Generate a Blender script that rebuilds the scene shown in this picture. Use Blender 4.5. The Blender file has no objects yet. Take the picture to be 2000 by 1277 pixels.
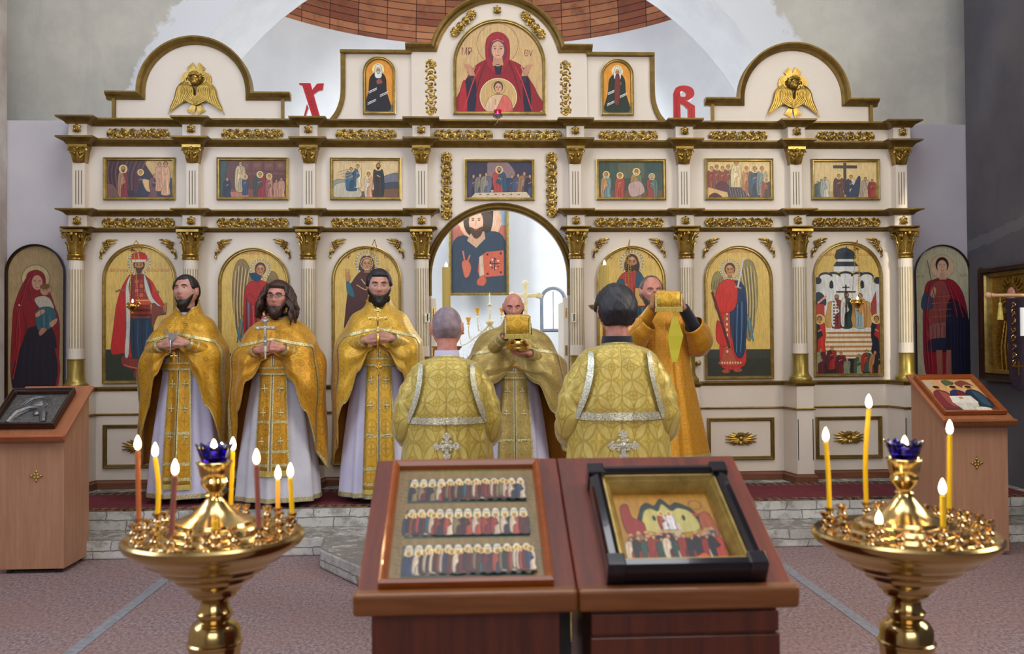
import bpy, bmesh, math, random
from math import sin, cos, pi, radians as rad, sqrt, atan2, exp
from mathutils import Vector, Matrix, Euler
random.seed(7)
S = bpy.context.scene
COL = S.collection
# ------------------------------------------------------------------ camera
F_PX = 1750.0; PSI = rad(2.75); TH = rad(.87); RHO = rad(-.4); CAMH = 1.55
_f = Vector((sin(PSI)*cos(TH), cos(PSI)*cos(TH), sin(TH)))
_r0 = Vector((cos(PSI), -sin(PSI), 0)); _u0 = _r0.cross(_f)
_R = _r0*cos(RHO)+_u0*sin(RHO); _U = _u0*cos(RHO)-_r0*sin(RHO)
cd = bpy.data.cameras.new('camera'); cam = bpy.data.objects.new('camera', cd); COL.objects.link(cam)
M3 = Matrix((_R, _U, -_f)).transposed()
cam.matrix_world = Matrix.Translation((0, 0, CAMH)) @ M3.to_4x4()
cd.sensor_width = 36; cd.lens = 36*F_PX/2000; cd.clip_start = .05; cd.clip_end = 100
cd.dof.use_dof = True; cd.dof.focus_distance = 7.4; cd.dof.aperture_fstop = 4.0
S.camera = cam
def at(u, v, Y):
    "measured pixel -> metres on the plane Y"
    d = _f+_R*((u-1000)/F_PX)-_U*((v-638.5)/F_PX)
    return Vector((0, 0, CAMH))+d*(Y/d.y)
def prj(p):
    q = Vector(p)-Vector((0, 0, CAMH)); z = q.dot(_f); return 1000+F_PX*q.dot(_R)/z, 638.5-F_PX*q.dot(_U)/z
def atz(u, v, Z):
    d = _f+_R*((u-1000)/F_PX)-_U*((v-638.5)/F_PX)
    return Vector((0, 0, CAMH))+d*((Z-CAMH)/d.z)
# ------------------------------------------------------------------ light and exposure
S.view_settings.view_transform = 'Standard'; S.view_settings.look = 'None'
S.view_settings.gamma = 1; S.view_settings.exposure = 0.24; S.view_settings.use_curve_mapping = False
w = bpy.data.worlds.new('sky'); S.world = w; w.use_nodes = True
w.node_tree.nodes['Background'].inputs[0].default_value = (.78, .86, 1, 1)
w.node_tree.nodes['Background'].inputs[1].default_value = .62
def area(name, loc, target, sx, sy, power, col):
    l = bpy.data.lights.new(name, 'AREA'); l.shape = 'RECTANGLE'; l.size = sx; l.size_y = sy
    l.energy = power; l.color = col
    o = bpy.data.objects.new(name, l); COL.objects.link(o); o.location = loc
    o.rotation_euler = (Vector(target)-Vector(loc)).to_track_quat('-Z', 'Y').to_euler()
    return o
# daylight standing in the side window openings of the nave (left cool, right warmer) and in the drum
area('daylight_left', (-4.35, 3.2, 4.2), (0, 6.0, 1.6), 2.6, 3.0, 120, (.72, .82, 1))
area('daylight_right', (4.95, 3.4, 4.2), (0, 6.2, 1.6), 2.6, 3.0, 190, (1, .9, .76))
area('daylight_drum', (0.2, 3.0, 9.2), (.2, 4.5, 0), 4.5, 4.5, 250, (.97, .98, 1))
area('west_fill', (0.2, -4.7, 4.0), (.2, 6.5, 2.4), 4.5, 3.0, 170, (.96, .95, 1))  # added fill standing before the solid west wall, which has no window
area('altar_fill_left', (-2.35, 10.3, 4.0), (1.4, 11, 2.2), 1.0, 2.2, 95, (.88, .93, 1))  # area lights inside the apse brightening its wall; no openings modelled behind them
area('altar_fill_right', (2.75, 10.3, 4.0), (-1.2, 11, 2.4), 1.0, 2.2, 95, (.92, .95, 1))
# low sun through the tall right-hand window
sl = bpy.data.lights.new('sun', 'SUN'); sl.energy = 2.0; sl.angle = rad(.6); sl.color = (1, .9, .72)
so = bpy.data.objects.new('sun', sl); COL.objects.link(so)
SUN_DIR = Vector((-.165, .87, -.47)).normalized()
so.rotation_euler = SUN_DIR.to_track_quat('-Z', 'Y').to_euler()

# ------------------------------------------------------------------ node helpers
def lin(h):
    if isinstance(h, (tuple, list)): return tuple(h[:3])+(1,)
    h = h.lstrip('#'); c = [int(h[i:i+2], 16)/255 for i in (0, 2, 4)]
    return tuple(x/12.92 if x <= .04045 else ((x+.055)/1.055)**2.4 for x in c)+(1,)
class X:
    "tiny expression wrapper over math nodes"
    def __init__(s, nt, sock): s.nt = nt; s.s = sock
    def op(s, o, b=None, c=None):
        n = s.nt.nodes.new('ShaderNodeMath'); n.operation = o
        s.nt.links.new(s.s, n.inputs[0])
        for i, q in ((1, b), (2, c)):
            if q is None: continue
            if isinstance(q, X): s.nt.links.new(q.s, n.inputs[i])
            else: n.inputs[i].default_value = q
        return X(s.nt, n.outputs[0])
    def __add__(s, b): return s.op('ADD', b)
    def __sub__(s, b): return s.op('SUBTRACT', b)
    def __mul__(s, b): return s.op('MULTIPLY', b)
    __rmul__ = __mul__; __radd__ = __add__
    def __truediv__(s, b): return s.op('DIVIDE', b)
    def lt(s, b): return s.op('LESS_THAN', b)
    def gt(s, b): return s.op('GREATER_THAN', b)
    def abs(s): return s.op('ABSOLUTE')
    def fr(s): return s.op('FRACT')
    def mx(s, b): return s.op('MAXIMUM', b)
    def mn(s, b): return s.op('MINIMUM', b)
    def step(s, a, b):
        n = s.nt.nodes.new('ShaderNodeMapRange'); s.nt.links.new(s.s, n.inputs[0])
        n.inputs[1].default_value = a; n.inputs[2].default_value = b; return X(s.nt, n.outputs[0])
def hyp(a, b): return (a*a+b*b).op('SQRT')
class Mat:
    def __init__(s, name, col=(.5, .5, .5), rough=.5, metal=0.0, **kw):
        m = s.m = bpy.data.materials.new(name); m.use_nodes = True; s.nt = m.node_tree
        s.b = s.nt.nodes['Principled BSDF']; s.b.inputs['Base Color'].default_value = lin(col)
        s.b.inputs['Roughness'].default_value = rough; s.b.inputs['Metallic'].default_value = metal
        for k, v in kw.items(): s.b.inputs[k].default_value = v
    def n(s, t, **kw):
        q = s.nt.nodes.new(t)
        for k, v in kw.items(): setattr(q, k, v)
        return q
    def coord(s, kind='Object', scale=None):
        c = s.n('ShaderNodeTexCoord').outputs[kind]
        if scale is not None:
            mp = s.n('ShaderNodeMapping'); mp.inputs['Scale'].default_value = scale; s.nt.links.new(c, mp.inputs[0]); c = mp.outputs[0]
        return c
    def xyz(s, c):
        q = s.n('ShaderNodeSeparateXYZ'); s.nt.links.new(c, q.inputs[0]); return [X(s.nt, o) for o in q.outputs]
    def noise(s, c, scale, detail=4, rough=.6):
        q = s.n('ShaderNodeTexNoise'); q.inputs['Scale'].default_value = scale; q.inputs['Detail'].default_value = detail
        q.inputs['Roughness'].default_value = rough; s.nt.links.new(c, q.inputs['Vector']); return X(s.nt, q.outputs[0])
    def mix(s, f, a, b):
        q = s.n('ShaderNodeMix', data_type='RGBA')
        if isinstance(f, X): s.nt.links.new(f.s, q.inputs[0])
        else: q.inputs[0].default_value = f
        for i, c in ((6, a), (7, b)):
            if isinstance(c, bpy.types.NodeSocket): s.nt.links.new(c, q.inputs[i])
            else: q.inputs[i].default_value = lin(c)
        return q.outputs[2]
    def color(s, sock): s.nt.links.new(sock, s.b.inputs['Base Color'])
    def bump(s, x, strength=.3, dist=.01):
        q = s.n('ShaderNodeBump'); q.inputs['Strength'].default_value = strength; q.inputs['Distance'].default_value = dist
        s.nt.links.new(x.s, q.inputs['Height']); s.nt.links.new(q.outputs[0], s.b.inputs['Normal'])
    def link(s, x, name): s.nt.links.new(x.s, s.b.inputs[name])

def m_speckle(name, c1, c2, scale, rough=.6, bump=.2, metal=0, detail=5, dist=.004, lo=.35, hi=.65, sc=None, **kw):
    m = Mat(name, c1, rough, metal, **kw); co = m.coord('Object', sc); n = m.noise(co, scale, detail)
    m.color(m.mix(n.step(lo, hi), c1, c2)); m.bump(n, bump, dist); return m.m
def m_wood(name, c1, c2, rough=.35, axis='z', sc=9, coat=.0):
    m = Mat(name, c1, rough); m.b.inputs['Coat Weight'].default_value = coat
    s = {'z': (sc*3, sc*3, sc*.22), 'x': (sc*.22, sc*3, sc*3), 'y': (sc*3, sc*.22, sc*3)}[axis]
    co = m.coord('Object', s); n = m.noise(co, 1.4, 6, .65); n2 = m.noise(co, 6, 3)
    m.color(m.mix((n*.75+n2*.25).step(.36, .64), c1, c2)); m.bump(n2, .08, .002); return m.m

def brocade(name, base, dark, light, s=.11, style='rings', metal=.35, rough=.42):
    m = Mat(name, base, rough, metal)
    m.b.inputs['Sheen Weight'].default_value = .25; m.b.inputs['Sheen Roughness'].default_value = .4
    uv = m.coord('UV'); x, y, _ = m.xyz(uv)
    x = x/s+40.0; y = y/s+40.0
    fx = x.fr()-.5; fy = y.fr()-.5; gx = (x+.5).fr()-.5; gy = (y+.5).fr()-.5
    d1 = hyp(fx, fy); d2 = hyp(gx, gy)
    cr = fx.abs().mn(fy.abs()).lt(.028)*d1.lt(.115)
    cr2 = gx.abs().mn(gy.abs()).lt(.04)*d2.lt(.22)*d2.gt(.03)
    if style == 'rings':
        ln = (d1-.5).abs().lt(.022).mx((d2-.5).abs().lt(.022)).mx((d1-.46).abs().lt(.009))
        ln = ln.mx((d1-.155).abs().lt(.022)).mx(cr).mx(cr2*.6)
        ln = ln*(d1-.14).abs().gt(.0) 
        tint = (d1.lt(.5)*d2.lt(.5))*.55
    elif style == 'rosette':
        ln = (d1-.33).abs().lt(.035).mx((d1-.25).abs().lt(.015)).mx(fx.abs().mn(fy.abs()).lt(.05)*d1.lt(.22))
        ln = ln.mx((d2-.17).abs().lt(.03)).mx((gx.abs()+gy.abs()).lt(.08))
        tint = d1.lt(.33)*.5
    else:
        ln = ((fx.abs()+fy.abs())-.40).abs().lt(.03).mx((fx*fy).abs().lt(.004)*d1.lt(.3)).mx((d2-.12).abs().lt(.035))
        tint = d2.lt(.28)*.4
    n = m.noise(uv, 42, 4); n3 = m.noise(uv, 9, 3)
    sw = m.noise(m.coord('UV', (1, 1, 1)), 260, 2)
    c = m.mix(tint*n.step(.3, .7), base, light)
    c = m.mix(n3.step(.3, .75)*.45, c, dark)
    c = m.mix((ln*.62).mn(1.0), c, dark)
    c = m.mix(sw.step(.55, .75)*.25, c, light)
    m.color(c); wr = m.noise(m.coord('UV', (11, 2.4, 1)), 1.0, 3, .5); wr2 = m.noise(m.coord('UV', (5, 7, 1)), 1.3, 2, .5)
    m.bump(ln*.6+sw*.5+n*.4+wr*9.0+wr2*5.0, .55, .0025)
    m.link(n.step(0, 1)*.25+(rough-.12), 'Roughness'); return m.m
def cloth(name, c1, c2, rough=.8, wsc=300, metal=0):
    m = Mat(name, c1, rough, metal); uv = m.coord('UV'); n = m.noise(uv, wsc, 2); n2 = m.noise(uv, 6, 3)
    m.color(m.mix(n2.step(.3, .7), c1, c2)); m.bump(n, .15, .001); m.b.inputs['Sheen Weight'].default_value = .2; return m.m

# ------------------------------------------------------------------ materials
MT = {}
def wall_mat():
    m = Mat('grey_plaster', '#b9b8b2', .9); co = m.coord(); x, y, z = m.xyz(co)
    n = m.noise(co, .9, 6, .62); n2 = m.noise(co, 7, 5); n3 = m.noise(m.coord('Object', (1, 1, .35)), 2.2, 5, .7)
    c = m.mix(n.step(.36, .66), '#b0afa8', '#cfcdc2'); c = m.mix(n3.step(.52, .72)*.5, c, '#a3a5a1'); c = m.mix(n2.step(.55, .8)*.35, c, '#cfcfc8')
    # whitewash smeared around the arch
    r = hyp(x-.15, z-2.5); wht = (n2*.35+n*.25-r+3.30).step(-.015, .03)
    c = m.mix(wht, c, '#d9dee4'); m.color(c); m.bump(n2*.6+n*.4, .35, .012); return m.m
MT['wall'] = wall_mat()
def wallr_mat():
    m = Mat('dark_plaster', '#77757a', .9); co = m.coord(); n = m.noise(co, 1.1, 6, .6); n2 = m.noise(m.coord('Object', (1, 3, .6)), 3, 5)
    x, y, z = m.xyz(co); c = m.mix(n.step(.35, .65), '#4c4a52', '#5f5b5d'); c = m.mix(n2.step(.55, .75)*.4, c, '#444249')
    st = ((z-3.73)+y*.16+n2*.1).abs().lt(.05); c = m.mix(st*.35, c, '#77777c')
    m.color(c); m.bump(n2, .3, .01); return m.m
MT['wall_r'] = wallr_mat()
MT['wall_l'] = m_speckle('left_plaster', '#a79a92', '#c6c0b8', 2.4, .9, .3)
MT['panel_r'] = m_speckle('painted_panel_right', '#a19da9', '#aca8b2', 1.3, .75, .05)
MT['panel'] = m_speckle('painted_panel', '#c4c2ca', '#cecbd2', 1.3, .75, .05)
MT['whitewash'] = m_speckle('whitewash', '#dfe3e8', '#e9ecef', 3, .85, .15, dist=.006)
MT['apse'] = m_speckle('apse_paint', '#dde2e6', '#e6eaed', 2, .85, .1)
def dome_mat():
    m = Mat('dome_brick', '#8a5138', .9); uv = m.coord('UV')
    b = m.n('ShaderNodeTexBrick'); m.nt.links.new(uv, b.inputs['Vector'])
    b.inputs['Scale'].default_value = 1; b.inputs['Brick Width'].default_value = .42; b.inputs['Row Height'].default_value = .095
    b.inputs['Mortar Size'].default_value = .006; b.inputs['Mortar Smooth'].default_value = .3; b.offset = .0; b.offset_frequency = 1
    b.inputs['Color1'].default_value = lin('#c8885e'); b.inputs['Color2'].default_value = lin('#915440'); b.inputs['Mortar'].default_value = lin('#3d2c27')
    n = m.noise(uv, 3.2, 6, .7); n2 = m.noise(uv, 14, 4)
    c = m.mix(n.step(.5, .68)*.65, b.outputs[0], '#6b4436'); c = m.mix(n2.step(.68, .8)*.6, c, '#c9a78a')
    m.color(c); m.bump(X(m.nt, b.outputs[1])*-.8+n2*.3, .6, .02); return m.m
MT['dome'] = dome_mat()
def floor_mat():
    m = Mat('speckled_floor', '#9a8480', .75); co = m.coord(); n = m.noise(m.coord('Object', (1, .6, 1)), 55, 3, .8); n2 = m.noise(co, 1.6, 4); n3 = m.noise(co, 120, 2)
    c = m.mix(n.step(.38, .62), '#5e4948', '#9a8688'); c = m.mix(n2.step(.35, .7)*.5, c, '#8a675e'); c = m.mix(n3.step(.6, .7)*.3, c, '#c9c0c4')
    m.color(c); m.bump(n, .15, .002); return m.m
MT['floor'] = floor_mat()
MT['joint'] = m_speckle('floor_joint', '#75757c', '#8b8b92', 30, .8)
def step_mat():
    m = Mat('whitewashed_brick_step', '#b9b9b7', .9); co = m.coord(); x, y, z = m.xyz(co)
    cb = m.n('ShaderNodeCombineXYZ'); nd = m.noise(co, 5, 3); nd2 = m.noise(co, 11, 3); m.nt.links.new((x+y*.5+nd*.12).s, cb.inputs[0]); m.nt.links.new((z+nd2*.03).s, cb.inputs[1])
    b = m.n('ShaderNodeTexBrick'); m.nt.links.new(cb.outputs[0], b.inputs['Vector']); b.inputs['Scale'].default_value = 1
    b.inputs['Brick Width'].default_value = .26; b.inputs['Row Height'].default_value = .075; b.inputs['Mortar Size'].default_value = .006
    b.inputs['Color1'].default_value = lin('#d2d2cd'); b.inputs['Color2'].default_value = lin('#b3b1aa'); b.inputs['Mortar'].default_value = lin('#85827c'); b.inputs['Mortar Smooth'].default_value = .6
    n = m.noise(co, 9, 6, .7); n2 = m.noise(co, 2.2, 4)
    c = m.mix(n.step(.5, .62)*.8, b.outputs[0], '#8f8d89'); c = m.mix(n2.step(.5, .7)*.5, c, '#77726b')
    # worn bare treads
    g = m.n('ShaderNodeNewGeometry'); nz = m.xyz(g.outputs['Normal'])[2].gt(.8)
    c = m.mix(nz*n.step(.25, .6)*.75, c, '#6f6760'); m.color(c); m.bump(n*.7+X(m.nt, b.outputs[1])*-.5, .7, .02); return m.m
MT['step'] = step_mat()
def carpet_mat():
    m = Mat('carpet', '#5a1520', .95); co = m.coord(); x, y, z = m.xyz(co)
    bd = (y.lt(7.02)).mx(y.gt(7.62)*y.lt(7.86)); n = m.noise(co, 16, 4); w2 = ((x*14).fr()-.5).abs()+((y*14).fr()-.5).abs()
    c = m.mix(n.step(.3, .7), '#561320', '#6e1c2a'); p = m.mix(w2.gt(.5)*n.gt(.42)*1, '#231512', '#7c5c43')
    c = m.mix(bd, c, p); m.color(c); m.bump(m.noise(co, 200, 2), .4, .004); return m.m
MT['carpet'] = carpet_mat()
MT['cream'] = m_speckle('cream_paint', '#dbd0c0', '#e0d6c8', 2.2, .38, .04)
MT['groove'] = m_speckle('groove_shade', '#6a5f42', '#7d7048', 9, .6)
MT['cornice'] = m_speckle('antique_gold_moulding', '#6c5522', '#82682e', 16, .42, .08, metal=.55)
MT['gilt'] = m_speckle('gilt_carving', '#8d7030', '#ae9048', 25, .3, .1, metal=.8)
MT['giltframe'] = m_speckle('gilt_frame', '#968046', '#b8a05e', 20, .33, .05, metal=.7)
MT['plinth'] = m_wood('plinth_wood', '#5f3a26', '#7c4d34', .45, 'x')
MT['dark'] = m_speckle('dark_line', '#1c1512', '#2a201a', 10, .5)
MT['red'] = m_speckle('red_letter', '#a8131c', '#bd1d24', 12, .3, .05, **{'Coat Weight': .4})
MT['redd'] = m_speckle('red_letter_carving', '#7c0c14', '#8f1219', 12, .35)
MT['mahog'] = m_wood('mahogany', '#4c1402', '#742706', .5, 'y', 9, .0)
MT['mahogv'] = m_wood('mahogany_upright', '#45190a', '#642a10', .45, 'z', 9, .15)
MT['ledge'] = m_wood('ledge_wood', '#6e3e14', '#885222', .45, 'x', 9, .3)
MT['beech'] = m_wood('beech_laminate', '#a07458', '#b38769', .5, 'z', 7)
MT['beecht'] = m_wood('beech_board', '#8f5538', '#a36845', .4, 'y', 7, .1)
MT['frame_or'] = m_wood('orange_frame_wood', '#7c3b12', '#98501e', .3, 'x', 8, .3)
MT['black'] = m_speckle('black_lacquer', '#0c0a12', '#15111b', 8, .18, .02, **{'Coat Weight': .5})
MT['brownl'] = m_speckle('dark_brown_lacquer', '#22130f', '#321c15', 8, .2, .02)
MT['rubber'] = m_speckle('black_rubber', '#101012', '#18181a', 20, .7)
MT['brass'] = m_speckle('polished_brass', '#b99c60', '#ccb27a', 3, .17, .02, metal=1)
MT['holder'] = m_speckle('holder_metal', '#bfa27a', '#d0b68e', 9, .14, .02, metal=1)
MT['goldm'] = m_speckle('gold_metal', '#d9a84a', '#e6bd66', 6, .2, .03, metal=1)
MT['silver'] = m_speckle('silver_metal', '#b3b3b6', '#cfcfd2', 40, .25, .25, metal=1)
MT['riza'] = m_speckle('silver_relief', '#6e6f70', '#8d8e8e', 60, .33, .6, metal=.9, dist=.01)
MT['rizag'] = m_speckle('gold_relief', '#8f6f2e', '#b8964a', 50, .28, .6, metal=.9, dist=.01)
MT['crossg'] = m_speckle('gilded_cross', '#b99a4e', '#d8c07c', 60, .25, .5, metal=.9)
def glass(name, col, rough=.02, ior=1.45):
    return Mat(name, col, rough, 0, **{'Transmission Weight': 1.0, 'IOR': ior}).m
MT['blue'] = glass('cobalt_glass', '#2a18c8'); MT['pink'] = glass('pink_glass', '#f03aa8'); MT['clear'] = glass('clear_glass', '#f4f6f8', .03)
MT['lens'] = glass('lens_glass', '#dfe4ea', .0, 1.02)
def flame_mat():
    m = Mat('flame', '#ffd9a0', .5); m.b.inputs['Emission Color'].default_value = (1, .74, .42, 1); m.b.inputs['Emission Strength'].default_value = 9; return m.m
MT['flame'] = flame_mat()
def wax(name, c):
    m = Mat(name, c, .35); m.b.inputs['Subsurface Weight'].default_value = .25; m.b.inputs['Subsurface Radius'].default_value = (.02, .012, .005); return m.m
MT['waxy'] = wax('yellow_wax', '#f0c818'); MT['waxb'] = wax('brown_wax', '#b56a3c'); MT['waxp'] = wax('purple_brown_wax', '#9a5a50'); MT['waxo'] = wax('amber_wax', '#edb44a'); MT['waxt'] = wax('tall_candle_wax', '#b8a04e')
MT['wick'] = m_speckle('wick', '#1a1410', '#2a2018', 30, .9)
def skin(name, c1, c2):
    m = Mat(name, c1, .5); co = m.coord(); n = m.noise(co, 26, 4); m.color(m.mix(n.step(.35, .68), c1, c2))
    m.b.inputs['Subsurface Weight'].default_value = .12; m.b.inputs['Subsurface Radius'].default_value = (.012, .005, .003); m.bump(m.noise(co, 150, 2), .08, .001); return m.m
MT['skin'] = skin('skin', '#c99a8a', '#b9816f'); MT['skin2'] = skin('skin_ruddy', '#cf9484', '#bd7766')
def stubble():
    m = Mat('shaved_scalp', '#8d7a80', .6); co = m.coord(); n = m.noise(co, 30, 5); m.color(m.mix(n.step(.35, .7), '#6e626a', '#97838a')); m.bump(m.noise(co, 300, 2), .3, .001); return m.m
MT['scalp'] = stubble()
def hairm(name, c1, c2, sc=(60, 60, 8)):
    m = Mat(name, c1, .45); co = m.coord('Object', sc); n = m.noise(co, 1.5, 4); m.color(m.mix(n.step(.35, .65), c1, c2)); m.bump(n, .8, .006); return m.m
MT['hblack'] = hairm('black_hair', '#15100f', '#241b19'); MT['hbrown'] = hairm('brown_hair', '#2a1a15', '#4a3026'); MT['hdark'] = hairm('dark_hair', '#18171d', '#2c2a33'); MT['hgrey'] = hairm('grey_brown_hair', '#4a3a33', '#75655c')
MT['lips'] = Mat('lips', '#9c5350', .45).m; MT['eye'] = Mat('eye_white', '#d8d2cc', .2).m; MT['iris'] = Mat('iris', '#2f2620', .15).m
MT['white'] = cloth('lavender_white_cloth', '#c4c0dc', '#d2cfe4'); MT['grey'] = cloth('grey_satin', '#bdbcc6', '#cfced6', .5); MT['navy'] = cloth('black_cassock', '#0d0d1b', '#15152a')
MT['bro1'] = brocade('gold_brocade_diamond', '#cf9a1a', '#a06f10', '#e3c24a', .13, 'diamond')
MT['bro2'] = brocade('gold_brocade_rosette', '#d39a1c', '#9c6512', '#e2bb48', .095, 'rosette')
MT['bro3'] = brocade('gold_brocade_yellow', '#d8ad34', '#b07f1c', '#e9cd6c', .12, 'rosette')
MT['bro4'] = brocade('pale_gold_brocade', '#b7a05c', '#91793a', '#d6c68c', .10, 'diamond', .4)
MT['bro5'] = brocade('acolyte_brocade', '#cfba5a', '#9c8030', '#dfd288', .17, 'rings', .3)
MT['bro6'] = brocade('orange_gold_brocade', '#da9b1e', '#b37416', '#ecc052', .075, 'rosette')
MT['lining'] = cloth('ochre_lining', '#b87812', '#9c620c'); MT['yellow'] = cloth('lemon_satin', '#c9c02c', '#d6ce44', .45)
MT['braid'] = m_speckle('silver_gold_braid', '#a3924a', '#e0dcae', 130, .35, .6, metal=.5, dist=.003, detail=2)
MT['braids'] = m_speckle('silver_braid', '#a8a88a', '#efeedd', 150, .3, .6, metal=.5, dist=.003, detail=2)
MT['fringe'] = m_speckle('gold_fringe', '#a8923c', '#cdbc66', 220, .6, .6, dist=.004, sc=(1, 1, .1))
MT['velvet'] = m_speckle('purple_velvet', '#1b0d1c', '#28142a', 30, .95)
MT['polew'] = m_wood('light_pole_wood', '#b08a62', '#c9a47c', .5, 'x')
def paint_mat():
    m = Mat('icon_paint', '#808080', .42); a = m.n('ShaderNodeAttribute', attribute_name='Col'); n = m.noise(m.coord(), 60, 5); n2 = m.noise(m.coord(), 9, 3)
    m.b.inputs['Coat Weight'].default_value = .12; m.b.inputs['Coat Roughness'].default_value = .2
    q = m.n('ShaderNodeHueSaturation'); m.nt.links.new(a.outputs['Color'], q.inputs['Color']); n4 = m.noise(m.coord('Object', (70, 70, 11)), 1.0, 4, .7); m.nt.links.new((n*.30+n2*.2+n4.step(.3, .7)*.42+.54).s, q.inputs['Value']); m.color(q.outputs[0]); return m.m
MT['paint'] = paint_mat()
def winm():
    m = Mat('bright_window', '#ffffff', .3); n = m.noise(m.coord('Object', (6, 1, 1.5)), 2, 3); m.nt.links.new(m.mix(n.step(.35, .65), '#fff6ea', '#d8dbe0'), m.b.inputs['Emission Color']); m.b.inputs['Emission Strength'].default_value = 1.0; return m.m
MT['win'] = winm()
MT['paleg'] = m_speckle('pale_gilt', '#e0cf9a', '#f0e6c4', 20, .35, .1, metal=.3)
MT['greyframe'] = m_speckle('grey_window_frame', '#6f7783', '#868e99', 9, .5)

# ------------------------------------------------------------------ mesh builder
class MB:
    def __init__(s): s.v = []; s.f = []; s.uv = []; s.mi = []; s.col = []; s.cur = 0
    def add(s, vs, fs, uvs=None, col=None, M=None):
        o = len(s.v)
        s.v += [tuple(M @ Vector(p)) if M else tuple(p) for p in vs]
        for f in fs:
            s.f.append(tuple(i+o for i in f)); s.mi.append(s.cur); s.col.append(col)
            s.uv.append([uvs[i] for i in f] if uvs else None)
        return s
    def box(s, x0, x1, y0, y1, z0, z1, M=None):
        v = [(x, y, z) for z in (z0, z1) for y in (y0, y1) for x in (x0, x1)]
        return s.add(v, [(0, 2, 3, 1), (4, 5, 7, 6), (0, 1, 5, 4), (2, 6, 7, 3), (0, 4, 6, 2), (1, 3, 7, 5)], M=M)
    def lathe(s, prof, n=32, c=(0, 0, 0), M=None, sx=1, sy=1):
        vs = []; fs = []; k = len(prof)
        for i in range(n):
            a = 2*pi*i/n
            for r, z in prof: vs.append((c[0]+r*cos(a)*sx, c[1]+r*sin(a)*sy, c[2]+z))
        for i in range(n):
            j = (i+1) % n
            for q in range(k-1): fs.append((i*k+q, j*k+q, j*k+q+1, i*k+q+1))
        for q, rev in ((0, 0), (k-1, 1)):
            if prof[q][0] > 1e-5:
                r = [i*k+q for i in range(n)]; fs.append(tuple(r if rev else r[::-1]))
        return s.add(vs, fs, M=M)
    def tube(s, pts, rad_, n=8, cap=True, fl=1.0, up=None, M=None):
        pts = [Vector(p) for p in pts]; m = len(pts)
        if not isinstance(rad_, (list, tuple)): rad_ = [rad_]*m
        vs = []; fs = []; uvs = []; prev = None; L = 0
        for i, p in enumerate(pts):
            t = (pts[min(i+1, m-1)]-pts[max(i-1, 0)])
            t = t.normalized() if t.length > 1e-9 else Vector((0, 0, 1))
            if prev is None:
                a = Vector(up) if up else (Vector((0, 1, 0)) if abs(t.y) < .9 else Vector((1, 0, 0)))
            else: a = prev
            a = (a-t*a.dot(t)); a = a.normalized() if a.length > 1e-6 else t.orthogonal().normalized()
            b = t.cross(a); prev = a; r = rad_[i]
            if i: L += (pts[i]-pts[i-1]).length
            for q in range(n):
                an = 2*pi*q/n; vs.append(p+a*(cos(an)*r*fl)+b*(sin(an)*r)); uvs.append((an*rad_[m//2], L))
        for i in range(m-1):
            for q in range(n):
                w_ = (q+1) % n; fs.append((i*n+q, i*n+w_, (i+1)*n+w_, (i+1)*n+q))
        if cap: fs += [tuple(range(n))[::-1], tuple(range((m-1)*n, m*n))]
        return s.add(vs, fs, uvs=uvs, M=M)
    def cap(s, a, b, ra, rb, n=10, fl=1.0, up=None, M=None):
        a = Vector(a); b = Vector(b); d = (b-a).normalized(); P = []; R_ = []
        for k in range(4):
            t = pi/2*(1-k/4.0); P.append(a-d*ra*sin(t)); R_.append(max(ra*cos(t), 1e-4))
        P.append(a); R_.append(ra); P.append(b); R_.append(rb)
        for k in range(1, 5):
            t = pi/2*k/4.0; P.append(b+d*rb*sin(t)); R_.append(max(rb*cos(t), 1e-4))
        return s.tube(P, R_, n, True, fl, up, M)
    def ball(s, c, rx, ry=None, rz=None, n=16, m=10, M=None):
        ry = ry or rx; rz = rz or rx; vs = [(c[0], c[1], c[2]+rz)]; fs = []
        for j in range(1, m):
            t = pi*j/m
            for i in range(n):
                a = 2*pi*i/n; vs.append((c[0]+rx*sin(t)*cos(a), c[1]+ry*sin(t)*sin(a), c[2]+rz*cos(t)))
        vs.append((c[0], c[1], c[2]-rz)); L = len(vs)-1
        for i in range(n):
            k = (i+1) % n; fs.append((0, 1+i, 1+k)); fs.append((L, 1+(m-2)*n+k, 1+(m-2)*n+i))
            for j in range(m-2): fs.append((1+j*n+i, 1+(j+1)*n+i, 1+(j+1)*n+k, 1+j*n+k))
        return s.add(vs, fs, M=M)
    def sweep(s, path, prof, mapf, closed=False, caps=True, closeprof=True, M=None):
        "path 2D, prof [(offset, h)], offset along the left-hand normal"
        P = [Vector(p) for p in path]; n = len(P); vs = []; fs = []; k = len(prof)
        for i in range(n):
            a = P[i-1] if (i or closed) else None; b = P[(i+1) % n] if (i < n-1 or closed) else None
            d1 = (P[i]-a).normalized() if a is not None else None; d2 = (b-P[i]).normalized() if b is not None else None
            if d1 is None: d1 = d2
            if d2 is None: d2 = d1
            n1 = Vector((-d1.y, d1.x)); n2 = Vector((-d2.y, d2.x)); m_ = (n1+n2)
            m_ = m_.normalized() if m_.length > 1e-6 else n1; c = max(.3, m_.dot(n1))
            for o, h in prof:
                q = P[i]+m_*(o/c); vs.append(mapf(q.x, q.y, h))
        kk = k if closeprof else k-1
        for i in range(n if closed else n-1):
            j = (i+1) % n
            for q in range(kk):
                w_ = (q+1) % k; fs.append((i*k+q, j*k+q, j*k+w_, i*k+w_))
        if caps and not closed and closeprof: fs += [tuple(range(k)), tuple(range((n-1)*k, n*k))[::-1]]
        return s.add(vs, fs, M=M)
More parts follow.
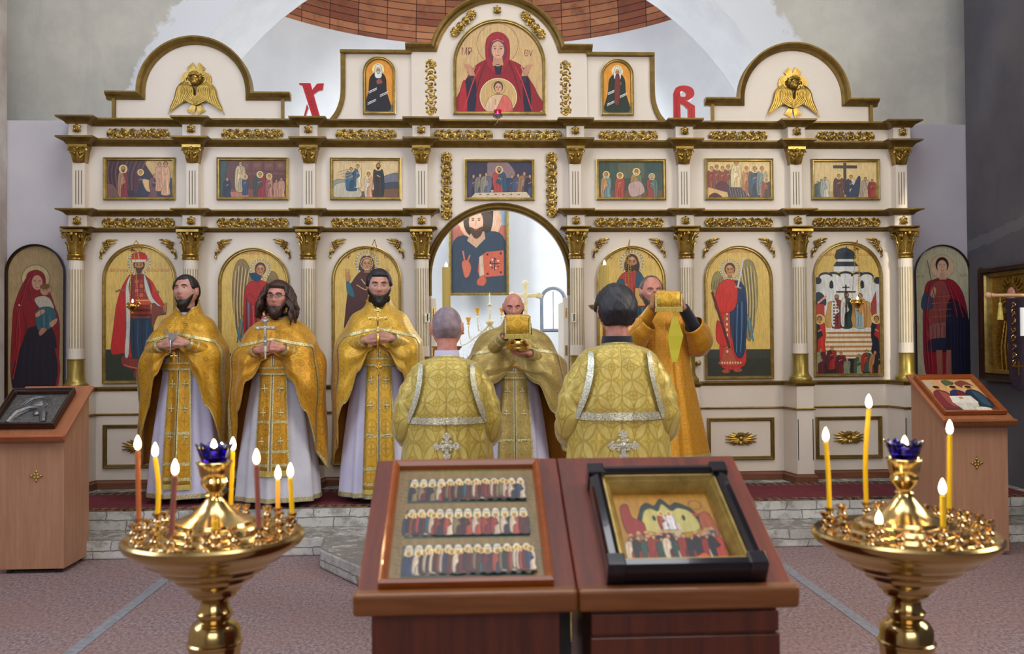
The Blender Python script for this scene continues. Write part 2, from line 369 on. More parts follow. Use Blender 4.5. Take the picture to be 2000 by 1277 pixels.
    def prism(s, pts, d0, d1, mapf, M=None):
        n = len(pts); vs = [mapf(x, y, d0) for x, y in pts]+[mapf(x, y, d1) for x, y in pts]
        return s.add(vs, [tuple(range(n)), tuple(range(n, 2*n))[::-1]]+[(i, i+n, (i+1) % n+n, (i+1) % n) for i in range(n)], M=M)
    def mesh(s, name, mats, smooth=True, ang=40):
        me = bpy.data.meshes.new(name); me.from_pydata(s.v, [], s.f)
        for m in (mats if isinstance(mats, (list, tuple)) else [mats]): me.materials.append(m)
        me.polygons.foreach_set('material_index', s.mi)
        if any(u for u in s.uv):
            ul = me.uv_layers.new(name='UVMap').data; k = 0
            for f, u in zip(s.f, s.uv):
                for q in range(len(f)):
                    if u: ul[k].uv = u[q]
                    k += 1
        if any(c for c in s.col):
            ca = me.color_attributes.new('Col', 'FLOAT_COLOR', 'CORNER').data; k = 0
            for f, c in zip(s.f, s.col):
                for q in f: ca[k].color = c or (1, 1, 1, 1); k += 1
        else:
            bm = bmesh.new(); bm.from_mesh(me); bmesh.ops.recalc_face_normals(bm, faces=bm.faces); bm.to_mesh(me); bm.free()
        me.polygons.foreach_set('use_smooth', [smooth]*len(me.polygons))
        if smooth and ang < 180: me.set_sharp_from_angle(angle=rad(ang))
        me.update(); return me
    def obj(s, name, mats, parent=None, smooth=True, ang=40, loc=None, rot=None):
        return put(name, s.mesh(name, mats, smooth, ang), parent, loc, rot)
def put(name, me, parent=None, loc=None, rot=None, scale=None):
    o = bpy.data.objects.new(name, me); COL.objects.link(o); o.parent = parent
    if loc is not None: o.location = loc
    if rot is not None: o.rotation_euler = rot
    if scale is not None: o.scale = scale
    return o
def tag(o, label, cat, group=None, kind=None):
    o['label'] = label; o['category'] = cat
    if group: o['group'] = group
    if kind: o['kind'] = kind
    return o
def thing(name, label, cat, loc=(0, 0, 0), rot=(0, 0, 0), group=None):
    o = bpy.data.objects.new(name, None); COL.objects.link(o); o.location = loc; o.rotation_euler = rot
    o.empty_display_size = .1; return tag(o, label, cat, group)
def struct(o): o['kind'] = 'structure'; return o
def bevel(o, w_=.004, seg=2):
    m = o.modifiers.new('bevel', 'BEVEL'); m.width = w_; m.segments = seg; m.limit_method = 'ANGLE'; return o
XY = lambda x, y, h: (x, y, h)
def XZ(Y): return lambda x, z, d: (x, Y-d, z)
def arc(cx, cz, rx, rz, a0, a1, n): return [(cx+rx*cos(rad(a0+(a1-a0)*i/n)), cz+rz*sin(rad(a0+(a1-a0)*i/n))) for i in range(n+1)]
def smooth_curve(pts, n=6, closed=True):
    out = []; m = len(pts)
    for i in range(m if closed else m-1):
        p = [Vector(pts[(i+k-1) % m] if closed else pts[min(max(i+k-1, 0), m-1)]) for k in range(4)]
        for j in range(n):
            t = j/n; out.append(tuple(.5*((2*p[1])+(p[2]-p[0])*t+(2*p[0]-5*p[1]+4*p[2]-p[3])*t*t+(3*p[1]-p[0]-3*p[2]+p[3])*t**3)))
    if not closed: out.append(tuple(pts[-1]))
    return out

# ------------------------------------------------------------------ the setting
b = MB(); b.box(-4.6, 5.2, -5, 8.6, -.1, 0); struct(b.obj('floor', MT['floor'], smooth=False))
b = MB(); b.box(-4.069, 4.629, 6.92, 8.1, 0, .28); b.box(-4.45, 4.9, 8.1, 13.2, 0, .28); struct(b.obj('floor_platform', MT['step'], smooth=False))
b = MB(); b.box(-4.069, 4.629, 6.58, 6.92, 0, .14); bevel(struct(b.obj('floor_step', MT['step'], smooth=False)), .012)
b = MB(); cxa = .33
pl = [(cxa-1.40, 6.58), (cxa-1.36, 6.22), (cxa-1.02, 5.70), (cxa-.45, 5.45), (cxa+.45, 5.45), (cxa+1.02, 5.70), (cxa+1.36, 6.22), (cxa+1.40, 6.58)]
b.prism(pl, .0, .138, XY); bevel(struct(b.obj('floor_ambo', MT['step'], smooth=False)), .02)
for i, x in enumerate((-2.0, 2.13)):
    b = MB(); b.box(x-.035, x+.035, -4, 6.1, .0, .004); struct(b.obj('trim_%d' % (i+1), MT['joint'], smooth=False))
# east wall with the great arch
AX, AZ, AR = .15, 2.5, 3.2
def wall_arch(y, front=True):
    b = MB(); N = 40; a = arc(AX, AZ, AR, AR, 180, 0, N)
    ol = [(-4.35, .0)]+[(-4.35, AZ)]+[(-4.35, 9)]
    vs = []; fs = []
    for i, (x, z) in enumerate(a):
        t = pi-pi*i/N; s_ = 1/max(abs(cos(t))/4.85, abs(sin(t))/6.5); vs += [(x, y, z), (min(5.0, max(-4.6, AX+s_*cos(t)*1.0)), y, AZ+s_*sin(t))]
    for i in range(N): fs.append((2*i, 2*i+1, 2*i+3, 2*i+2))
    b.add(vs, fs); b.add([(-4.6, y, 0), (AX-AR, y, 0), (AX-AR, y, AZ), (-4.6, y, AZ)], [(0, 1, 2, 3)]); b.add([(AX+AR, y, 0), (5.0, y, 0), (5.0, y, AZ), (AX+AR, y, AZ)], [(0, 1, 2, 3)])
    return b
struct(wall_arch(8.45).obj('wall_back', MT['wall'], smooth=False))
b = MB(); N = 40; p = [(AX-AR, 0)]+arc(AX, AZ, AR, AR, 180, 0, N)+[(AX+AR, 0)]
b.add([(x, y, z) for x, z in p for y in (8.45, 9.42)], [(2*i, 2*i+1, 2*i+3, 2*i+2) for i in range(len(p)-1)])
struct(b.obj('wall_arch', MT['whitewash']))
# apse: wall under the springing and brick half dome
AY, APR, SPR = 9.42, 3.45, 5.80
b = MB(); N = 48; vs = []; uv = []
for i in range(N+1):
    a = pi*i/N; x = AX+APR*cos(a); y = AY+APR*sin(a); vs += [(x, y, .2), (x, y, SPR)]
b.add(vs, [(2*i, 2*i+1, 2*i+3, 2*i+2) for i in range(N)]); struct(b.obj('wall_apse', MT['apse']))
b = MB(); vs = []; uv = []; K = 16
for j in range(K+1):
    e = pi/2*j/K
    for i in range(N+1):
        a = pi*i/N; r = (APR+.03)*cos(e); vs.append((AX+r*cos(a), AY+r*sin(a), SPR-.02+(APR)*sin(e))); uv.append((a*APR, e*APR))
b.add(vs, [(j*(N+1)+i, j*(N+1)+i+1, (j+1)*(N+1)+i+1, (j+1)*(N+1)+i) for j in range(K) for i in range(N)], uvs=uv)
struct(b.obj('ceiling_apse', MT['dome']))
# shoulders between arch back edge and apse
b = MB(); y = 9.42; a = arc(AX, AZ, AR, AR, 180, 0, 40)
vs = []
for x, z in a: vs += [(x, y+.004, z), (AX+(x-AX)*2.2, y+.004, AZ+(z-AZ)*2.2)]
b.add(vs, [(2*i, 2*i+1, 2*i+3, 2*i+2) for i in range(40)]); struct(b.obj('wall_apse_shoulder', MT['whitewash'], smooth=False))
# painted filler panels beside the iconostasis
pz = at(100, 235, 8.1).z
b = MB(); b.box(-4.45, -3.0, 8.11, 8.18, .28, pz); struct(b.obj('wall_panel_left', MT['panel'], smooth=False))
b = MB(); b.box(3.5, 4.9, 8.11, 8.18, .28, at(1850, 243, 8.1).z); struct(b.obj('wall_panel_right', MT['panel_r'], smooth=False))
def side_wall(name, x0, x1, mat, fx):
    b = MB(); ys = [-5, 1.7, 4.7, 8.5]
    b.box(x0, x1, -5, 1.9, 0, 9.4); b.box(x0, x1, 4.5, 8.1, 0, 9.4); b.box(fx-.05, fx+.05, 8.1, 8.5, 0, 9.4); b.box(x0, x1, 1.9, 4.5, 0, 2.7); b.box(x0, x1, 1.9, 4.5, 5.7, 9.4)
    struct(b.obj(name, mat, smooth=False))
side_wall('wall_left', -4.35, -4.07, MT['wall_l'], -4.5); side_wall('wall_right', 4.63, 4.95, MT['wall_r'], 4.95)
b = MB(); b.box(-4.35, 4.95, -5.3, -5, 0, 9.4)
struct(b.obj('wall_west', MT['wall_l'], smooth=False))
b = MB(); b.box(-4.35, 4.95, -5.3, .6, 9.4, 9.6); b.box(-4.35, 4.95, 5.4, 8.5, 9.4, 9.6); b.box(-4.35, -2.2, .6, 5.4, 9.4, 9.6); b.box(2.6, 4.95, .6, 5.4, 9.4, 9.6)
struct(b.obj('ceiling', MT['whitewash'], smooth=False))
b = MB(); b.box(-3.95, 4.5, 6.93, 7.755, .2805, .290)
tag(b.obj('carpet', MT['carpet'], smooth=False), 'dark red patterned carpet runner covering the platform in front of the icon screen', 'carpet')
# ================================================================== ICONOSTASIS
YP = 8.0
COLX = [-3.375, -2.405, -1.395, -.41, .955, 1.935, 2.955, 3.925]
def zz(v): return at(606, v, 7.95).z
GX = .276
ico = thing('iconostasis', 'cream and gold icon screen with fluted columns and arched pediments across the altar', 'icon screen', (GX, YP, .28))
def ip(b, name, mat, **kw):   # part of the icon screen, built in world metres
    o = b.obj(name, mat, ico, **kw); o.location = (-GX, -YP, -.28); return o
def ipm(name, me, loc, rot=None, scale=None, parent=None):
    return put(name, me, ico, (loc[0]-GX, loc[1]-YP, loc[2]-.28), rot, scale)
XL, XR = COLX[0]-.09, COLX[-1]+.09
ztop = zz(237); zgt = 2.725; gw = .610; grz = zgt-.61
# screen board with the gate opening
b = MB(); b.box(XL, GX-gw, YP, 8.08, .28, ztop); b.box(GX+gw, XR, YP, 8.08, .28, ztop)
a = arc(GX, grz, gw, gw, 180, 0, 32); vs = []
for x, z in a: vs += [(x, YP, z), (x, YP, ztop), (x, 8.08, z), (x, 8.08, ztop)]
fs = []
for i in range(32): fs += [(4*i, 4*i+1, 4*i+5, 4*i+4), (4*i+2, 4*i+6, 4*i+7, 4*i+3), (4*i, 4*i+4, 4*i+6, 4*i+2)]
b.add(vs, fs); ip(b, 'screen_panel', MT['cream'], smooth=False)
# side edge of the outer bays
# gate arch moulding
b = MB(); p = [(GX-gw-.0, grz-.16)]+arc(GX, grz, gw, gw, 180, 0, 40)+[(GX+gw, grz-.16)]
b.sweep(p, [(-.005, -.02), (-.005, .03), (.012, .045), (.03, .03), (.045, .04), (.058, .02), (.058, -.001)], XZ(YP)); ip(b, 'gate_arch_moulding', MT['cornice'])
# cornices
def corn_path(x0, x1, jog, half, ends=(True, True)):
    P = []
    if ends[1]: P.append((x1, 8.09))
    xs = [c for c in COLX if x0-.2 < c < x1+.2]
    pts = [(x1, YP)] if not any(abs(c-x1) < .13 for c in xs) else []
    for c in sorted(xs, reverse=True):
        pts += [(c+half, YP), (c+half, jog), (c-half, jog), (c-half, YP)]
    if not any(abs(c-x0) < .13 for c in xs): pts.append((x0, YP))
    else: pts = pts[:-1]+[(pts[-1][0], 8.09 if ends[0] else YP)]
    if any(abs(c-x1) < .13 for c in xs): pts = [(pts[0][0], 8.09 if ends[1] else YP)]+pts[1:]; P = []
    return P+pts
def cornice(x0, x1, za, zb, out=.075, half=.085, jog=7.90, ends=(True, True), name='cornice'):
    b = MB(); h = za-zb
    prof = [(-.01, zb), (.012, zb), (.018, zb+.2*h), (.03, zb+.42*h), (.052, zb+.6*h), (out-.008, zb+.72*h), (out, zb+.75*h), (out, za), (-.01, za)]
    b.sweep(corn_path(x0, x1, jog, half, ends), prof, XY); return ip(b, name, MT['cornice'], ang=30)
xa, xb = COLX[0], COLX[-1]
cornice(xa, xb, zz(233), zz(246)); cornice(xa, xb, zz(272), zz(285))
for (q0, q1) in ((COLX[0], COLX[3]), (COLX[4], COLX[7])):
    cornice(q0, q1, zz(410), zz(421)); cornice(q0, q1, zz(444), zz(452), out=.045)
# friezes: blocks above the columns (both rows)
b = MB()
def blk(c, z0, z1, half=.078, y=7.905): b.box(c-half, c+half, y, YP, z0, z1)
for c in COLX:
    b = MB(); blk(c, zz(271), zz(241)); ip(b, 'frieze_block', MT['cream'], smooth=False)
    b = MB(); blk(c, zz(446), zz(418)); ip(b, 'frieze_block', MT['cream'], smooth=False)
# upper pilasters
b0 = MB(); h0 = zz(320)-zz(411); b0.box(-.052, .052, -.075, 0, 0, h0)
b0.cur = 1
for k in (-1, 0, 1): b0.box(k*.024-.0035, k*.024+.0035, -.0765, -.07, h0*.12, h0*.84)
PIL = b0.mesh('pilaster', [MT['cream'], MT['groove']], smooth=False)
# small capital
def small_capital():
    b = MB(); H = zz(285)-zz(319)
    b.add([(-.05, -.075, 0), (.05, -.075, 0), (.05, 0, 0), (-.05, 0, 0), (-.074, -.10, H*.86), (.074, -.10, H*.86), (.074, 0, H*.86), (-.074, 0, H*.86)], [(0, 1, 5, 4), (1, 2, 6, 5), (3, 0, 4, 7), (0, 3, 2, 1), (4, 5, 6, 7)])
    b.box(-.08, .08, -.105, 0, H*.84, H)
    for s in (-1, 1):
        b.tube([(s*(.05+.026*cos(t)), -.1+t*.001, H*.62+.026*sin(t)*(1-t*.06)) for t in [k*.5 for k in range(12)]], [.013-.0007*k for k in range(12)], 6)
        b.tube([(s*.012, -.08, .0), (s*.03, -.098, H*.25), (s*.05, -.10, H*.42)], [.012, .02, .006], 7)
        b.ball((s*.03, -.092, H*.20), .02, .016, .028, 8, 6)
    b.tube([(0, -.08, .0), (0, -.098, H*.3), (0, -.115, H*.55)], [.014, .02, .008], 7); b.ball((0, -.108, H*.78), .016, .012, .016, 8, 6)
    for s in (-1, 1): b.ball((s*.024, -.10, H*.5), .011, .011, .02, 7, 5)
    return b.mesh('small_capital', MT['gilt'])
SC = small_capital()
# large columns
HB = zz(752)  # underside of the base torus
ztC = zz(452); zcB = zz(499)
def leafrow(b, r, z0, h, n, ph, w_=.016, out=.03):
    for k in range(n):
        a = 2*pi*(k+ph)/n; ca, sa = cos(a), sin(a)
        pts = [((r+o)*ca, (r+o)*sa, z0+h*t) for t, o in ((0, 0), (.35, .006), (.7, .012), (.93, out*.8), (.98, out), (.88, out+.006))]
        b.tube(pts, [w_, w_*1.1, w_, w_*.7, w_*.5, w_*.3], 6, fl=.45, up=(ca, sa, 0))
def column_parts():
    sh = MB(); z0, z1 = zz(697), zcB; n = 64; vs = []; H = z1-z0; lv = [0, .06, .1, .1, .88, .9, .92, 1]
    lv = [0, .05, .10, .5, .86, .90, 1]
    for j, t in enumerate(lv):
        fl = 1 if .1 <= t <= .86 else 0
        for i in range(n):
            a = 2*pi*i/n; r = .064-.004*t; ph = (i % 4); r -= fl*(.007 if ph == 2 else 0); vs.append((r*cos(a), r*sin(a), t*H))
    sh.add(vs, [(j*n+i, j*n+(i+1) % n, (j+1)*n+(i+1) % n, (j+1)*n+i) for j in range(len(lv)-1) for i in range(n)])
    for i in range(0, n): pass
    k = 0; base = len(sh.f)-(len(lv)-1)*n
    for j in range(2, 4):
        for i in range(n):
            if i % 4 in (1, 2): sh.mi[base+j*n+i] = 1 if i % 4 in (1, 2) else 0
    SH = sh.mesh('column_shaft', [MT['cream'], MT['groove2']], ang=60)
    ba = MB(); H2 = zz(697)-HB
    ba.lathe([(.0, 0), (.098, 0), (.10, .012), (.098, .03), (.085, .045), (.076, .055), (.074, .07), (.068, .078), (.068, H2-.012), (.072, H2-.008), (.072, H2), (0, H2)], 36)
    BA = ba.mesh('column_base', MT['giltc'])
    ca = MB(); H3 = ztC-zcB
    ca.lathe([(.0, -.045), (.066, -.045), (.072, -.038), (.072, -.028), (.066, -.024), (.07, -.012), (.074, -.006), (.07, .004), (.056, .01), (.055, H3*.5), (.065, H3*.78), (.078, H3*.9), (0, H3*.9)], 28)
    ca.box(-.095, .095, -.095, .09, H3*.9, H3)
    leafrow(ca, .056, .01, H3*.48, 8, 0, .02); leafrow(ca, .057, .03, H3*.72, 8, .5, .017, .034)
    for sx in (-1, 1):
        for sy in (-1, 1):
            c0 = Vector((sx*.078, sy*.078, H3*.74)); d = Vector((sx, sy*.35, 0)).normalized()
            pts = [c0+d*(.034-.0026*k)*cos(k*.62)+Vector((0, 0, (.034-.0026*k)*sin(k*.62))) for k in range(12)]
            ca.tube([Vector((sx*.03, sy*.05, H3*.35)), Vector((sx*.05, sy*.06, H3*.7))]+pts[2:], [.006, .011]+[.012-.0006*k for k in range(10)], 6)
    ca.ball((0, -.095, H3*.82), .018, .014, .018, 8, 6)
    CA = ca.mesh('column_capital', MT['gilt'])
    return SH, BA, CA
MT['groove2'] = m_speckle('flute_gold', '#a3946c', '#b5a57a', 9, .5); MT['giltc'] = m_speckle('gold_cylinder', '#94803c', '#a8924a', 12, .35, .03, metal=.65)
SHM, BAM, CAM = column_parts()
for c in COLX:
    ipm('upper_pilaster', PIL, (c, YP, zz(411))); ipm('pilaster_capital', SC, (c, YP, zz(319)))
    o = ipm('column_shaft', SHM, (c, 7.875, zz(697)), (0, 0, rad(4)))
    ipm('column_base', BAM, (c, 7.875, HB)); ipm('column_capital', CAM, (c, 7.875, zcB))
    # pedestal with splayed cheeks
    b = MB(); zt = zz(760)
    b.prism([(c-.115, YP), (c-.075, 7.77), (c+.075, 7.77), (c+.115, YP)], .34, zt, XY); ip(b, 'pedestal', MT['cream'], smooth=False)
    b = MB()
    for s in (-1, 1): b.box(c+s*.066-.003, c+s*.066+.003, 7.766, 7.772, .48, .84)
    ip(b, 'pedestal_groove', MT['dark'], smooth=False)
# dado ledge, thin moulding and plinth (broken by the gate)
def run(x0, x1, prof, name, mat):
    b = MB(); P = []
    for c in sorted([c for c in COLX if x0-.01 <= c <= x1+.01], reverse=True):
        P += [(c+.115, YP), (c+.078, 7.77), (c-.078, 7.77), (c-.115, YP)]
    b.sweep(P, prof, XY); ip(b, name, mat, ang=30)
for q0, q1 in ((COLX[0], COLX[3]), (COLX[4], COLX[7])):
    z1 = HB; run(q0, q1, [(-.01, z1-.04), (.006, z1-.04), (.014, z1-.02), (.024, z1-.016), (.024, z1-.004), (.0, z1), (-.05, z1)], 'dado_ledge', MT['cornice'])
    z1 = zz(806); run(q0, q1, [(-.01, z1-.009), (.010, z1-.009), (.014, z1), (.010, z1+.009), (-.01, z1+.009)], 'dado_moulding', MT['cornice'])
    run(q0, q1, [(-.05, .28), (.026, .28), (.026, .335), (.012, .35), (.012, .358), (-.05, .358)], 'plinth', MT['plinth'])
    # top of the pedestals
# ---- picture frames / rectangles helper
def frame_rect(x0, x1, z0, z1, w_=.028, d=.03): return [(x0, z0), (x0, z1), (x1, z1), (x1, z0)]
FPROF = lambda w_, d: [(0, 0), (0, d), (-w_*.25, d*1.15), (-w_*.5, d*.8), (-w_*.7, d*.85), (-w_, d*.35), (-w_, 0)]
def frame_mesh(b, path, w_, d, mapf):
    b.sweep(path, FPROF(w_, d), mapf, closed=True)
# dado panels with sunburst bosses
def sunburst():
    b = MB(); n = 24
    for k in range(n):
        a = 2*pi*k/n; R = .052+.075*abs(cos(a))**3+.012*(k % 2)
        if abs(sin(a)) > .95: R = .066
        b.tube([(.018*cos(a), -.012, .018*sin(a)), (R*.55*cos(a), -.02, R*.5*sin(a)), (R*cos(a), -.006, R*.8*sin(a))], [.006, .011, .002], 6)
    b.ball((0, -.014, 0), .02, .012, .02, 12, 8); b.ball((0, -.024, 0), .008, .006, .008, 8, 6)
    vs = [(R_*cos(2*pi*i/32), -.003, R_*.62*sin(2*pi*i/32)) for i in range(32) for R_ in (.075,)]
    b.add(vs, [tuple(range(32))]); return b.mesh('sunburst_boss', MT['gilt'])
SUN = sunburst()
bays = list(zip(COLX[:-1], COLX[1:]))
for k, (l, r) in enumerate(bays):
    if k == 3: continue
    m = (l+r)/2; hw = .305; z0, z1 = .46, .84
    b = MB(); frame_mesh(b, frame_rect(m-hw, m+hw, z0, z1), .032, .02, XZ(YP)); ip(b, 'panel_frame', MT['cornice'], ang=30)
    ipm('sunburst_boss', SUN, (m, YP, (z0+z1)/2), None, (1.15, 1, 1.15))
# ---- carved ornaments
def spiral(b, cx, cz, R, a0, turns, sgn, r0, r1, y=-.012, n=18, squash=1.0):
    pts = []; rr = []
    for k in range(n+1):
        t = k/n; a = a0+sgn*turns*2*pi*t; q = R*(1-t*.88); pts.append((cx+q*cos(a), y-.010*t, cz+q*sin(a)*squash)); rr.append(r0+(r1-r0)*t)
    b.tube(pts, rr, 6, fl=.8); b.ball((cx, y-.014, cz), r0*.9, r0*.7, r0*.9, 7, 5)
def leaf(b, p0, p1, bend, w_, y=-.012):
    p0 = Vector((p0[0], y, p0[1])); p1 = Vector((p1[0], y, p1[1])); d = p1-p0; nrm = Vector((-d.z, 0, d.x)).normalized()
    pts = [p0+d*t+nrm*(bend*sin(pi*t))+Vector((0, -.010*sin(pi*t), 0)) for t in (0, .2, .45, .7, .9, 1)]
    b.tube(pts, [w_*.4, w_*.85, w_, w_*.75, w_*.35, w_*.08], 6, fl=.6)
def scroll_mesh(L, H, n, name):
    b = MB(); st = L/2/(n+.5)
    for s in (-1, 1):
        for k in range(n):
            cx = s*st*(k+.62); up = 1 if k % 2 == 0 else -1
            spiral(b, cx, -up*H*.03, H*.43, (pi/2 if up > 0 else -pi/2), 1.5, -s*up, .0125, .006)
            leaf(b, (cx+s*st*.35, up*H*.30), (cx+s*st*.95, -up*H*.28), up*s*.014, .017)
            leaf(b, (cx-s*st*.2, -up*H*.35), (cx+s*st*.45, -up*H*.42), -up*s*.006, .012)
            leaf(b, (cx+s*st*.1, up*H*.42), (cx-s*st*.45, up*H*.36), 0, .012); leaf(b, (cx-s*st*.5, -up*H*.05), (cx+s*st*.5, up*H*.1), 0, .012, -.006)
        e = s*L*.5
        spiral(b, e-s*H*.30, 0, H*.34, 0 if s > 0 else pi, 1.2, s, .012, .006)
        leaf(b, (e-s*H*.5, H*.38), (e, H*.42), 0, .009); leaf(b, (e-s*H*.5, -H*.38), (e, -H*.42), 0, .009)
    leaf(b, (0, -H*.45), (0, H*.45), 0, .010); b.ball((0, -.02, 0), .012, .01, .016, 8, 6)
    return b.mesh(name, MT['gilt'])
SCRA = scroll_mesh(.50, .092, 3, 'scroll_a'); SCRB = scroll_mesh(.60, .080, 4, 'scroll_b'); SCRV = scroll_mesh(.55, .098, 4, 'scroll_v'); SCRC = scroll_mesh(.26, .075, 2, 'scroll_c')
def leafmesh():
    b = MB()
    for a, R in ((90, .045), (35, .042), (145, .042), (-25, .036), (205, .036), (-70, .034), (250, .034)):
        t = rad(a); leaf(b, (0, 0), (R*cos(t), R*sin(t)), 0, .015)
    for a in (-25, 205): b.ball((.03*cos(rad(a)), -.022, .03*sin(rad(a))-.008), .009, .009, .009, 7, 5)
    b.ball((0, -.024, .0), .012, .01, .012, 8, 6); return b.mesh('leaf_rosette', MT['gilt'])
LFM = leafmesh()
def grapes():
    b = MB()
    for p in [(.0, 0), (.018, .006), (-.016, .004), (.008, -.017), (-.01, -.016), (.024, -.012), (.0, -.032), (.013, .02), (-.006, .02), (-.022, .018)]:
        b.ball((p[0], -.02, p[1]+.01), .0115, .0115, .0115, 8, 6)
    leaf(b, (.0, .02), (.10, .055), .012, .014); leaf(b, (.0, .02), (.085, .028), .0, .011); leaf(b, (-.01, .03), (.06, .052), .01, .012)
    leaf(b, (-.02, -.02), (-.045, -.09), -.008, .015); leaf(b, (-.01, -.02), (-.02, -.07), 0, .012)
    b.tube([(-.045, -.01, -.08), (-.052, -.014, -.10), (-.045, -.016, -.112), (-.034, -.016, -.108)], [.009, .008, .006, .004], 6)
    return b.mesh('grape_ornament', MT['gilt'])
GRM = grapes()
for c in COLX:
    ipm('leaf_rosette', LFM, (c, 7.905, zz(256))); ipm('leaf_rosette', LFM, (c, 7.905, zz(433)))
for k, (l, r) in enumerate(bays):
    m = (l+r)/2
    if k == 3:
        for s in (-1, 1): ipm('carved_scroll', SCRA, (m+s*.31, YP, zz(261)))
        continue
    ipm('carved_scroll', SCRA, (m, YP, zz(261)), None, (1.03, 1, 1)); ipm('carved_scroll', SCRB, (m, YP, zz(434)))
    for s in (-1, 1): ipm('grape_ornament', GRM, (m+s*.275, YP, zz(479)), None, (-s, 1, 1))
for u, v0, v1, in ((872, 300, 427), (1077, 300, 423), (842, 119, 224), (1104, 121, 225)):
    p = at(u, (v0+v1)/2, YP); L = (v1-v0)*.00458
    ipm('carved_scroll', SCRV, p, (0, rad(90), 0), (L/.55, 1, 1.0))
# ---- pediments
b = MB()
def ped_poly(u0, u1, vb, vs_, ua0, ua1, va, n=24):
    "stepped board with a round head, photo-measured outline in metres"
    P = lambda u, v: (at(u, v, YP).x, at(u, v, YP).z)
    l, r = P(u0, vb), P(u1, vb); s0 = P(u0, vs_)[1]; a0, a1 = P(ua0, vs_)[0], P(ua1, vs_)[0]; top = P((ua0+ua1)/2, va)[1]
    return l[0], r[0], ztop-.005, s0, a0, a1, top
def pediment(u0, u1, vs_, ua0, ua1, va, name, rise=.03):
    x0, x1, zb, zs, a0, a1, zt = ped_poly(u0, u1, 236, vs_, ua0, ua1, va)
    cx = (a0+a1)/2; rw = (a1-a0)/2; ar = arc(cx, zs+rise, rw, zt-zs-rise, 180, 0, 36)
    out = [(x0, zb), (x0, zs), (a0, zs)]+ar+[(a1, zs), (x1, zs), (x1, zb)]
    b = MB(); b.prism(out[::-1], 0, -.06, XZ(YP)); ip(b, name, MT['cream'], smooth=False)
    b = MB(); b.sweep([(x0-.055, zs), (a0, zs)]+ar+[(a1, zs), (x1+.055, zs)], [(-.035, -.03), (-.035, .012), (-.012, .022), (0, .05), (.016, .06), (.03, .06), (.03, -.03)], XZ(YP))
    ip(b, 'pediment_moulding', MT['cornice'], ang=30)
    for x in (x0+.012, x1-.012):
        b = MB(); b.box(x-.014, x+.014, YP-.03, YP-.001, zb, zs-.03); ip(b, 'pediment_edge', MT['cornice'], smooth=False)
    return cx
pcl = pediment(221, 556, 187, 276, 488, 80, 'pediment_board')
pcr = pediment(1388, 1702, 199, 1446, 1651, 92, 'pediment_board')
# central pediment
x0, x1, zb, zs, a0, a1, zt = ped_poly(804, 1146, 236, 95, 847, 1096, 0)
ccx = (a0+a1)/2; rw = (a1-a0)/2; rr = (rw*rw+(zt-zs)**2)/(2*(zt-zs)); ac = zt-rr; th0 = math.degrees(math.asin((zs-ac)/rr))
ar = arc(ccx, ac, rr, rr, 180-th0, th0, 36)
b = MB(); out = [(x0, zb), (x0, zs)]+ar+[(x1, zs), (x1, zb)]; b.prism(out[::-1], 0, -.06, XZ(YP-.02)); ip(b, 'pediment_board', MT['cream'], smooth=False)
b = MB(); b.sweep([(x0-.05, zs)]+ar+[(x1+.05, zs)], [(-.035, -.03), (-.035, .012), (-.012, .022), (0, .05), (.016, .06), (.03, .06), (.03, -.03)], XZ(YP-.02)); ip(b, 'pediment_moulding', MT['cornice'], ang=30)
for s, (ua, ub, vt) in ((-1, (668, 803, 104)), (1, (1276, 1148, 110))):
    xa_, xb_ = at(ua, 170, YP).x, at(ub, 170, YP).x; z1 = at(ua, vt, YP).z; w_ = s
    edge = smooth_curve([(xa_, z1), (xa_, z1-.3), (xa_+s*.01, z1-.42), (xa_+s*.05, z1-.53), (xa_+s*.12, ztop)], 6, False)
    poly = edge+[(xb_, ztop), (xb_, z1)]
    b = MB(); b.prism(poly if s < 0 else poly[::-1], 0, -.05, XZ(YP+.005)); ip(b, 'wing_board', MT['cream'], smooth=False)
    b = MB(); b.sweep(edge[::-1] if s < 0 else edge, [(-.03, 0), (-.03, .02), (.0, .03), (.01, .03), (.01, -.04), (-.0, -.04)], XZ(YP+.005)); ip(b, 'wing_edge', MT['cornice'], ang=30)
    b = MB(); b.box(min(xa_, xb_)-.015, max(xa_, xb_)+.01, YP-.035, YP+.04, z1-.005, z1+.028); bevel(ip(b, 'wing_cap', MT['cornice'], smooth=False), .006)
for u, v, a in ((905, 47, 47), (1041, 50, -50)):
    p = at(u, v, YP-.02); ipm('carved_scroll', SCRC, p, (0, rad(-a if a > 0 else -a), 0), (1.08, 1, 1))
ipm('leaf_rosette', LFM, at(971, 21, YP-.02))
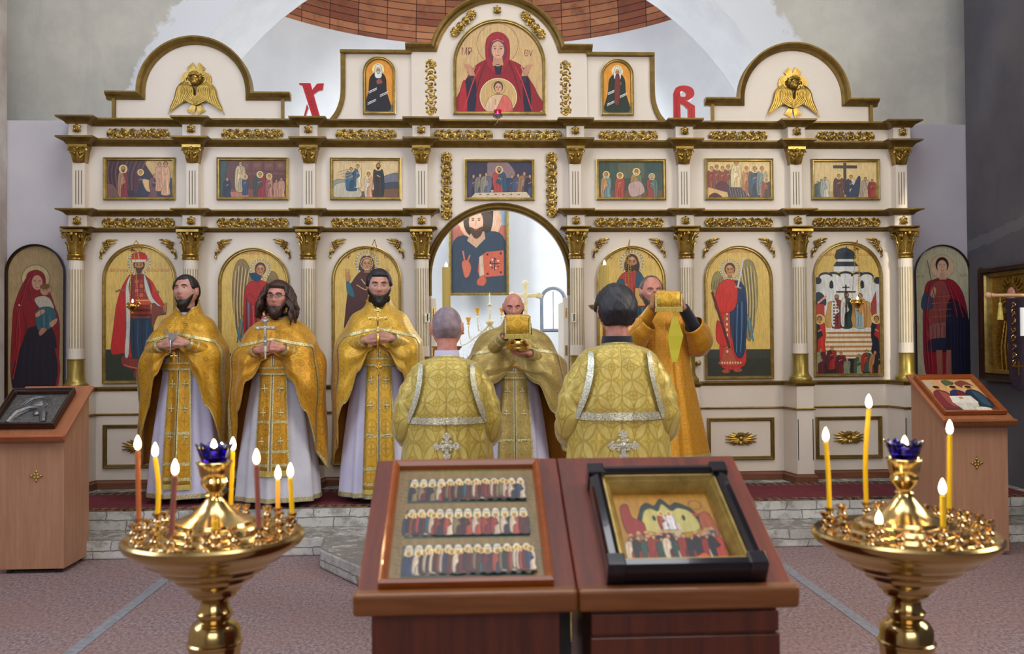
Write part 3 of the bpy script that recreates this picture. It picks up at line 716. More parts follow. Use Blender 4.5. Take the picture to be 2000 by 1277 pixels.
# ---- seraph reliefs
def feather_wing(b, root, ang, L, n, spread, w_, y, curve=0.0):
    for k in range(n):
        t = k/(n-1) if n > 1 else 0; a = rad(ang+spread*(t-.5)); l = L*(1-.28*abs(t-.35))
        p0 = Vector((root[0], y, root[1])); d = Vector((cos(a), 0, sin(a))); nn = Vector((-d.z, 0, d.x))
        pts = [p0+d*l*q+nn*(curve*sin(pi*q*.9))+Vector((0, -.006*sin(pi*q)-k*.0009, 0)) for q in (0, .2, .45, .7, .88, 1)]
        b.tube(pts, [w_*.5, w_*.9, w_, w_*.9, w_*.6, w_*.12], 6, fl=.5)
def seraph():
    b = MB()
    for s in (-1, 1):
        for k in range(7): # crossed upper wings
            t = k/6; p0 = Vector((-s*.05, -.012, .04)); p1 = Vector((s*(.03+.085*t*.55), -.016, .235-.045*t)); b.tube([p0, p0.lerp(p1, .5), p1], [.012, .012, .005], 5, fl=.5)
            p1 = Vector((s*(.02+.06*t), -.012, -.225+.03*t)); b.tube([Vector((0, -.012, -.10)), p1], [.012, .004], 5, fl=.5)
        # round wings behind the head
        for k in range(4):
            R = .066-.013*k; b.tube([(s*(.062+R*cos(a)), -.014-.004*k, .082+R*1.05*sin(a)) for a in [rad(q) for q in range(-75, 125, 20)]], .0085, 5)
        b.ball((s*.06, -.008, .08), .055, .012, .06, 14, 8)
        # long drooping outer wings
        for k in range(6):
            pts = smooth_curve([(s*.09, .07), (s*(.150-.010*k), .01), (s*(.178-.018*k), -.09), (s*(.245-.026*k), -.225+.022*k)], 4, False)
            b.tube([(x, -.018-.002*k, z) for x, z in pts], [.010+.009*sin(pi*min(1, q/len(pts)*1.15)) if q < len(pts)-2 else .004 for q in range(len(pts))], 6, fl=.55)
        # folded front pair forming a heart
        for k in range(6):
            R = 1-.13*k; pts = smooth_curve([(s*.02, -.015-.012*k), (s*.07*R, .035*R), (s*.112*R, .01*R-.01), (s*.10*R, -.065*R-.02), (s*.045*R-s*.045, -.145+.006*k)], 4, False)
            b.tube([(x, -.034-.003*k, z) for x, z in pts], [.011]*(len(pts)-2)+[.008, .004], 6, fl=.6)
        b.ball((s*.06, -.022, -.03), .055, .016, .07, 12, 8)
    # head
    b.ball((0, -.05, .075), .045, .042, .058, 18, 12); b.ball((0, -.082, .045), .03, .022, .026, 12, 8); b.ball((0, -.094, .066), .008, .012, .014, 8, 6)
    for s in (-1, 1): b.ball((s*.018, -.084, .052), .012, .010, .012, 8, 6); b.ball((s*.017, -.0865, .082), .009, .006, .005, 8, 6)
    b.ball((0, -.094, .043), .011, .006, .004, 8, 6)
    random.seed(3)
    for k in range(26):
        a = rad(-20+220*k/25); b.ball((.046*cos(a), -.055-.02*random.random(), .085+.05*sin(a)), .014, .013, .012, 7, 5)
    for k in range(14): b.ball(((k % 7-3)*.012, -.075-.008*(k//7 == 0), .118+.012*(k//7)-abs(k % 7-3)*.004), .010, .010, .009, 7, 5)
    return b.mesh('seraph_relief', MT['gilt'])
SER = seraph()
ipm('seraph_relief', SER, at(384, 175, YP), None, (1.0, 1, 1.0)); ipm('seraph_relief', SER, at(1547, 182, YP), None, (1.0, 1, 1.0))
# gate jambs: opened door leaf edges with lock and hinges
for s in (-1, 1):
    b = MB(); x = GX+s*(gw-.02); b.box(x-.022, x+.022, 7.96, 8.06, .285, 1.93); b.box(x-.012, x+.012, 8.06, 8.55, .285, 1.9)
    bevel(ip(b, 'gate_leaf', MT['cream'], smooth=False), .004)
    for z in (1.80, 1.46):
        b = MB(); b.box(x-.012, x+.012, 7.955, 7.961, z-.045, z+.045); b.tube([(x, 7.955, z-.04), (x, 7.955, z+.04)], .005, 6); ip(b, 'hinge', MT['brass'], smooth=False)
for u in (835, 1121):
    p = at(u, 620, 7.80); b = MB(); b.box(p.x-.02, p.x+.02, 7.79, 7.80, p.z-.04, p.z+.04); b.cur = 1; b.box(p.x-.005, p.x+.005, 7.786, 7.79, p.z-.03, p.z+.02); b.ball((p.x, 7.788, p.z+.025), .006, .003, .008, 8, 6)
    ip(b, 'enamel_plaque', [MT['braids'], MT['dark']], smooth=False)
p = at(1362, 709, YP); b = MB(); b.lathe([(0, 0), (.02, 0), (.02, .006), (.01, .01), (.01, .02), (.022, .03), (.024, .04), (.012, .05), (0, .052)], 18, M=Matrix.Translation(p) @ Matrix.Rotation(rad(90), 4, 'X'))
ip(b, 'door_knob', MT['giltc'])
# ================================================================== ICON PAINTINGS
class Pic:
    def __init__(s, f, k=.00012): s.b = MB(); s.f = f; s.n = 0; s.k = k; s.bb = []; s.g = None; s.gid = 0
    def poly(s, pts, c, a=1):
        if s.clip: pts = s.clipper(pts)
        if len(pts) < 3: return s
        s.gid += 1; gid = s.g if s.g is not None else s.gid; us = [q[0] for q in pts]; ws = [q[1] for q in pts]; B = (min(us), min(ws), max(us), max(ws))
        ly = 1+max([l for (b_, l, g_) in s.bb if g_ != gid and b_[0] < B[2] and b_[2] > B[0] and b_[1] < B[3] and b_[3] > B[1]] or [0]); s.bb.append((B, ly, gid)); s.n = ly; vs = []
        for u, v in pts: x, z = s.f(u, v); vs.append((x, -s.k*s.n, z))
        A = sum(vs[i-1][0]*vs[i][2]-vs[i][0]*vs[i-1][2] for i in range(len(vs)))
        if A < 0: vs = vs[::-1]
        s.b.add(vs, [tuple(range(len(vs)))], col=lin(c)); return s
    clip = None
    def clipper(s, pts):
        u0, v0, u1, v1 = s.clip
        for ax, lim, sg in ((0, u0, 1), (0, u1, -1), (1, v0, 1), (1, v1, -1)):
            out = []
            for i in range(len(pts)):
                p, q = pts[i-1], pts[i]; a = sg*(p[ax]-lim) >= 0; b_ = sg*(q[ax]-lim) >= 0
                if a != b_:
                    t = (lim-p[ax])/(q[ax]-p[ax]); out.append((p[0]+(q[0]-p[0])*t, p[1]+(q[1]-p[1])*t))
                if b_: out.append(q)
            pts = out
            if not pts: break
        return pts
    def rect(s, u0, v0, u1, v1, c): return s.poly([(u0, v0), (u1, v0), (u1, v1), (u0, v1)], c)
    def ell(s, u, v, ru, rv, c, rot=0, n=20):
        r = rad(rot); return s.poly([(u+ru*cos(t)*cos(r)-rv*sin(t)*sin(r), v+ru*cos(t)*sin(r)+rv*sin(t)*cos(r)) for t in [2*pi*i/n for i in range(n)]], c)
    def blob(s, pts, c, n=5):
        q = smooth_curve(pts, n); us = [a[0] for a in q]; ws = [a[1] for a in q]
        if s.ol and max(us)-min(us) > s.ol*5 and max(ws)-min(ws) > s.ol*5:
            d = '#'+''.join('%02x' % int(int(c[i:i+2], 16)*.5) for i in (1, 3, 5)); s.poly(q, c); return s.line(q+[q[0]], s.ol, d, False)
        return s.poly(q, c)
    ol = .8
    def line(s, pts, w_, c, sm=True):
        if sm and len(pts) > 2: pts = smooth_curve(pts, 5, False)
        L = []; R_ = []
        for i, p in enumerate(pts):
            a = Vector(pts[max(i-1, 0)]); q = Vector(pts[min(i+1, len(pts)-1)]); d = (q-a); d = d.normalized() if d.length > 1e-9 else Vector((1, 0)); nn = Vector((-d.y, d.x))*w_/2
            L.append((p[0]+nn.x, p[1]+nn.y)); R_.append((p[0]-nn.x, p[1]-nn.y))
        s.gid += 1; s.g = s.gid
        for i in range(len(pts)-1): s.poly([L[i], L[i+1], R_[i+1], R_[i]], c)
        s.g = None; return s
    def ring(s, u, v, r, w_, c, n=28):
        s.gid += 1; s.g = s.gid
        for i in range(n):
            a, q = 2*pi*i/n, 2*pi*(i+1)/n
            s.poly([(u+(r+w_)*cos(a), v+(r+w_)*sin(a)), (u+(r+w_)*cos(q), v+(r+w_)*sin(q)), (u+r*cos(q), v+r*sin(q)), (u+r*cos(a), v+r*sin(a))], c)
        s.g = None; return s
    def text(s, body, u, v, size, c, sx=1.0):
        cu = bpy.data.curves.new('t', 'FONT'); cu.body = body; cu.size = 1; cu.align_x = 'CENTER'; cu.resolution_u = 2
        o = bpy.data.objects.new('t', cu); me = bpy.data.meshes.new_from_object(o)
        s.gid += 1; s.g = s.gid
        for p in me.polygons: s.poly([(u+me.vertices[i].co.x*size*sx, v-me.vertices[i].co.y*size) for i in p.vertices], c)
        s.g = None; bpy.data.objects.remove(o); bpy.data.meshes.remove(me); bpy.data.curves.remove(cu); return s
    def face(s, u, v, r, hair='#3a2418', beard=None, halo=None, skin='#b98a5e', hood=None, long_=False, tilt=0):
        if halo: s.ell(u, v, r*2.05, r*2.05, halo[0]).ring(u, v, r*2.0, r*.14, halo[1])
        if hood:
            s.blob([(u-r*1.25, v+r*1.3), (u-r*1.3, v-r*.2), (u-r*.7, v-r*1.35), (u+r*.7, v-r*1.35), (u+r*1.3, v-r*.2), (u+r*1.25, v+r*1.3)], hood)
        else:
            s.ell(u, v-r*.12, r*1.12, r*1.28, hair)
            if long_: s.blob([(u-r*1.2, v), (u-r*1.05, v+r*1.6), (u, v+r*1.1), (u+r*1.05, v+r*1.6), (u+r*1.2, v), (u, v-r)], hair)
        s.poly([(u-r*.42, v+r*.6), (u+r*.42, v+r*.6), (u+r*.5, v+r*1.7), (u-r*.5, v+r*1.7)], '#9a6c48')
        s.ell(u, v+r*.1, r*.82, r*1.08, skin, tilt)
        if beard: s.blob([(u-r*.82, v+r*.35), (u-r*.3, v+r*.55), (u+r*.3, v+r*.55), (u+r*.82, v+r*.35), (u+r*.45, v+r*1.3), (u, v+r*1.6), (u-r*.45, v+r*1.3)], beard)
        if r > 3:
            for q in (-1, 1):
                s.line([(u+q*r*.15, v-r*.22), (u+q*r*.4, v-r*.30), (u+q*r*.62, v-r*.2)], r*.10, '#40271a')
                s.ell(u+q*r*.36, v-r*.04, r*.17, r*.085, '#2c1c14'); s.ell(u+q*r*.36, v+r*.12, r*.2, r*.05, '#97683f')
            s.line([(u+r*.02, v-r*.15), (u-r*.03, v+r*.35)], r*.09, '#8c5f3c', False); s.line([(u-r*.13, v+r*.42), (u+r*.13, v+r*.42)], r*.08, '#8c5f3c', False)
            s.line([(u-r*.2, v+r*.64), (u, v+r*.6), (u+r*.2, v+r*.64)], r*.1, '#84392c'); s.ell(u, v-r*.6, r*.4, r*.18, '#c79b6e')
        return s
    def fig(s, u, vb, h, robe, cloak=None, halo=('#d8b86a', '#f0dfae'), hair='#3a2418', beard=None, hood=None, w_=.30, lean=0, hands=True, skin='#b98a5e', side=1):
        r = h*.062; hw = h*w_*.5; vt = vb-h; us = u+lean*h; vsh = vt+h*.19
        dk = lambda c, k: '#'+''.join('%02x' % int(max(0, min(255, int(c[i:i+2], 16)*k))) for i in (1, 3, 5))
        s.blob([(us-h*.05, vsh-h*.02), (us-hw*.9, vsh+h*.04), (u-hw*1.02, vsh+h*.35), (u-hw*.8, vb-h*.25), (u-hw*.95, vb), (u+hw*.95, vb), (u+hw*.8, vb-h*.25), (u+hw*1.02, vsh+h*.35), (us+hw*.9, vsh+h*.04), (us+h*.05, vsh-h*.02)], robe, 3)
        if cloak:
            q = side
            s.blob([(us-q*h*.04, vsh-h*.02), (us-q*hw*.95, vsh+h*.06), (u-q*hw*1.15, vsh+h*.4), (u-q*hw*1.05, vb-h*.08), (u-q*hw*.45, vb-h*.04), (u-q*hw*.35, vsh+h*.45), (u+q*hw*.5, vsh+h*.33), (u+q*hw*.2, vsh+h*.2)], cloak, 3)
            s.line([(us-q*hw*.6, vsh+h*.1), (u-q*hw*.75, vb-h*.3), (u-q*hw*.7, vb-h*.1)], h*.012, dk(cloak, .6)); s.line([(us-q*hw*.2, vsh+h*.15), (u-q*hw*.5, vsh+h*.5)], h*.01, dk(cloak, 1.35))
        for q in (-.45, .05, .5): s.line([(u+hw*q*.7, vb-h*.42), (u+hw*q, vb-h*.02)], h*.012, dk(robe, .62 if q < .3 else 1.3), False)
        s.line([(us-hw*.5, vsh+h*.1), (us, vsh+h*.24), (us+hw*.5, vsh+h*.1)], h*.01, dk(robe, .65))
        if hands: s.ell(u+side*hw*.12, vsh+h*.19, h*.03, h*.022, skin); s.ell(u-side*hw*.2, vsh+h*.22, h*.028, h*.02, skin)
        s.face(us, vt+r*1.6, r, hair, beard, halo, skin, hood); return s
    def done(s, parent, name='painting', loc=None, rot=None):
        N_ = max(l for _, l, _g in s.bb); T = min(.0085, N_*.00015)/(N_*s.k)
        s.b.v = [(v[0], -.002+v[1]*T, v[2]) for v in s.b.v]
        return s.b.obj(name, MT['paint'], parent, smooth=False, loc=loc, rot=rot)
def archpath(x0, x1, z0, z1, n=24, k=1.0):
    r = (x1-x0)/2; return [(x0, z0)]+arc((x0+x1)/2, z1-r*k, r, r*k, 180, 0, n)+[(x1, z0)]
def wall_icon(u0, v0, u1, v1, Y, name, label, arched=False, fw=6, fmat='giltframe', bg='#d4b45e', depth=.022, group=None, wall_dx=0, cat='icon', k=1.0):
    "framed icon hung on the plane Y; returns painter working in measured photo units"
    um, vm = (u0+u1)/2, (v0+v1)/2; c = at(um, vm, Y); x0 = at(u0, vm, Y).x; x1 = at(u1, vm, Y).x; z1 = at(um, v0, Y).z; z0 = at(um, v1, Y).z
    t = thing(name, label, cat, (c.x, Y-.001, z0), group=group); lx0, lx1, H = x0-c.x, x1-c.x, z1-z0
    path = archpath(lx0, lx1, 0, H, k=k) if arched else [(lx0, 0), (lx0, H), (lx1, H), (lx1, 0)]
    fwm = fw*.0046*(Y/8)
    b = MB(); frame_mesh(b, path, fwm, depth, XZ(0)); b.obj('frame', MT[fmat], t, ang=30)
    sx = (x1-x0)/(u1-u0); sz = H/(v1-v0)
    pc = Pic(lambda u, v: ((u-um)*sx, (v1-v)*sz)); pc.zoff = -.003
    # background board following the frame
    pp = archpath(lx0+fwm*.7, lx1-fwm*.7, fwm*.7, H-fwm*.7, k=k) if arched else [(lx0+fwm*.7, fwm*.7), (lx0+fwm*.7, H-fwm*.7), (lx1-fwm*.7, H-fwm*.7), (lx1-fwm*.7, fwm*.7)]
    pc.poly([(x/sx+um, v1-z/sz) for x, z in pp], bg)
    q = fw*.8; pc.clip = (u0+q, v0+q, u1-q, v1-q); pc.t = t; return pc
# ------------------------------------------------------------------ icons of the lower tier
YI = YP-.002
def saint_halo(p, u, v, r):
    p.ell(u, v, r, r, '#cbb173').ring(u, v, r*.84, r*.16, '#9c947a')
    for k in range(22): a = 2*pi*k/22; p.ell(u+r*.92*cos(a), v+r*.92*sin(a), r*.055, r*.055, '#e6e2cf', n=6)
# 1 warrior prince
p = wall_icon(201, 477, 345, 749, YI, 'icon', 'arched icon of a crowned prince in a red fur-edged cloak, nearest the left wall', True, group=None)
p.rect(201, 682, 345, 749, '#23301f')
saint_halo(p, 272, 514, 23)
p.blob([(262, 540), (243, 552), (229, 590), (222, 640), (217, 686), (228, 692), (244, 690), (262, 700), (274, 640)], '#b81f1c').blob([(280, 540), (297, 550), (312, 580), (325, 604), (318, 612), (300, 600), (284, 566)], '#c02620')
p.blob([(262, 538), (284, 538), (296, 562), (294, 600), (297, 650), (290, 712), (262, 714), (256, 650), (258, 590), (254, 556)], '#7e2a20')
p.blob([(258, 622), (296, 622), (299, 660), (292, 700), (262, 702), (255, 660)], '#16324a')
for k, u in enumerate((262, 270, 279, 288)): p.line([(u, 626), (u-1, 660), (u+1, 698)], 1.6, '#2f5570' if k % 2 else '#0c1b2b')
p.blob([(240, 694), (262, 700), (296, 699), (306, 705), (302, 718), (270, 722), (240, 714)], '#7d2c24'); p.line([(242, 712), (270, 719), (302, 714)], 2, '#c96b4a')
for k in range(5): p.rect(259, 600+k*4.6, 295, 603+k*4.6, '#5c2019' if k % 2 else '#90382a')
p.rect(263, 583, 296, 595, '#b8422e'); p.rect(266, 586, 293, 588, '#dfa15c')
for k in range(3):
    for j in range(4): p.rect(264+k*9, 546+j*9, 271+k*9, 553+j*9, '#9e3a2a' if (k+j) % 2 else '#c0603f')
p.blob([(257, 536), (252, 560), (255, 600), (252, 690), (244, 692), (247, 640), (246, 590), (247, 556)], '#c3c5bb').blob([(282, 536), (290, 556), (300, 584), (324, 606), (316, 600), (296, 592), (284, 566)], '#c3c5bb')
p.line([(226, 570), (237, 566), (246, 568)], 4, '#8a5a44').line([(302, 566), (311, 572)], 4, '#8a5a44')
p.blob([(299, 592), (312, 600), (322, 605), (324, 614), (308, 618), (298, 640), (296, 612)], '#7d3a30').blob([(318, 600), (325, 592), (326, 606), (322, 612)], '#a8744c')
p.face(272, 518, 10, '#4a2a18', '#56331f', None, '#b78456'); p.blob([(258, 511), (259, 497), (272, 493), (285, 497), (286, 511)], '#c22f26').rect(258.5, 507, 286, 512, '#d8d3c4')
p.line([(270, 494), (272, 506)], 2, '#e0b25a', False).ell(268, 730, 7, 10, '#7a2d22').ell(290, 722, 8, 5, '#7a2d22')
p.text('СТЫЙ БЛГВ КНЗЬ', 231, 531, 8.2, '#a8402c', .55).text('АЛЕКСАНДР НЕВСКIЙ', 308, 531, 8.2, '#a8402c', .50); p.done(p.t)
# angels
def angel(p, u, v, s, mirror, robe, cloak, wingc, hair='#4a2c1c'):
    m = -1 if mirror else 1; P = lambda a, b_: (u+m*a*s, v+b_*s)
    Q = lambda L: [P(*q) for q in L]
    p.blob(Q([(-14, -2), (-24, -34), (-40, -36), (-50, -10), (-52, 40), (-44, 100), (-34, 128), (-24, 100), (-16, 40)]), wingc)
    for k in range(9): p.line(Q([(-18-k*3.4, -18-k*1.2+(k > 6)*12), (-24-k*3.1, 20+k*4), (-26-k*2.4, 60+k*6)]), 1.3*s, '#5e4a2c' if k % 2 else '#d5c58e')
    p.line(Q([(-36, 80), (-42, 128)]), 3*s, '#3a7c93').line(Q([(-30, 86), (-36, 120)]), 3*s, '#2f6a80')
    p.blob(Q([(16, 8), (26, -14), (38, -6), (42, 20), (32, 34), (20, 30)]), wingc)
    for k in range(4): p.line(Q([(20+k*5, -2+k*2), (24+k*4.5, 22)]), 1.2*s, '#5e4a2c')
    saint_halo(p, *P(4, -18), 21*s)
    p.blob(Q([(-8, 4), (-24, 16), (-30, 60), (-26, 120), (-24, 176), (22, 180), (26, 120), (24, 60), (22, 16), (8, 4)]), robe)
    p.blob(Q([(-10, 4), (-26, 20), (-30, 70), (-24, 150), (-8, 158), (2, 110), (6, 60), (4, 20)]), cloak)
    for k in range(5): p.line(Q([(-24+k*4.4, 40+k*4), (-24+k*5, 100), (-20+k*4, 150)]), 1.4*s, '#4f86a6' if k % 2 else '#0c1e33')
    p.blob(Q([(6, 50), (16, 48), (20, 150), (28, 174), (-18, 176), (-4, 160), (4, 120)]), '#b4503a')
    for k in range(9): p.ell(*P(11, 60+k*11), 2.2*s, 3*s, '#e6c590', n=8)
    for k in range(8): p.ell(*P(-16+k*5.4, 171), 1.8*s, 2.4*s, '#e6c590', n=8)
    p.blob(Q([(-18, 30), (-2, 44), (18, 34), (22, 44), (0, 56), (-22, 44)]), cloak).ell(*P(20, 40), 5*s, 4*s, '#b98a5e')
    p.line(Q([(14, 20), (22, 44)]), 2*s, '#d8a86a')
    p.face(*P(4, -18), 10*s, hair, None, None, '#b98457', tilt=10*m).ring(*P(4, -22), 9.5*s, .9*s, '#7c3028')
    p.ell(*P(-10, 186), 9*s, 4*s, '#a84a36').ell(*P(14, 188), 8*s, 4*s, '#a84a36')
p = wall_icon(427, 484, 566, 748, YI, 'icon', 'arched icon of a red-robed archangel behind the bespectacled priest with curly hair', True)
p.rect(427, 690, 566, 748, '#26331f'); angel(p, 505, 544, .98, False, '#b3201c', '#a81f1d', '#8a7247')
p.poly([(486, 534), (500, 532), (512, 540), (506, 552), (492, 546)], '#173d59').text('СТЫЙ АРХАНГЕЛ ГАВРIИЛ', 500, 497, 7.6, '#a8402c', .55); p.done(p.t)
p = wall_icon(648, 480, 785, 748, YI, 'icon', 'arched icon of a dark-veiled woman with raised hands, just left of the gate', True)
p.rect(648, 690, 785, 748, '#26331f'); saint_halo(p, 717, 513, 23)
p.blob([(706, 530), (690, 548), (680, 570), (672, 640), (668, 690), (700, 700), (740, 700), (765, 690), (760, 640), (752, 570), (742, 548), (728, 530)], '#451e1d')
p.blob([(688, 560), (679, 548), (677, 556), (680, 574), (692, 580)], '#1f6278').blob([(745, 560), (752, 546), (756, 556), (752, 576), (742, 580)], '#1f6278')
for u, s_ in ((680, -1), (756, 1)):
    p.blob([(u-3, 548), (u-4, 534), (u+3, 534), (u+4, 548)], '#b98457')
    for k in range(4): p.line([(u-3+k*2, 537), (u-4.5+k*3+s_, 524+abs(k-1.5))], 1.7, '#b98457', False)
p.line([(706, 545), (717, 556), (730, 545)], 2, '#cfa765'); p.line([(697, 556), (717, 566), (737, 552)], 1.6, '#cfa765').line([(676, 690), (684, 620)], 1.5, '#cfa765', False)
p.face(717, 515, 10.5, hood='#4a2220'); p.ring(717, 515, 11.2, 1.0, '#d9cdb0'); p.ell(717, 499, 1.6, 1.6, '#e4c069', n=8)
p.text('МР', 678, 505, 13, '#8d3424', .8).text('ΘV', 757, 505, 13, '#8d3424', .8); p.done(p.t)
p = wall_icon(1165, 480, 1300, 748, YI, 'icon', 'arched icon of a long-haired bearded man holding a book, just right of the gate', True)
p.rect(1165, 690, 1300, 748, '#26331f'); saint_halo(p, 1235, 513, 24)
p.blob([(1224, 530), (1208, 545), (1200, 575), (1200, 640), (1204, 720), (1266, 720), (1268, 640), (1266, 570), (1256, 545), (1245, 530)], '#a3352d')
p.blob([(1245, 530), (1258, 543), (1270, 575), (1272, 660), (1262, 700), (1240, 640), (1242, 580)], '#1b4f66').blob([(1204, 560), (1210, 546), (1220, 552), (1214, 600), (1204, 600)], '#1b4f66')
for k in range(4): p.line([(1248+k*5, 552+k*3), (1250+k*5, 620)], 1.4, '#3d7f94' if k % 2 else '#0d2a3a', False)
p.rect(1238, 560, 1264, 600, '#7d2520'); p.rect(1241, 563, 1261, 597, '#c9a35a'); p.blob([(1212, 575), (1220, 556), (1226, 556), (1226, 576)], '#b98457')
p.face(1235, 512, 11.5, '#3c2315', '#3f2616', None, '#b07c50', long_=True); p.text('IС', 1193, 505, 13, '#8d3424', .8).text('ХС', 1272, 505, 13, '#8d3424', .8); p.done(p.t)
p = wall_icon(1375, 480, 1509, 740, YI, 'icon', 'arched icon of a sword-bearing archangel in blue and red, above the round door knob', True)
p.rect(1375, 682, 1509, 740, '#35382f'); p.rect(1375, 700, 1509, 740, '#2b2f25')
angel(p, 1430, 544, .96, True, '#c62b22', '#17375c', '#8d8250')
p.blob([(1422, 545), (1402, 560), (1396, 600), (1414, 612), (1436, 600), (1440, 560)], '#c62b22').blob([(1402, 625), (1398, 662), (1412, 676), (1424, 670)], '#c62b22')
p.line([(1391, 570), (1424, 680)], 5, '#5c1f1c', False).line([(1453, 503), (1441, 562)], 3.2, '#c9ccd0', False).line([(1436, 560), (1448, 563)], 2, '#caa24e', False)
p.text('СТЫЙ АРХАНГЕЛ МИХАИЛ', 1443, 494, 7.4, '#a8402c', .55); p.done(p.t)
p = wall_icon(1588, 472, 1723, 735, YI, 'icon', 'arched icon of clergy raising a cross before a white domed church, nearest the right wall', True)
c = '#d9dbd6'
p.blob([(1634, 492), (1637, 480+8), (1652, 484), (1668, 492), (1670, 506), (1634, 506)], '#1d2c38'); p.poly([(1652, 484), (1655, 480), (1656, 488)], '#1d2c38')
p.rect(1637, 506, 1667, 513, c).poly([(1628, 520), (1634, 511), (1671, 511), (1678, 520)], '#1d2c38').rect(1629, 520, 1677, 530, c)
for u, r in ((1652, 15), (1628, 13), (1677, 13), (1609+4, 12), (1693, 12)):
    p.ell(u, 541, r+2.2, r*.62+2.2, '#1d2c38').ell(u, 543, r, r*.6, c)
p.rect(1602, 540, 1704, 615, c).rect(1591, 552, 1603, 640, '#cdd0cd').rect(1704, 552, 1720, 620, '#cdd0cd')
for u in (1624, 1684): p.blob([(u-3, 562), (u-3, 552), (u, 548), (u+3, 552), (u+3, 562)], '#16202a')
p.ell(1598, 548, 7, 7, '#1d2c38').ell(1714, 548, 7, 7, '#1d2c38').blob([(1590, 590), (1592, 574), (1602, 571), (1612, 582), (1612, 596), (1598, 594)], '#27384a').line([(1597, 592), (1614, 578)], 4, '#d79a8e', False).rect(1590, 594, 1610, 622, '#b6402f').poly([(1700, 594), (1711, 568), (1712, 594)], '#a63a35').rect(1700, 592, 1712, 640, '#a14538')
p.blob([(1618, 640), (1616, 600), (1626, 588), (1690, 588), (1698, 600), (1698, 640)], '#c99b58')
p.rect(1610, 640, 1702, 648, '#e0dacb')
for k in range(6): p.rect(1614-k, 648+k*9, 1700+k, 652+k*9, '#b57f45').rect(1614-k, 652+k*9, 1700+k, 657+k*9, '#dccfb4')
p.rect(1596, 700, 1722, 733, '#1e221c')
p.fig(1634, 640, 66, '#7c2e2c', '#e4e0d6', hair='#5a4432', w_=.30, halo=None, beard='#6b513c').fig(1653, 640, 70, '#1f3b36', '#d9d8cf', w_=.30, halo=None, beard='#5b4637').fig(1680, 640, 68, '#9fb7b4', '#c98f4a', w_=.32, halo=None, side=-1)
for j in range(8):
    for i in range(2): p.rect(1627+i*6, 588+j*6, 1630+i*6, 591+j*6, '#2a2422')
p.line([(1652, 556), (1652, 634)], 2.6, '#14120f', False).line([(1633, 570), (1671, 570)], 2.6, '#14120f', False).line([(1645, 561), (1659, 561)], 2, '#14120f', False)
p.fig(1600, 690, 74, '#c22d20', '#16202c', w_=.3).fig(1711, 690, 74, '#151c2e', '#9d2620', w_=.28, side=-1)
for u, v, h, r_, cl in ((1600, 728, 50, '#571723', '#8f8f70'), (1622, 720, 44, '#9c2a20', '#571723'), (1640, 730, 44, '#6e1724', '#571723'), (1652, 731, 32, '#7a7f62', None), (1675, 731, 40, '#8b9474', '#45543c'), (1690, 726, 44, '#345043', '#a22e22'), (1706, 730, 46, '#6a1c26', '#a97a4d'), (1717, 731, 48, '#a9764d', '#27241c')):
    p.fig(u, v, h, r_, cl, halo=None, w_=.42, hair='#4a3222', lean=.03)
p.text('ВОЗДВИЖЕНIЕ', 1618, 500, 7, '#a8402c', .5).text('КРЕСТА ГДНЯ', 1689, 500, 7, '#a8402c', .5); p.done(p.t)
# ------------------------------------------------------------------ festival tier (7 landscape icons)
def fest(u0, v0, u1, v1, label, bg): return wall_icon(u0, v0, u1, v1, YI, 'festival_icon', label, False, 6, bg=bg, group=None)
p = fest(203, 308, 343, 391, 'small landscape icon of a nativity in a dark cave, first from left, middle tier', '#2c1620')
p.blob([(285, 312), (343, 312), (343, 372), (320, 372), (300, 345)], '#c2a468')
for k in range(9): p.line([(214+k*9, 312), (210+k*8, 340), (216+k*7, 372)], 3.2, '#55293a' if k % 2 else '#6b3a3a')
p.blob([(208, 360), (224, 364), (236, 388), (208, 388)], '#6e4a42').blob([(318, 362), (338, 348), (338, 380), (312, 380)], '#243248')
p.fig(241, 386, 62, '#7d2027', '#a0785a', w_=.30, beard='#4a3020').fig(275, 380, 48, '#1b2338', '#4a1d2a', w_=.5)
p.blob([(279, 350), (302, 356), (306, 364), (300, 374), (286, 372)], '#cfae78').fig(302, 385, 46, '#6d3f3a', '#1d2238', halo=None, w_=.44, side=-1).fig(312, 372, 56, '#c79674', None, halo=None, w_=.3).fig(324, 380, 66, '#cf9f78', None, halo=None, w_=.26); p.done(p.t)
p = fest(424, 308, 564, 391, 'small landscape icon of women in a red-brown temple, second from left, middle tier', '#5d3530')
for k in range(4): p.rect(470+k*23, 314, 488+k*23, 332, '#6f443a').ell(479+k*23, 323, 6, 4, '#7d5340')
p.rect(470, 336, 560, 342, '#6a4038').blob([(430, 314), (446, 312), (440, 350), (432, 388), (429, 388)], '#2d463e').rect(446, 370, 560, 388, '#7b4a3c').poly([(446, 376), (484, 372), (486, 388), (440, 388)], '#b0725a')
p.fig(470, 374, 60, '#b4a078', '#c4b48c', w_=.32, halo=None, beard='#b9b09c').fig(444, 386, 40, '#1c2c44', '#172235', halo=None, w_=.36).fig(479, 380, 38, '#2b4a66', None, w_=.3).fig(508, 386, 50, '#8f2430', '#39463e', w_=.46).fig(526, 386, 46, '#b07c68', '#8d5a50', w_=.3).fig(540, 386, 36, '#b4816a', None, halo=None, w_=.36).fig(550, 386, 40, '#ba8b70', None, halo=None, w_=.34); p.done(p.t)
p = fest(645, 308, 784, 391, 'small landscape icon of a river baptism before hills, third from left, middle tier', '#d3b98a')
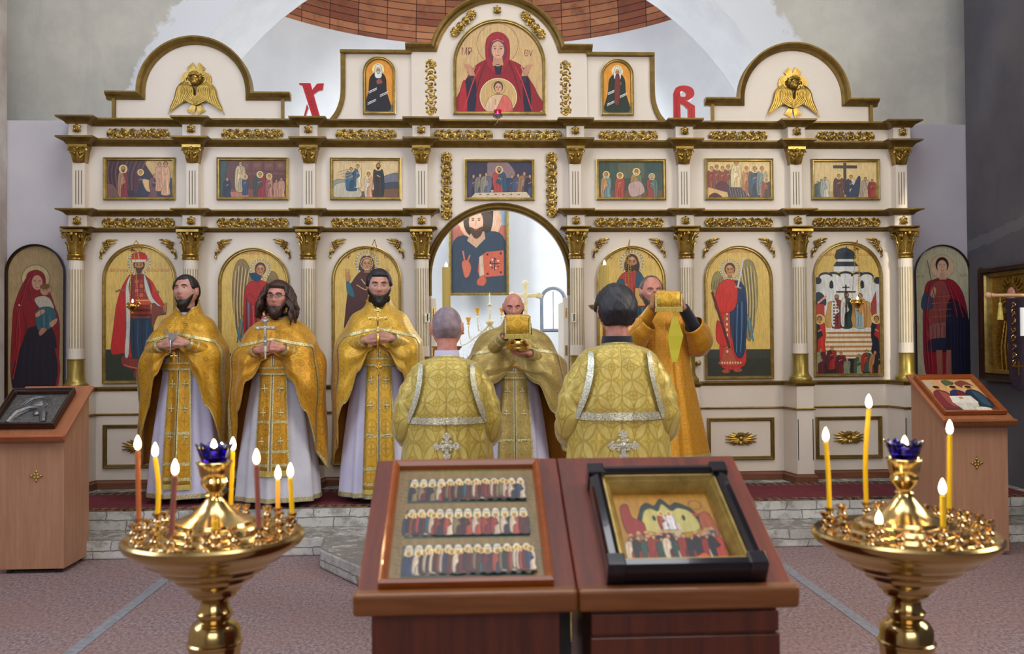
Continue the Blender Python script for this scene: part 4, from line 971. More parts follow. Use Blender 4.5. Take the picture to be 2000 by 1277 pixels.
p.blob([(650, 358), (664, 350), (690, 360), (700, 388), (650, 388)], '#8f9586').blob([(735, 352), (778, 338), (782, 372), (740, 366)], '#6a6c78').blob([(735, 362), (780, 356), (780, 376), (740, 374)], '#3a4054').blob([(700, 376), (780, 368), (782, 390), (700, 390)], '#6e4c34').blob([(652, 364), (676, 356), (704, 372), (700, 386), (655, 386)], '#b9b49e')
p.fig(687, 372, 46, '#27506b', '#3a6580', lean=-.02, w_=.44).fig(699, 366, 46, '#d6c7a4', '#3b5f78', w_=.3)
for k in range(4): p.line([(662+k*3, 336+k*5), (684+k*2, 330+k*5)], 1.4, '#9c8a70', False)
p.fig(720, 387, 52, '#cf9c78', '#d6c4a8', w_=.28).fig(739, 384, 66, '#3b2a26', '#1f2b30', w_=.30, side=-1, beard='#2b1b14').line([(741, 314), (742, 324)], .9, '#40332a', False).line([(737, 317), (745, 317)], .9, '#40332a', False)
p.text('КРЕЩЕНIЕ ГОСПОДНЕ', 700, 318, 4, '#a05540', .6); p.done(p.t)
p = wall_icon(907, 311, 1044, 392, YI, 'festival_icon', 'small landscape icon of a supper round a table, directly above the gate arch', False, 6, bg='#2b2a45')
p.blob([(955, 316), (990, 316), (1005, 345), (950, 345)], '#8a6f70').blob([(912, 330), (930, 316), (950, 316), (946, 350), (912, 360)], '#26253d').poly([(925, 372), (1030, 370), (1040, 388), (915, 388)], '#c6b596')
for u, h, r_, cl in ((925, 44, '#1d2038', '#35335a'), (938, 46, '#3a4d72', '#7c7468'), (950, 48, '#5b6579', '#8a8474'), (1000, 44, '#5e3a48', '#273a5c'), (1012, 46, '#9b5a45', '#3a4d72'), (1024, 50, '#6e4038', '#8f6f4f'), (1035, 44, '#39466a', '#21253f')): p.fig(u, 384, h, r_, cl, halo=None, w_=.44, skin='#c08e6a')
p.fig(975, 384, 58, '#b23a30', '#1f4a64', w_=.44, halo=('#c9ab7a', '#e4cd9e'), beard='#3a2418', side=-1).poly([(928, 377), (1028, 375), (1036, 386), (920, 386)], '#cdbd9f')
for k in range(6): p.ell(938+k*15, 380, 3, 1.5, '#8a6a4c', n=8)
p.done(p.t)
p = fest(1164, 311, 1300, 391, 'small green landscape icon of a child presented in a temple, third from right', '#3e5148')
p.rect(1170, 316, 1190, 350, '#34473f').rect(1262, 318, 1296, 336, '#2f4a46').rect(1208, 318, 1258, 348, '#56604c').rect(1168, 372, 1298, 389, '#6c5238')
p.fig(1184, 388, 52, '#6d8f92', '#b28a5e', w_=.36, beard='#b9b4a8').fig(1211, 388, 50, '#a5463a', '#b0503e', w_=.36).fig(1243, 386, 56, '#6b7b56', '#a8864c', w_=.38, beard='#cfc8b8').blob([(1228, 360), (1250, 354), (1258, 376), (1232, 384)], '#b79a94').fig(1273, 388, 48, '#94463a', '#56746c', w_=.42, side=-1, hood='#a8b2a0'); p.done(p.t)
p = fest(1376, 310, 1509, 391, 'small landscape icon of mourners round a bier on gold, second from right', '#d9bd80')
p.rect(1382, 340, 1500, 388, '#caa668')
for k, u in enumerate((1390, 1400, 1411, 1422)): p.fig(u, 372, 48+k % 2*3, ('#a9603f', '#7b6a4a')[k % 2], '#8b3d30', w_=.32)
p.fig(1438, 372, 60, '#d8c08c', '#e0cd9e', w_=.32).fig(1458, 376, 52, '#b0683e', '#c08a58', w_=.3).fig(1474, 384, 60, '#1f3444', '#27506b', w_=.36).fig(1488, 380, 56, '#a79c7c', '#6c7f82', w_=.34).fig(1496, 386, 38, '#31303a', '#8f4433', w_=.42)
p.blob([(1398, 362), (1412, 354), (1424, 366), (1420, 374), (1404, 372)], '#5c2438').poly([(1420, 366), (1446, 366), (1464, 386), (1424, 388), (1418, 380)], '#3d3540').poly([(1382, 366), (1420, 376), (1422, 388), (1382, 388)], '#d2ae74').blob([(1384, 384), (1396, 377), (1410, 386), (1396, 388)], '#4e1626')
for k in range(7): p.line([(1424+k*5, 368), (1428+k*5, 386)], .9, '#8c8478', False)
p.done(p.t)
p = fest(1584, 311, 1717, 391, 'small landscape icon of a tall dark cross on gold, first from right', '#d9bf82')
p.rect(1590, 374, 1712, 388, '#b99c62').rect(1647, 318, 1653, 380, '#3c2a26').rect(1627, 323, 1674, 329, '#3c2a26')
for u, h, r_, cl in ((1597, 34, '#2a4a4c', '#23383a'), (1604, 38, '#3c5b60', None), (1611, 42, '#c6c2ae', '#9aa298'), (1638, 48, '#5a3230', '#4a2a2a'), (1662, 46, '#d2c8ac', '#1d2f48'), (1690, 42, '#b9a987', '#a4988a'), (1703, 38, '#a5382f', '#8c2f2a')): p.fig(u, 387, h, r_, cl, w_=.4, halo=None if h < 44 else ('#d8b86a', '#ecd9a6'))
p.blob([(1655, 387), (1668, 360), (1676, 345), (1680, 350), (1674, 387)], '#1c3350'); p.done(p.t)
# ------------------------------------------------------------------ top tier
def hierarch(p, u, v0, v1, c1, white):
    h = v1-v0; p.rect(u-40, v1-h*.14, u+40, v1+10, '#6d6a4c'); p.ell(u, v0+h*.14, h*.12, h*.12, '#e8d99b')
    p.blob([(u-5, v0+h*.2), (u-h*.17, v0+h*.32), (u-h*.2, v0+h*.6), (u-h*.27, v1-h*.06), (u, v1), (u+h*.25, v1-h*.05), (u+h*.17, v0+h*.6), (u+h*.15, v0+h*.32), (u+5, v0+h*.2)], c1)
    for k, z in ((-.2, .55), (-.22, .78), (.03, .62)): p.line([(u+k*h, v0+h*(z+.05)), (u+(k+.17)*h, v0+h*(z-.03))], 1.6, white, False); p.line([(u+k*h, v0+h*(z+.08)), (u+(k+.17)*h, v0+h*z)], 1.2, white, False)
    p.blob([(u-6, v0+h*.3), (u-6, v0+h*.1), (u, v0+h*.04), (u+6, v0+h*.1), (u+6, v0+h*.3)], '#d9d9d2'); p.face(u, v0+h*.15, h*.05, '#cfcac2', '#b8b2a6'); p.blob([(u-3, v0+h*.36), (u+5, v0+h*.34), (u+8, v0+h*.42), (u-2, v0+h*.44)], '#8d4a3c')
p = wall_icon(709, 111, 773, 224, YI, 'icon', 'small arched icon of a bishop in black vestments, left of the large central icon', True, 6, bg='#d9912a')
hierarch(p, 739, 122, 218, '#12121c', '#cfcfca'); p.done(p.t)
p = wall_icon(1173, 116, 1237, 226, YI, 'icon', 'small arched icon of a bishop in dark green vestments, right of the large central icon', True, 6, bg='#d9912a')
hierarch(p, 1206, 126, 220, '#16281f', '#d8d8d0'); p.blob([(1202, 150), (1210, 150), (1209, 200), (1200, 200)], '#6e2a24'); p.done(p.t)
p = wall_icon(884, 38, 1066, 225, YP-.022, 'large_icon', 'large arched icon of a deep-red-veiled woman with raised hands, at the top centre', True, 7, bg='#c9a874', k=1.0)
p.ring(972, 86, 40, .8, '#6a3f30')
p.blob([(955, 116), (930, 128), (915, 148), (898, 180), (895, 218), (1052, 218), (1048, 180), (1030, 148), (1018, 128), (990, 116)], '#8c1420')
p.blob([(908, 160), (926, 150), (930, 180), (926, 218), (912, 218), (908, 190)], '#1a1130').blob([(1022, 152), (1034, 160), (1036, 218), (1024, 218)], '#1a1130')
p.blob([(898, 180), (908, 158), (912, 218), (895, 218)], '#a81c28')
for s_ in (-1, 1):
    u = 973+s_*54
    p.blob([(u+s_*0, 150), (u+s_*8, 136), (u+s_*3, 128), (u-s_*7, 140), (u-s_*8, 152)], '#c08a6a'); p.blob([(u-s_*8, 150), (u+s_*1, 150), (u-s_*2, 162), (u-s_*10, 160)], '#3c2334')
    for k in range(4): p.line([(u+s_*(6-k*2), 140-k), (u+s_*(13-k*3.2), 125+k*.5)], 2.4, '#c08a6a', False)
    p.line([(u-s_*4, 142), (u-s_*9, 129)], 2.6, '#c08a6a', False)
    p.line([(972+s_*22, 120), (972+s_*34, 150), (972+s_*44, 190)], 2, '#5c0c18'); p.line([(972+s_*34, 130), (972+s_*48, 160), (972+s_*66, 214)], 2, '#c4323a')
p.blob([(950, 122), (949, 84), (958, 68), (972, 63), (986, 68), (995, 84), (994, 122), (984, 140), (972, 146), (960, 140)], '#9a1a26')
p.blob([(957, 112), (956, 88), (963, 80), (981, 80), (988, 88), (987, 112), (972, 122)], '#6e3040')
p.poly([(964, 110), (981, 110), (983, 128), (972, 134), (962, 128)], '#b98a6c').poly([(965, 126), (981, 126), (978, 146), (968, 146)], '#231430').line([(962, 124), (972, 129), (983, 124)], 2, '#c9a04e')
p.ell(972.5, 98, 12.5, 17, '#cf9f80').line([(963, 92), (967, 90.5), (970, 92)], 1.1, '#4a2c24').line([(976, 92), (979, 90.5), (983, 92)], 1.1, '#4a2c24')
for q in (-1, 1): p.ell(973+q*6, 95, 2.4, 1.1, '#3a2430').line([(973+q*3.4, 97), (973+q*8.4, 97)], .6, '#a87858', False)
p.line([(973.5, 94), (971.8, 103), (974, 104)], 1, '#a26c50').line([(969, 109), (973, 108), (977, 109)], 1.5, '#a8443c').line([(961, 82), (972, 78), (984, 82)], 1.2, '#c98a80')
p.ell(973, 189, 36, 36, '#c9a86c', 0, 36).ring(973, 189, 35, 1.4, '#e8d8b0', 36)
p.ring(973, 172, 13, .7, '#6a3f30'); p.blob([(964, 186), (952, 196), (950, 218), (998, 218), (996, 200), (984, 186)], '#d4b490').blob([(984, 186), (996, 196), (999, 216), (970, 218), (976, 200)], '#d0655a')
p.face(973, 171, 8.5, '#4a2a1e', None, None, '#cf9f80').line([(967, 205), (967, 194)], 2.4, '#c08a6a', False)
p.text('МР', 912, 108, 20, '#6b2a22', .7).text('ΘV', 1032, 110, 18, '#6b2a22', .7); p.done(p.t)
# ------------------------------------------------------------------ arched icons on the side panels
p = wall_icon(12, 477, 128, 900, 8.09, 'wall_icon', 'tall arched icon of a red-veiled mother holding a child, on the left wall panel', True, 4, 'brownl', '#a08a62', .03)
p.ell(70, 545, 28, 28, '#b8a87c').ring(70, 545, 27, 1.1, '#5a4630')
p.blob([(56, 540), (30, 590), (24, 640), (22, 740), (40, 770), (100, 770), (112, 740), (117, 640), (108, 600), (90, 560)], '#7c0f1c')
p.blob([(48, 660), (60, 640), (100, 640), (112, 690), (110, 760), (60, 820), (24, 745)], '#120c20')
p.blob([(54, 565), (52, 540), (60, 530), (75, 528), (88, 540), (88, 570), (74, 592), (60, 590)], '#7c0f1c')
p.ell(73, 552, 10.5, 14.5, '#b98f76').line([(66, 549), (70, 548)], 1.2, '#3c2018', False).line([(75, 549), (80, 549)], 1.2, '#3c2018', False).line([(73, 550), (72, 557)], .9, '#946a50', False).line([(70, 562), (76, 562)], 1.2, '#8c3a38', False)
p.ring(90, 566, 11, .8, '#5a4630').ell(88, 567, 9, 10, '#b58a68').ell(88, 560, 9.4, 5.5, '#7a4a2c')
for q in (-1, 1): p.ell(88+q*3.2, 567, 1.3, .9, '#3c2018', n=8)
p.blob([(68, 584), (84, 578), (98, 584), (106, 604), (96, 614), (76, 600)], '#b5ab9c').blob([(74, 604), (98, 600), (110, 612), (104, 636), (80, 650), (70, 628)], '#2d5a68').blob([(70, 612), (84, 604), (88, 610), (72, 620)], '#b98f76').blob([(98, 630), (112, 622), (110, 632), (100, 640)], '#b98f76').blob([(76, 650), (82, 640), (92, 644), (80, 656)], '#a8785c')
p.line([(34, 600), (40, 660), (26, 740)], 2, '#a3202a').line([(46, 610), (52, 640), (46, 662)], 2, '#54081a').line([(110, 680), (116, 720), (110, 764)], 5, '#8c1420')
for k in range(5): p.line([(50+k*12, 668), (46+k*13, 710), (44+k*14, 760)], 1.1, '#26203c')
for k in range(4): p.line([(80+k*6, 608+k*3), (82+k*5, 640)], 1, '#5b8a94' if k % 2 else '#173844')
for q_ in ([(60, 536), (44, 570), (40, 600)], [(50, 560), (34, 620), (30, 680)], [(66, 530), (58, 560), (62, 588)]): p.line(q_, 1.4, '#4c0814').line([(a+2, b_) for a, b_ in q_], .9, '#a52834')
p.ell(38, 596, 2, 2, '#d8b070', n=6).done(p.t)
p = wall_icon(1788, 478, 1896, 900, 8.09, 'wall_icon', 'tall arched icon of a young martyr in a crimson cloak, on the right wall panel', True, 3, 'brownl', '#a5a288', .02)
p.ell(1842, 521, 24, 24, '#b9a184').ring(1842, 521, 23, .8, '#8c6a50')
p.blob([(1826, 546), (1808, 562), (1803, 640), (1806, 720), (1820, 735), (1880, 735), (1892, 640), (1884, 580), (1868, 552), (1850, 544)], '#7e1026')
p.blob([(1820, 560), (1850, 552), (1858, 600), (1862, 640), (1818, 640)], '#7d3838').blob([(1818, 634), (1862, 632), (1866, 662), (1816, 664)], '#86504c')
for k in range(6): p.line([(1822+k*7.4, 636), (1822+k*7.4, 662)], 1.2, '#3f2024', False)
p.blob([(1816, 664), (1866, 662), (1868, 684), (1814, 686)], '#161a38').blob([(1850, 600), (1872, 590), (1896, 640), (1892, 735), (1852, 735)], '#0f1026').poly([(1828, 684), (1840, 684), (1840, 735), (1830, 735)], '#8a5448').poly([(1848, 684), (1858, 684), (1858, 735), (1846, 735)], '#8a5448')
p.blob([(1800, 596), (1806, 574), (1820, 576), (1822, 600), (1806, 606)], '#223a5c').blob([(1818, 576), (1824, 560), (1830, 566), (1826, 582)], '#b07e68').line([(1813, 508), (1838, 640)], 1.4, '#4a3028', False)
p.ell(1842, 517, 13, 15, '#1c1416').ell(1842, 521, 9.5, 13, '#c09a84').line([(1836, 518), (1840, 517)], 1, '#2c1c1c', False).line([(1844, 517), (1848, 518)], 1, '#2c1c1c', False).line([(1842, 518), (1841, 525)], .9, '#96705c', False).line([(1839, 529), (1845, 529)], 1.2, '#8c3a38', False).poly([(1838, 532), (1847, 532), (1850, 546), (1836, 546)], '#b48a72')
for q_ in ([(1818, 556), (1810, 600), (1808, 660), (1812, 720)], [(1856, 556), (1868, 580), (1880, 620)], [(1850, 552), (1862, 590), (1868, 620)], [(1812, 620), (1816, 680), (1818, 728)]): p.line(q_, 1.8, '#4c0818').line([(a+2.5, b_) for a, b_ in q_], 1.1, '#a8283c')
for k in range(5): p.line([(1856+k*7, 612+k*4), (1858+k*6, 660), (1856+k*7, 728)], 1.1, '#1f2448')
for k in range(4): p.line([(1822+k*9, 574), (1824+k*9, 630)], .9, '#5c2428', False).line([(1820, 580+k*13), (1858, 578+k*13)], .7, '#a06a50', False)
p.text('ВЛК МЧ', 1799, 543, 7, '#8c4a3c', .5).text('ПАНТЕЛ', 1884, 541, 7, '#8c4a3c', .5).done(p.t)
# red letters standing on the cornice blocks
def letter(u0, u1, v0, v1, polys, carve, name, label):
    pc = at((u0+u1)/2, v1, 7.94); z0 = zz(231.5); k = (at((u0+u1)/2, v0, 7.94).z-pc.z)/(v1-v0); kx = (at(u1, v1, 7.94).x-at(u0, v1, 7.94).x)/(u1-u0); um = (u0+u1)/2
    b = MB()
    for i_, p_ in enumerate(polys):
        q = [((u-um)*kx, (v1-v)*k) for u, v in p_]
        A = sum(q[i-1][0]*q[i][1]-q[i][0]*q[i-1][1] for i in range(len(q)))
        b.prism(q if A < 0 else q[::-1], .012+.0011*i_, -.014-.0011*i_, XZ(0))
    b.cur = 1
    for (a, c) in carve:
        n = 9
        for i in range(n):
            t = (i+.5)/n; u = a[0]+(c[0]-a[0])*t; v = a[1]+(c[1]-a[1])*t
            b.ball(((u-um)*kx, -.013, (v1-v)*k), .007, .003, .010, 8, 6)
    o = b.obj(name, [MT['red'], MT['redd']], None, smooth=False, loc=(pc.x, 7.94, z0)); tag(o, label, 'letter', 'red carved letters on the icon screen'); return o
kx = abs
letter(583, 633, 162, 231, [[(585, 163), (607, 163), (626, 231), (611, 231), (591, 168), (585, 166)], [(604, 190), (612, 174), (620, 164), (633, 163), (631, 176), (622, 178), (614, 184), (609, 196)], [(600, 204), (603, 211), (596, 231), (593, 231)]], [((598, 170), (618, 226))],
       'red_letter', 'carved red Cyrillic letter Х standing on the left of the icon screen')
o_ = smooth_curve([(1316, 231), (1315, 190), (1322, 173), (1336, 167), (1350, 170), (1356, 180), (1352, 191), (1343, 196), (1356, 208), (1357, 231)], 1, False)
letter(1314, 1358, 167, 233, [[(1315, 233), (1315, 182), (1320, 172), (1328, 170), (1329, 233)], smooth_curve([(1316, 186), (1320, 171), (1336, 166), (1352, 171), (1356, 184), (1347, 194), (1336, 194), (1331, 188), (1338, 188), (1340, 181), (1334, 177), (1328, 181), (1328, 190)], 4), [(1328, 186), (1334, 192), (1344, 198), (1357, 206), (1357, 233), (1343, 233), (1343, 212), (1336, 205), (1328, 201)]], [((1322, 186), (1322, 230)), ((1350, 210), (1350, 230))],
       'red_letter', 'carved red Cyrillic letter В standing on the right of the icon screen')
# ------------------------------------------------------------------ hanging lamps
def flame(b, c, h=.03, r=.007):
    b.lathe([(0, 0), (r*.55, h*.06), (r*.9, h*.2), (r, h*.38), (r*.88, h*.56), (r*.6, h*.76), (r*.28, h*.91), (0, h)], 14, c=c)
def fl_light(loc, e, name='flame_glow'):
    l = bpy.data.lights.new(name, 'POINT'); l.energy = e; l.color = (1, .62, .28); l.shadow_soft_size = .008; o = bpy.data.objects.new(name, l); COL.objects.link(o); o.location = loc
def lampada(u, vtop, vcup, label, ct='goldm', lit=True, du=0):
    Y = 7.86; a = at(u, vtop, Y); c = at(u, vcup, Y); t = thing('hanging_lamp', label, 'oil lamp', (c.x, Y, c.z), group=None)
    H = a.z-c.z
    b = MB(); b.tube([(.03, .13, H+.02), (.02, .03, H+.085), (0, .0, H+.03)], .004, 6); b.tube([(.03, .13, H-.02), (.01, .06, H+.03), (0, 0, H)], .003, 6); b.lathe([(.0, -.004), (.04, -.004), (.012, .012), (0, .02)], 14, c=(0, 0, H-.005)); b.obj('bracket', MT['goldm'], t)
    b = MB()
    for k in range(3):
        q = 2*pi*k/3+.4; n = 26
        for i in range(n):
            s = i/n; r = .012+.036*s; b.ball((r*cos(q), r*sin(q), H*(1-s)+.02*s), .0045, .0045, .007, 6, 4)
    b.obj('chain', MT['crossg'], t)
    b = MB(); b.lathe([(0, -.075), (.008, -.07), (.012, -.06), (.006, -.05), (.03, -.03), (.05, 0), (.044, .018), (.05, .028), (.043, .03), (.03, .026), (0, .0)], 24)
    for k in range(8): q = 2*pi*k/8; b.ball((.05*cos(q), .05*sin(q), .0), .010, .010, .012, 8, 6)
    for k in range(3):
        q = 2*pi*k/3+.4; b.tube([(.048*cos(q), .048*sin(q), .0), (.062*cos(q), .062*sin(q), .02), (.05*cos(q), .05*sin(q), .035)], .004, 6)
    b.obj('cup', MT[ct], t)
    if lit:
        b = MB(); flame(b, (0, 0, .03), .035, .008); b.obj('flame', MT['flame'], t); 
    return t
lampada(259, 488, 598, 'hanging gold oil lamp burning before the crowned prince icon')
lampada(727, 486, 588, 'hanging gold oil lamp burning before the icon of a veiled woman')
lampada(1228, 486, 600, 'hanging gold oil lamp before the icon just right of the gate')
lampada(1675, 486, 592, 'hanging gold oil lamp burning before the icon of the raised cross')
c = at(972, 222, 7.74); t = thing('shelf_lamp', 'small pink glass oil lamp on a bracket below the large top icon', 'oil lamp', c)
b = MB(); b.tube([(-.03, .24, -.05), (0, .1, -.045), (0, 0, -.035)], .004, 6); b.lathe([(0, -.045), (.02, -.04), (.045, -.02), (.047, -.01), (.04, -.012), (0, -.03)], 20); b.obj('bracket', MT['silver'], t)
b = MB(); b.lathe([(0, -.03), (.018, -.028), (.03, -.01), (.032, .018), (.036, .03), (.032, .03), (.028, .018), (.026, -.008), (0, -.022)], 20); b.obj('glass_cup', MT['pink'], t)
b = MB(); flame(b, (0, 0, .0), .026, .006); b.obj('flame', MT['flame'], t)
# ================================================================== ALTAR BEHIND THE GATE
YA = 12.55
p = wall_icon(876, 385, 994, 577, YA, 'hanging_picture', 'large framed picture of a bearded man with a red book hanging on the altar wall', False, 6, 'giltframe', '#55606f', .05, cat='picture')
p.rect(884, 400, 988, 455, '#7f98ad').rect(884, 440, 988, 470, '#a5604f').ring(938, 430, 26, 16, '#c9a184')
p.blob([(906, 436), (910, 400), (938, 390), (962, 405), (960, 445), (948, 466), (918, 460)], '#32241f').blob([(884, 480), (905, 460), (930, 470), (955, 452), (986, 470), (988, 572), (884, 572)], '#2b3a4a')
p.poly([(920, 455), (946, 452), (948, 466), (930, 484), (912, 470)], '#b58f72').ell(930, 434, 14, 24, '#bb957c').blob([(918, 444), (930, 448), (943, 443), (940, 458), (930, 466), (922, 458)], '#4a3026')
for q in (-1, 1): p.line([(930+q*3, 427), (930+q*9, 426)], 1.6, '#3c261c', False).ell(930+q*6, 430, 2.6, 1.3, '#2a1a14')
p.line([(931, 430), (929, 442)], 1.2, '#8d6850', False).line([(926, 449), (934, 449)], 1.3, '#8a4538', False)
p.poly([(936, 502), (950, 492), (984, 489), (984, 538), (938, 542), (933, 530)], '#b3543c').poly([(936, 502), (943, 498), (945, 538), (936, 540)], '#b9a189')
for k in range(9): p.ell(966+9*cos(k*.7), 515+9*sin(k*.7), 1.8, 1.8, '#2d2a33' if k % 2 else '#d8c9a8', n=8)
p.line([(966, 503), (966, 528)], 2, '#2d2a33', False).line([(956, 515), (977, 515)], 2, '#2d2a33', False)
for uu, vv in ((952, 497), (978, 495), (952, 535), (978, 532)): p.ell(uu, vv, 2.4, 2.4, '#2d2a33', n=8)
p.blob([(904, 530), (902, 512), (912, 508), (920, 520), (916, 538), (908, 542)], '#b3604a').line([(908, 512), (904, 490)], 3, '#b3604a', False).line([(913, 510), (918, 498)], 3, '#b3604a', False)
p.blob([(932, 546), (944, 538), (950, 548), (944, 558), (932, 556)], '#b3543c').done(p.t)
# arched window in the altar wall
c = at(1081, 604, 12.2); b = MB(); hw, H = .135, .53
pp = archpath(-hw, hw, -H/2, H/2, 20); b.add([(x, 0, z) for x, z in pp], [tuple(range(len(pp)))[::-1]])
wn = b.obj('window_1', MT['win'], None, smooth=False, loc=(c.x, 12.22, c.z), rot=(0, 0, rad(-14))); wn['kind'] = 'structure'
b = MB(); b.sweep(pp, [(0, -.01), (0, .04), (.03, .045), (.045, .03), (.045, -.03)], XZ(0), closed=True); b.obj('window_frame', MT['greyframe'], wn)
b = MB(); b.box(-.006, .006, -.02, .0, -H/2, H/2-.02); b.obj('window_bar', MT['greyframe'], wn)
# altar table with candelabrum and ornate cross
b = MB(); b.box(-.35, .95, 10.0, 10.9, .28, 1.33); o = b.obj('altar_table', MT['bro4'], None, smooth=False)
bevel(o, .02); tag(o, 'altar table under pale gold cloth behind the gate', 'altar')
c = at(957, 700, 10.4); t = thing('candelabrum', 'seven-branched gold candelabrum hung with crystals on the altar, left of the bald priest', 'candelabrum', (c.x, 10.4, 1.33))
zt = at(957, 570, 10.4).z-1.33; K = zt/130.
b = MB(); b.lathe([(0, 0), (.11, 0), (.11, .012), (.05, .03), (.018, .06), (.014, .2), (.03, .23), (.014, .26), (.012, zt*.5), (.045, zt*.53), (.05, zt*.56), (.012, zt*.6), (.008, zt*.78), (.03, zt*.81), (.008, zt*.84), (.006, zt*.96), (0, zt)], 20)
b.tube([(-.02, 0, zt*.95), (.02, 0, zt*.95)], .004, 6); b.obj('stem', MT['paleg'], t)
cr = MB(); gl = 0
for s in (-1, 1):
    for k, (du, vv) in enumerate(((24, 610), (42, 628), (60, 640))):
        X_ = s*du*.0059; Z_ = at(957, vv, 10.4).z-1.33
        b = MB(); pts = smooth_curve([(0, .42+.0*k), (X_*.4, .34-.03*k), (X_*.9, Z_-.20), (X_, Z_-.06)], 6, False); b.tube([(x, 0, z) for x, z in pts], .006, 6); b.lathe([(0, -.06), (.02, -.055), (.008, -.04), (.014, -.03), (.026, -.02), (.022, -.018), (0, -.02)], 12, c=(X_, 0, Z_)); b.obj('arm', MT['paleg'], t)
        b = MB(); b.lathe([(.008, -.02), (.016, .0), (.030, .035), (.034, .05), (.030, .05), (.014, .0), (.0, -.015)], 12, c=(X_, 0, Z_)); b.obj('glass_shade', MT['waxo'], t)
        for i in range(7):
            for j in range(3): random.seed(k*50+i*5+j+(s > 0)*999); cr.ball((X_*(i/7.)+random.uniform(-.01, .01), random.uniform(-.03, .03), .32-.12*k*(i/7.)+(Z_-.38)*(i/7.)**2-.05*j), .009, .009, .014, 6, 4)
cr.obj('crystal_drops', MT['clear'], t)['kind'] = 'stuff'
c = at(1027, 640, 10.5); t = thing('altar_cross', 'ornate pale gilded cross with rounded ends standing on the altar behind the bald priest', 'cross', (c.x, 10.5, 1.33))
zc = at(1027, 577, 10.5).z-1.33; b = MB(); L = .15
b.box(-.022, .022, -.018, .018, .08, zc+.12); b.box(-.14, .14, -.013, .013, zc-.022, zc+.022); bevel(b.obj('cross_body', MT['paleg'], t, smooth=False), .006)
for x, z in ((0, zc+.14), (-.16, zc), (.16, zc)):
    b = MB(); b.lathe([(0, -.016), (.030, -.016), (.036, 0), (.030, .016), (0, .016)], 16, M=Matrix.Translation((x, 0, z)) @ Matrix.Rotation(rad(90), 4, 'X'))
    for k in range(8): a = 2*pi*k/8; b.ball((x+.036*cos(a), 0, z+.036*sin(a)), .010, .010, .010, 7, 5)
    b.obj('medallion', MT['paleg'], t)
b = MB(); b.lathe([(0, 0), (.10, 0), (.10, .02), (.05, .04), (.025, .09), (0, .09)], 20); b.obj('foot', MT['paleg'], t)
# ================================================================== SIDE LECTERNS
def lectern_side(x0, x1, y0, y1, zf, zb, over, name, label, fromfront=True, ret=False):
    t = thing(name, label, 'lectern', ((x0+x1)/2, y0, 0)); w_ = (x1-x0)/2; d = y1-y0
    b = MB(); b.add([(-w_, 0, .03), (w_, 0, .03), (w_, d, .03), (-w_, d, .03), (-w_, 0, zf), (w_, 0, zf), (w_, d, zb), (-w_, d, zb)], [(0, 3, 2, 1), (0, 1, 5, 4), (1, 2, 6, 5), (2, 3, 7, 6), (3, 0, 4, 7), (4, 5, 6, 7)])
    bevel(b.obj('body', MT['beech'], t, smooth=False), .003)
    for sx in (-1, 1):
        for yy in (.04, d-.04): b = MB(); b.lathe([(0, 0), (.02, 0), (.02, .03), (0, .03)], 12, c=(sx*(w_-.05), yy, 0)); b.obj('foot', MT['rubber'], t)
    sl = atan2(zb-zf, d); b = MB(); L = d/cos(sl)
    b.box(-w_-over, w_+over, -.05, L+.03, 0, .022); o = b.obj('top_board', MT['beecht'], t, smooth=False, loc=(0, 0, zf), rot=(sl, 0, 0)); bevel(o, .004)
    b = MB(); b.box(-w_-over, w_+over, -.075, -.045, -.012, .04); o = b.obj('ledge', MT['ledge'] if not ret else MT['mahog2'], t, smooth=False, loc=(0, 0, zf), rot=(sl, 0, 0)); bevel(o, .008, 3)
    # brass-coloured diamond badge on the front
    b = MB(); R = .05
    for k in range(4): a = pi/2*k; b.add([(0, -.008, 0), (R*.42*cos(a-pi/4), -.003, R*.42*sin(a-pi/4)), (R*cos(a), -.003, R*sin(a)), (R*.42*cos(a+pi/4), -.003, R*.42*sin(a+pi/4))], [(0, 1, 2, 3)])
    for k in range(4): a = pi/2*k; b.ball((R*.6*cos(a), -.006, R*.6*sin(a)), .008, .004, .008, 8, 6); a += pi/4; b.ball((R*.3*cos(a), -.008, R*.3*sin(a)), .008, .004, .008, 8, 6)
    o = b.obj('badge', MT['crossg'], t, loc=(.0 if not ret else .03, 0, zf*.68 if not ret else zf*.70)); return t, sl, L
MT['mahog2'] = m_wood('reddish_ledge', '#8d4c2c', '#a8623c', .35, 'x')
tl, sl, L = lectern_side(-3.17, -2.745, 6.22, 6.62, .94, 1.21, .03, 'lectern', 'beech laminate lectern at the far left carrying a silver icon', ret=True)
t = thing('silver_icon', 'icon under embossed silver in a dark box frame lying on the left lectern', 'icon', (-3.02, 6.22, .94+.030/cos(sl)), (rad(-90)+sl+rad(0), 0, 0))
t.rotation_euler = (sl-rad(90)+0, 0, 0)
w_, h_ = .43, .40
b = MB(); frame_mesh(b, frame_rect(-w_/2, w_/2, 0.0, h_), .035, .045, XZ(0)); bevel(b.obj('frame', MT['brownl'], t, ang=30), .002)
b = MB(); b.box(-w_/2+.02, w_/2-.02, -.012, -.002, .02, h_-.02); b.obj('relief_plate', MT['riza'], t, smooth=False)
b = MB()
b.ball((0, -.012, h_*.66), .045, .016, .05, 16, 10); b.tube([(.075*cos(a), -.016, h_*.62+.075*sin(a)) for a in [rad(q) for q in range(-20, 201, 20)]], .006, 6); b.tube([(.10*cos(a), -.014, h_*.58+.11*sin(a)) for a in [rad(q) for q in range(-10, 191, 20)]], .004, 6)
b.tube([(-.12, -.012, .05), (-.09, -.02, h_*.35), (-.03, -.02, h_*.5), (.04, -.02, h_*.5), (.09, -.02, h_*.34), (.12, -.012, .05)], [.02, .028, .02, .02, .028, .02], 8); b.ball((.04, -.016, h_*.4), .028, .014, .034, 12, 8)
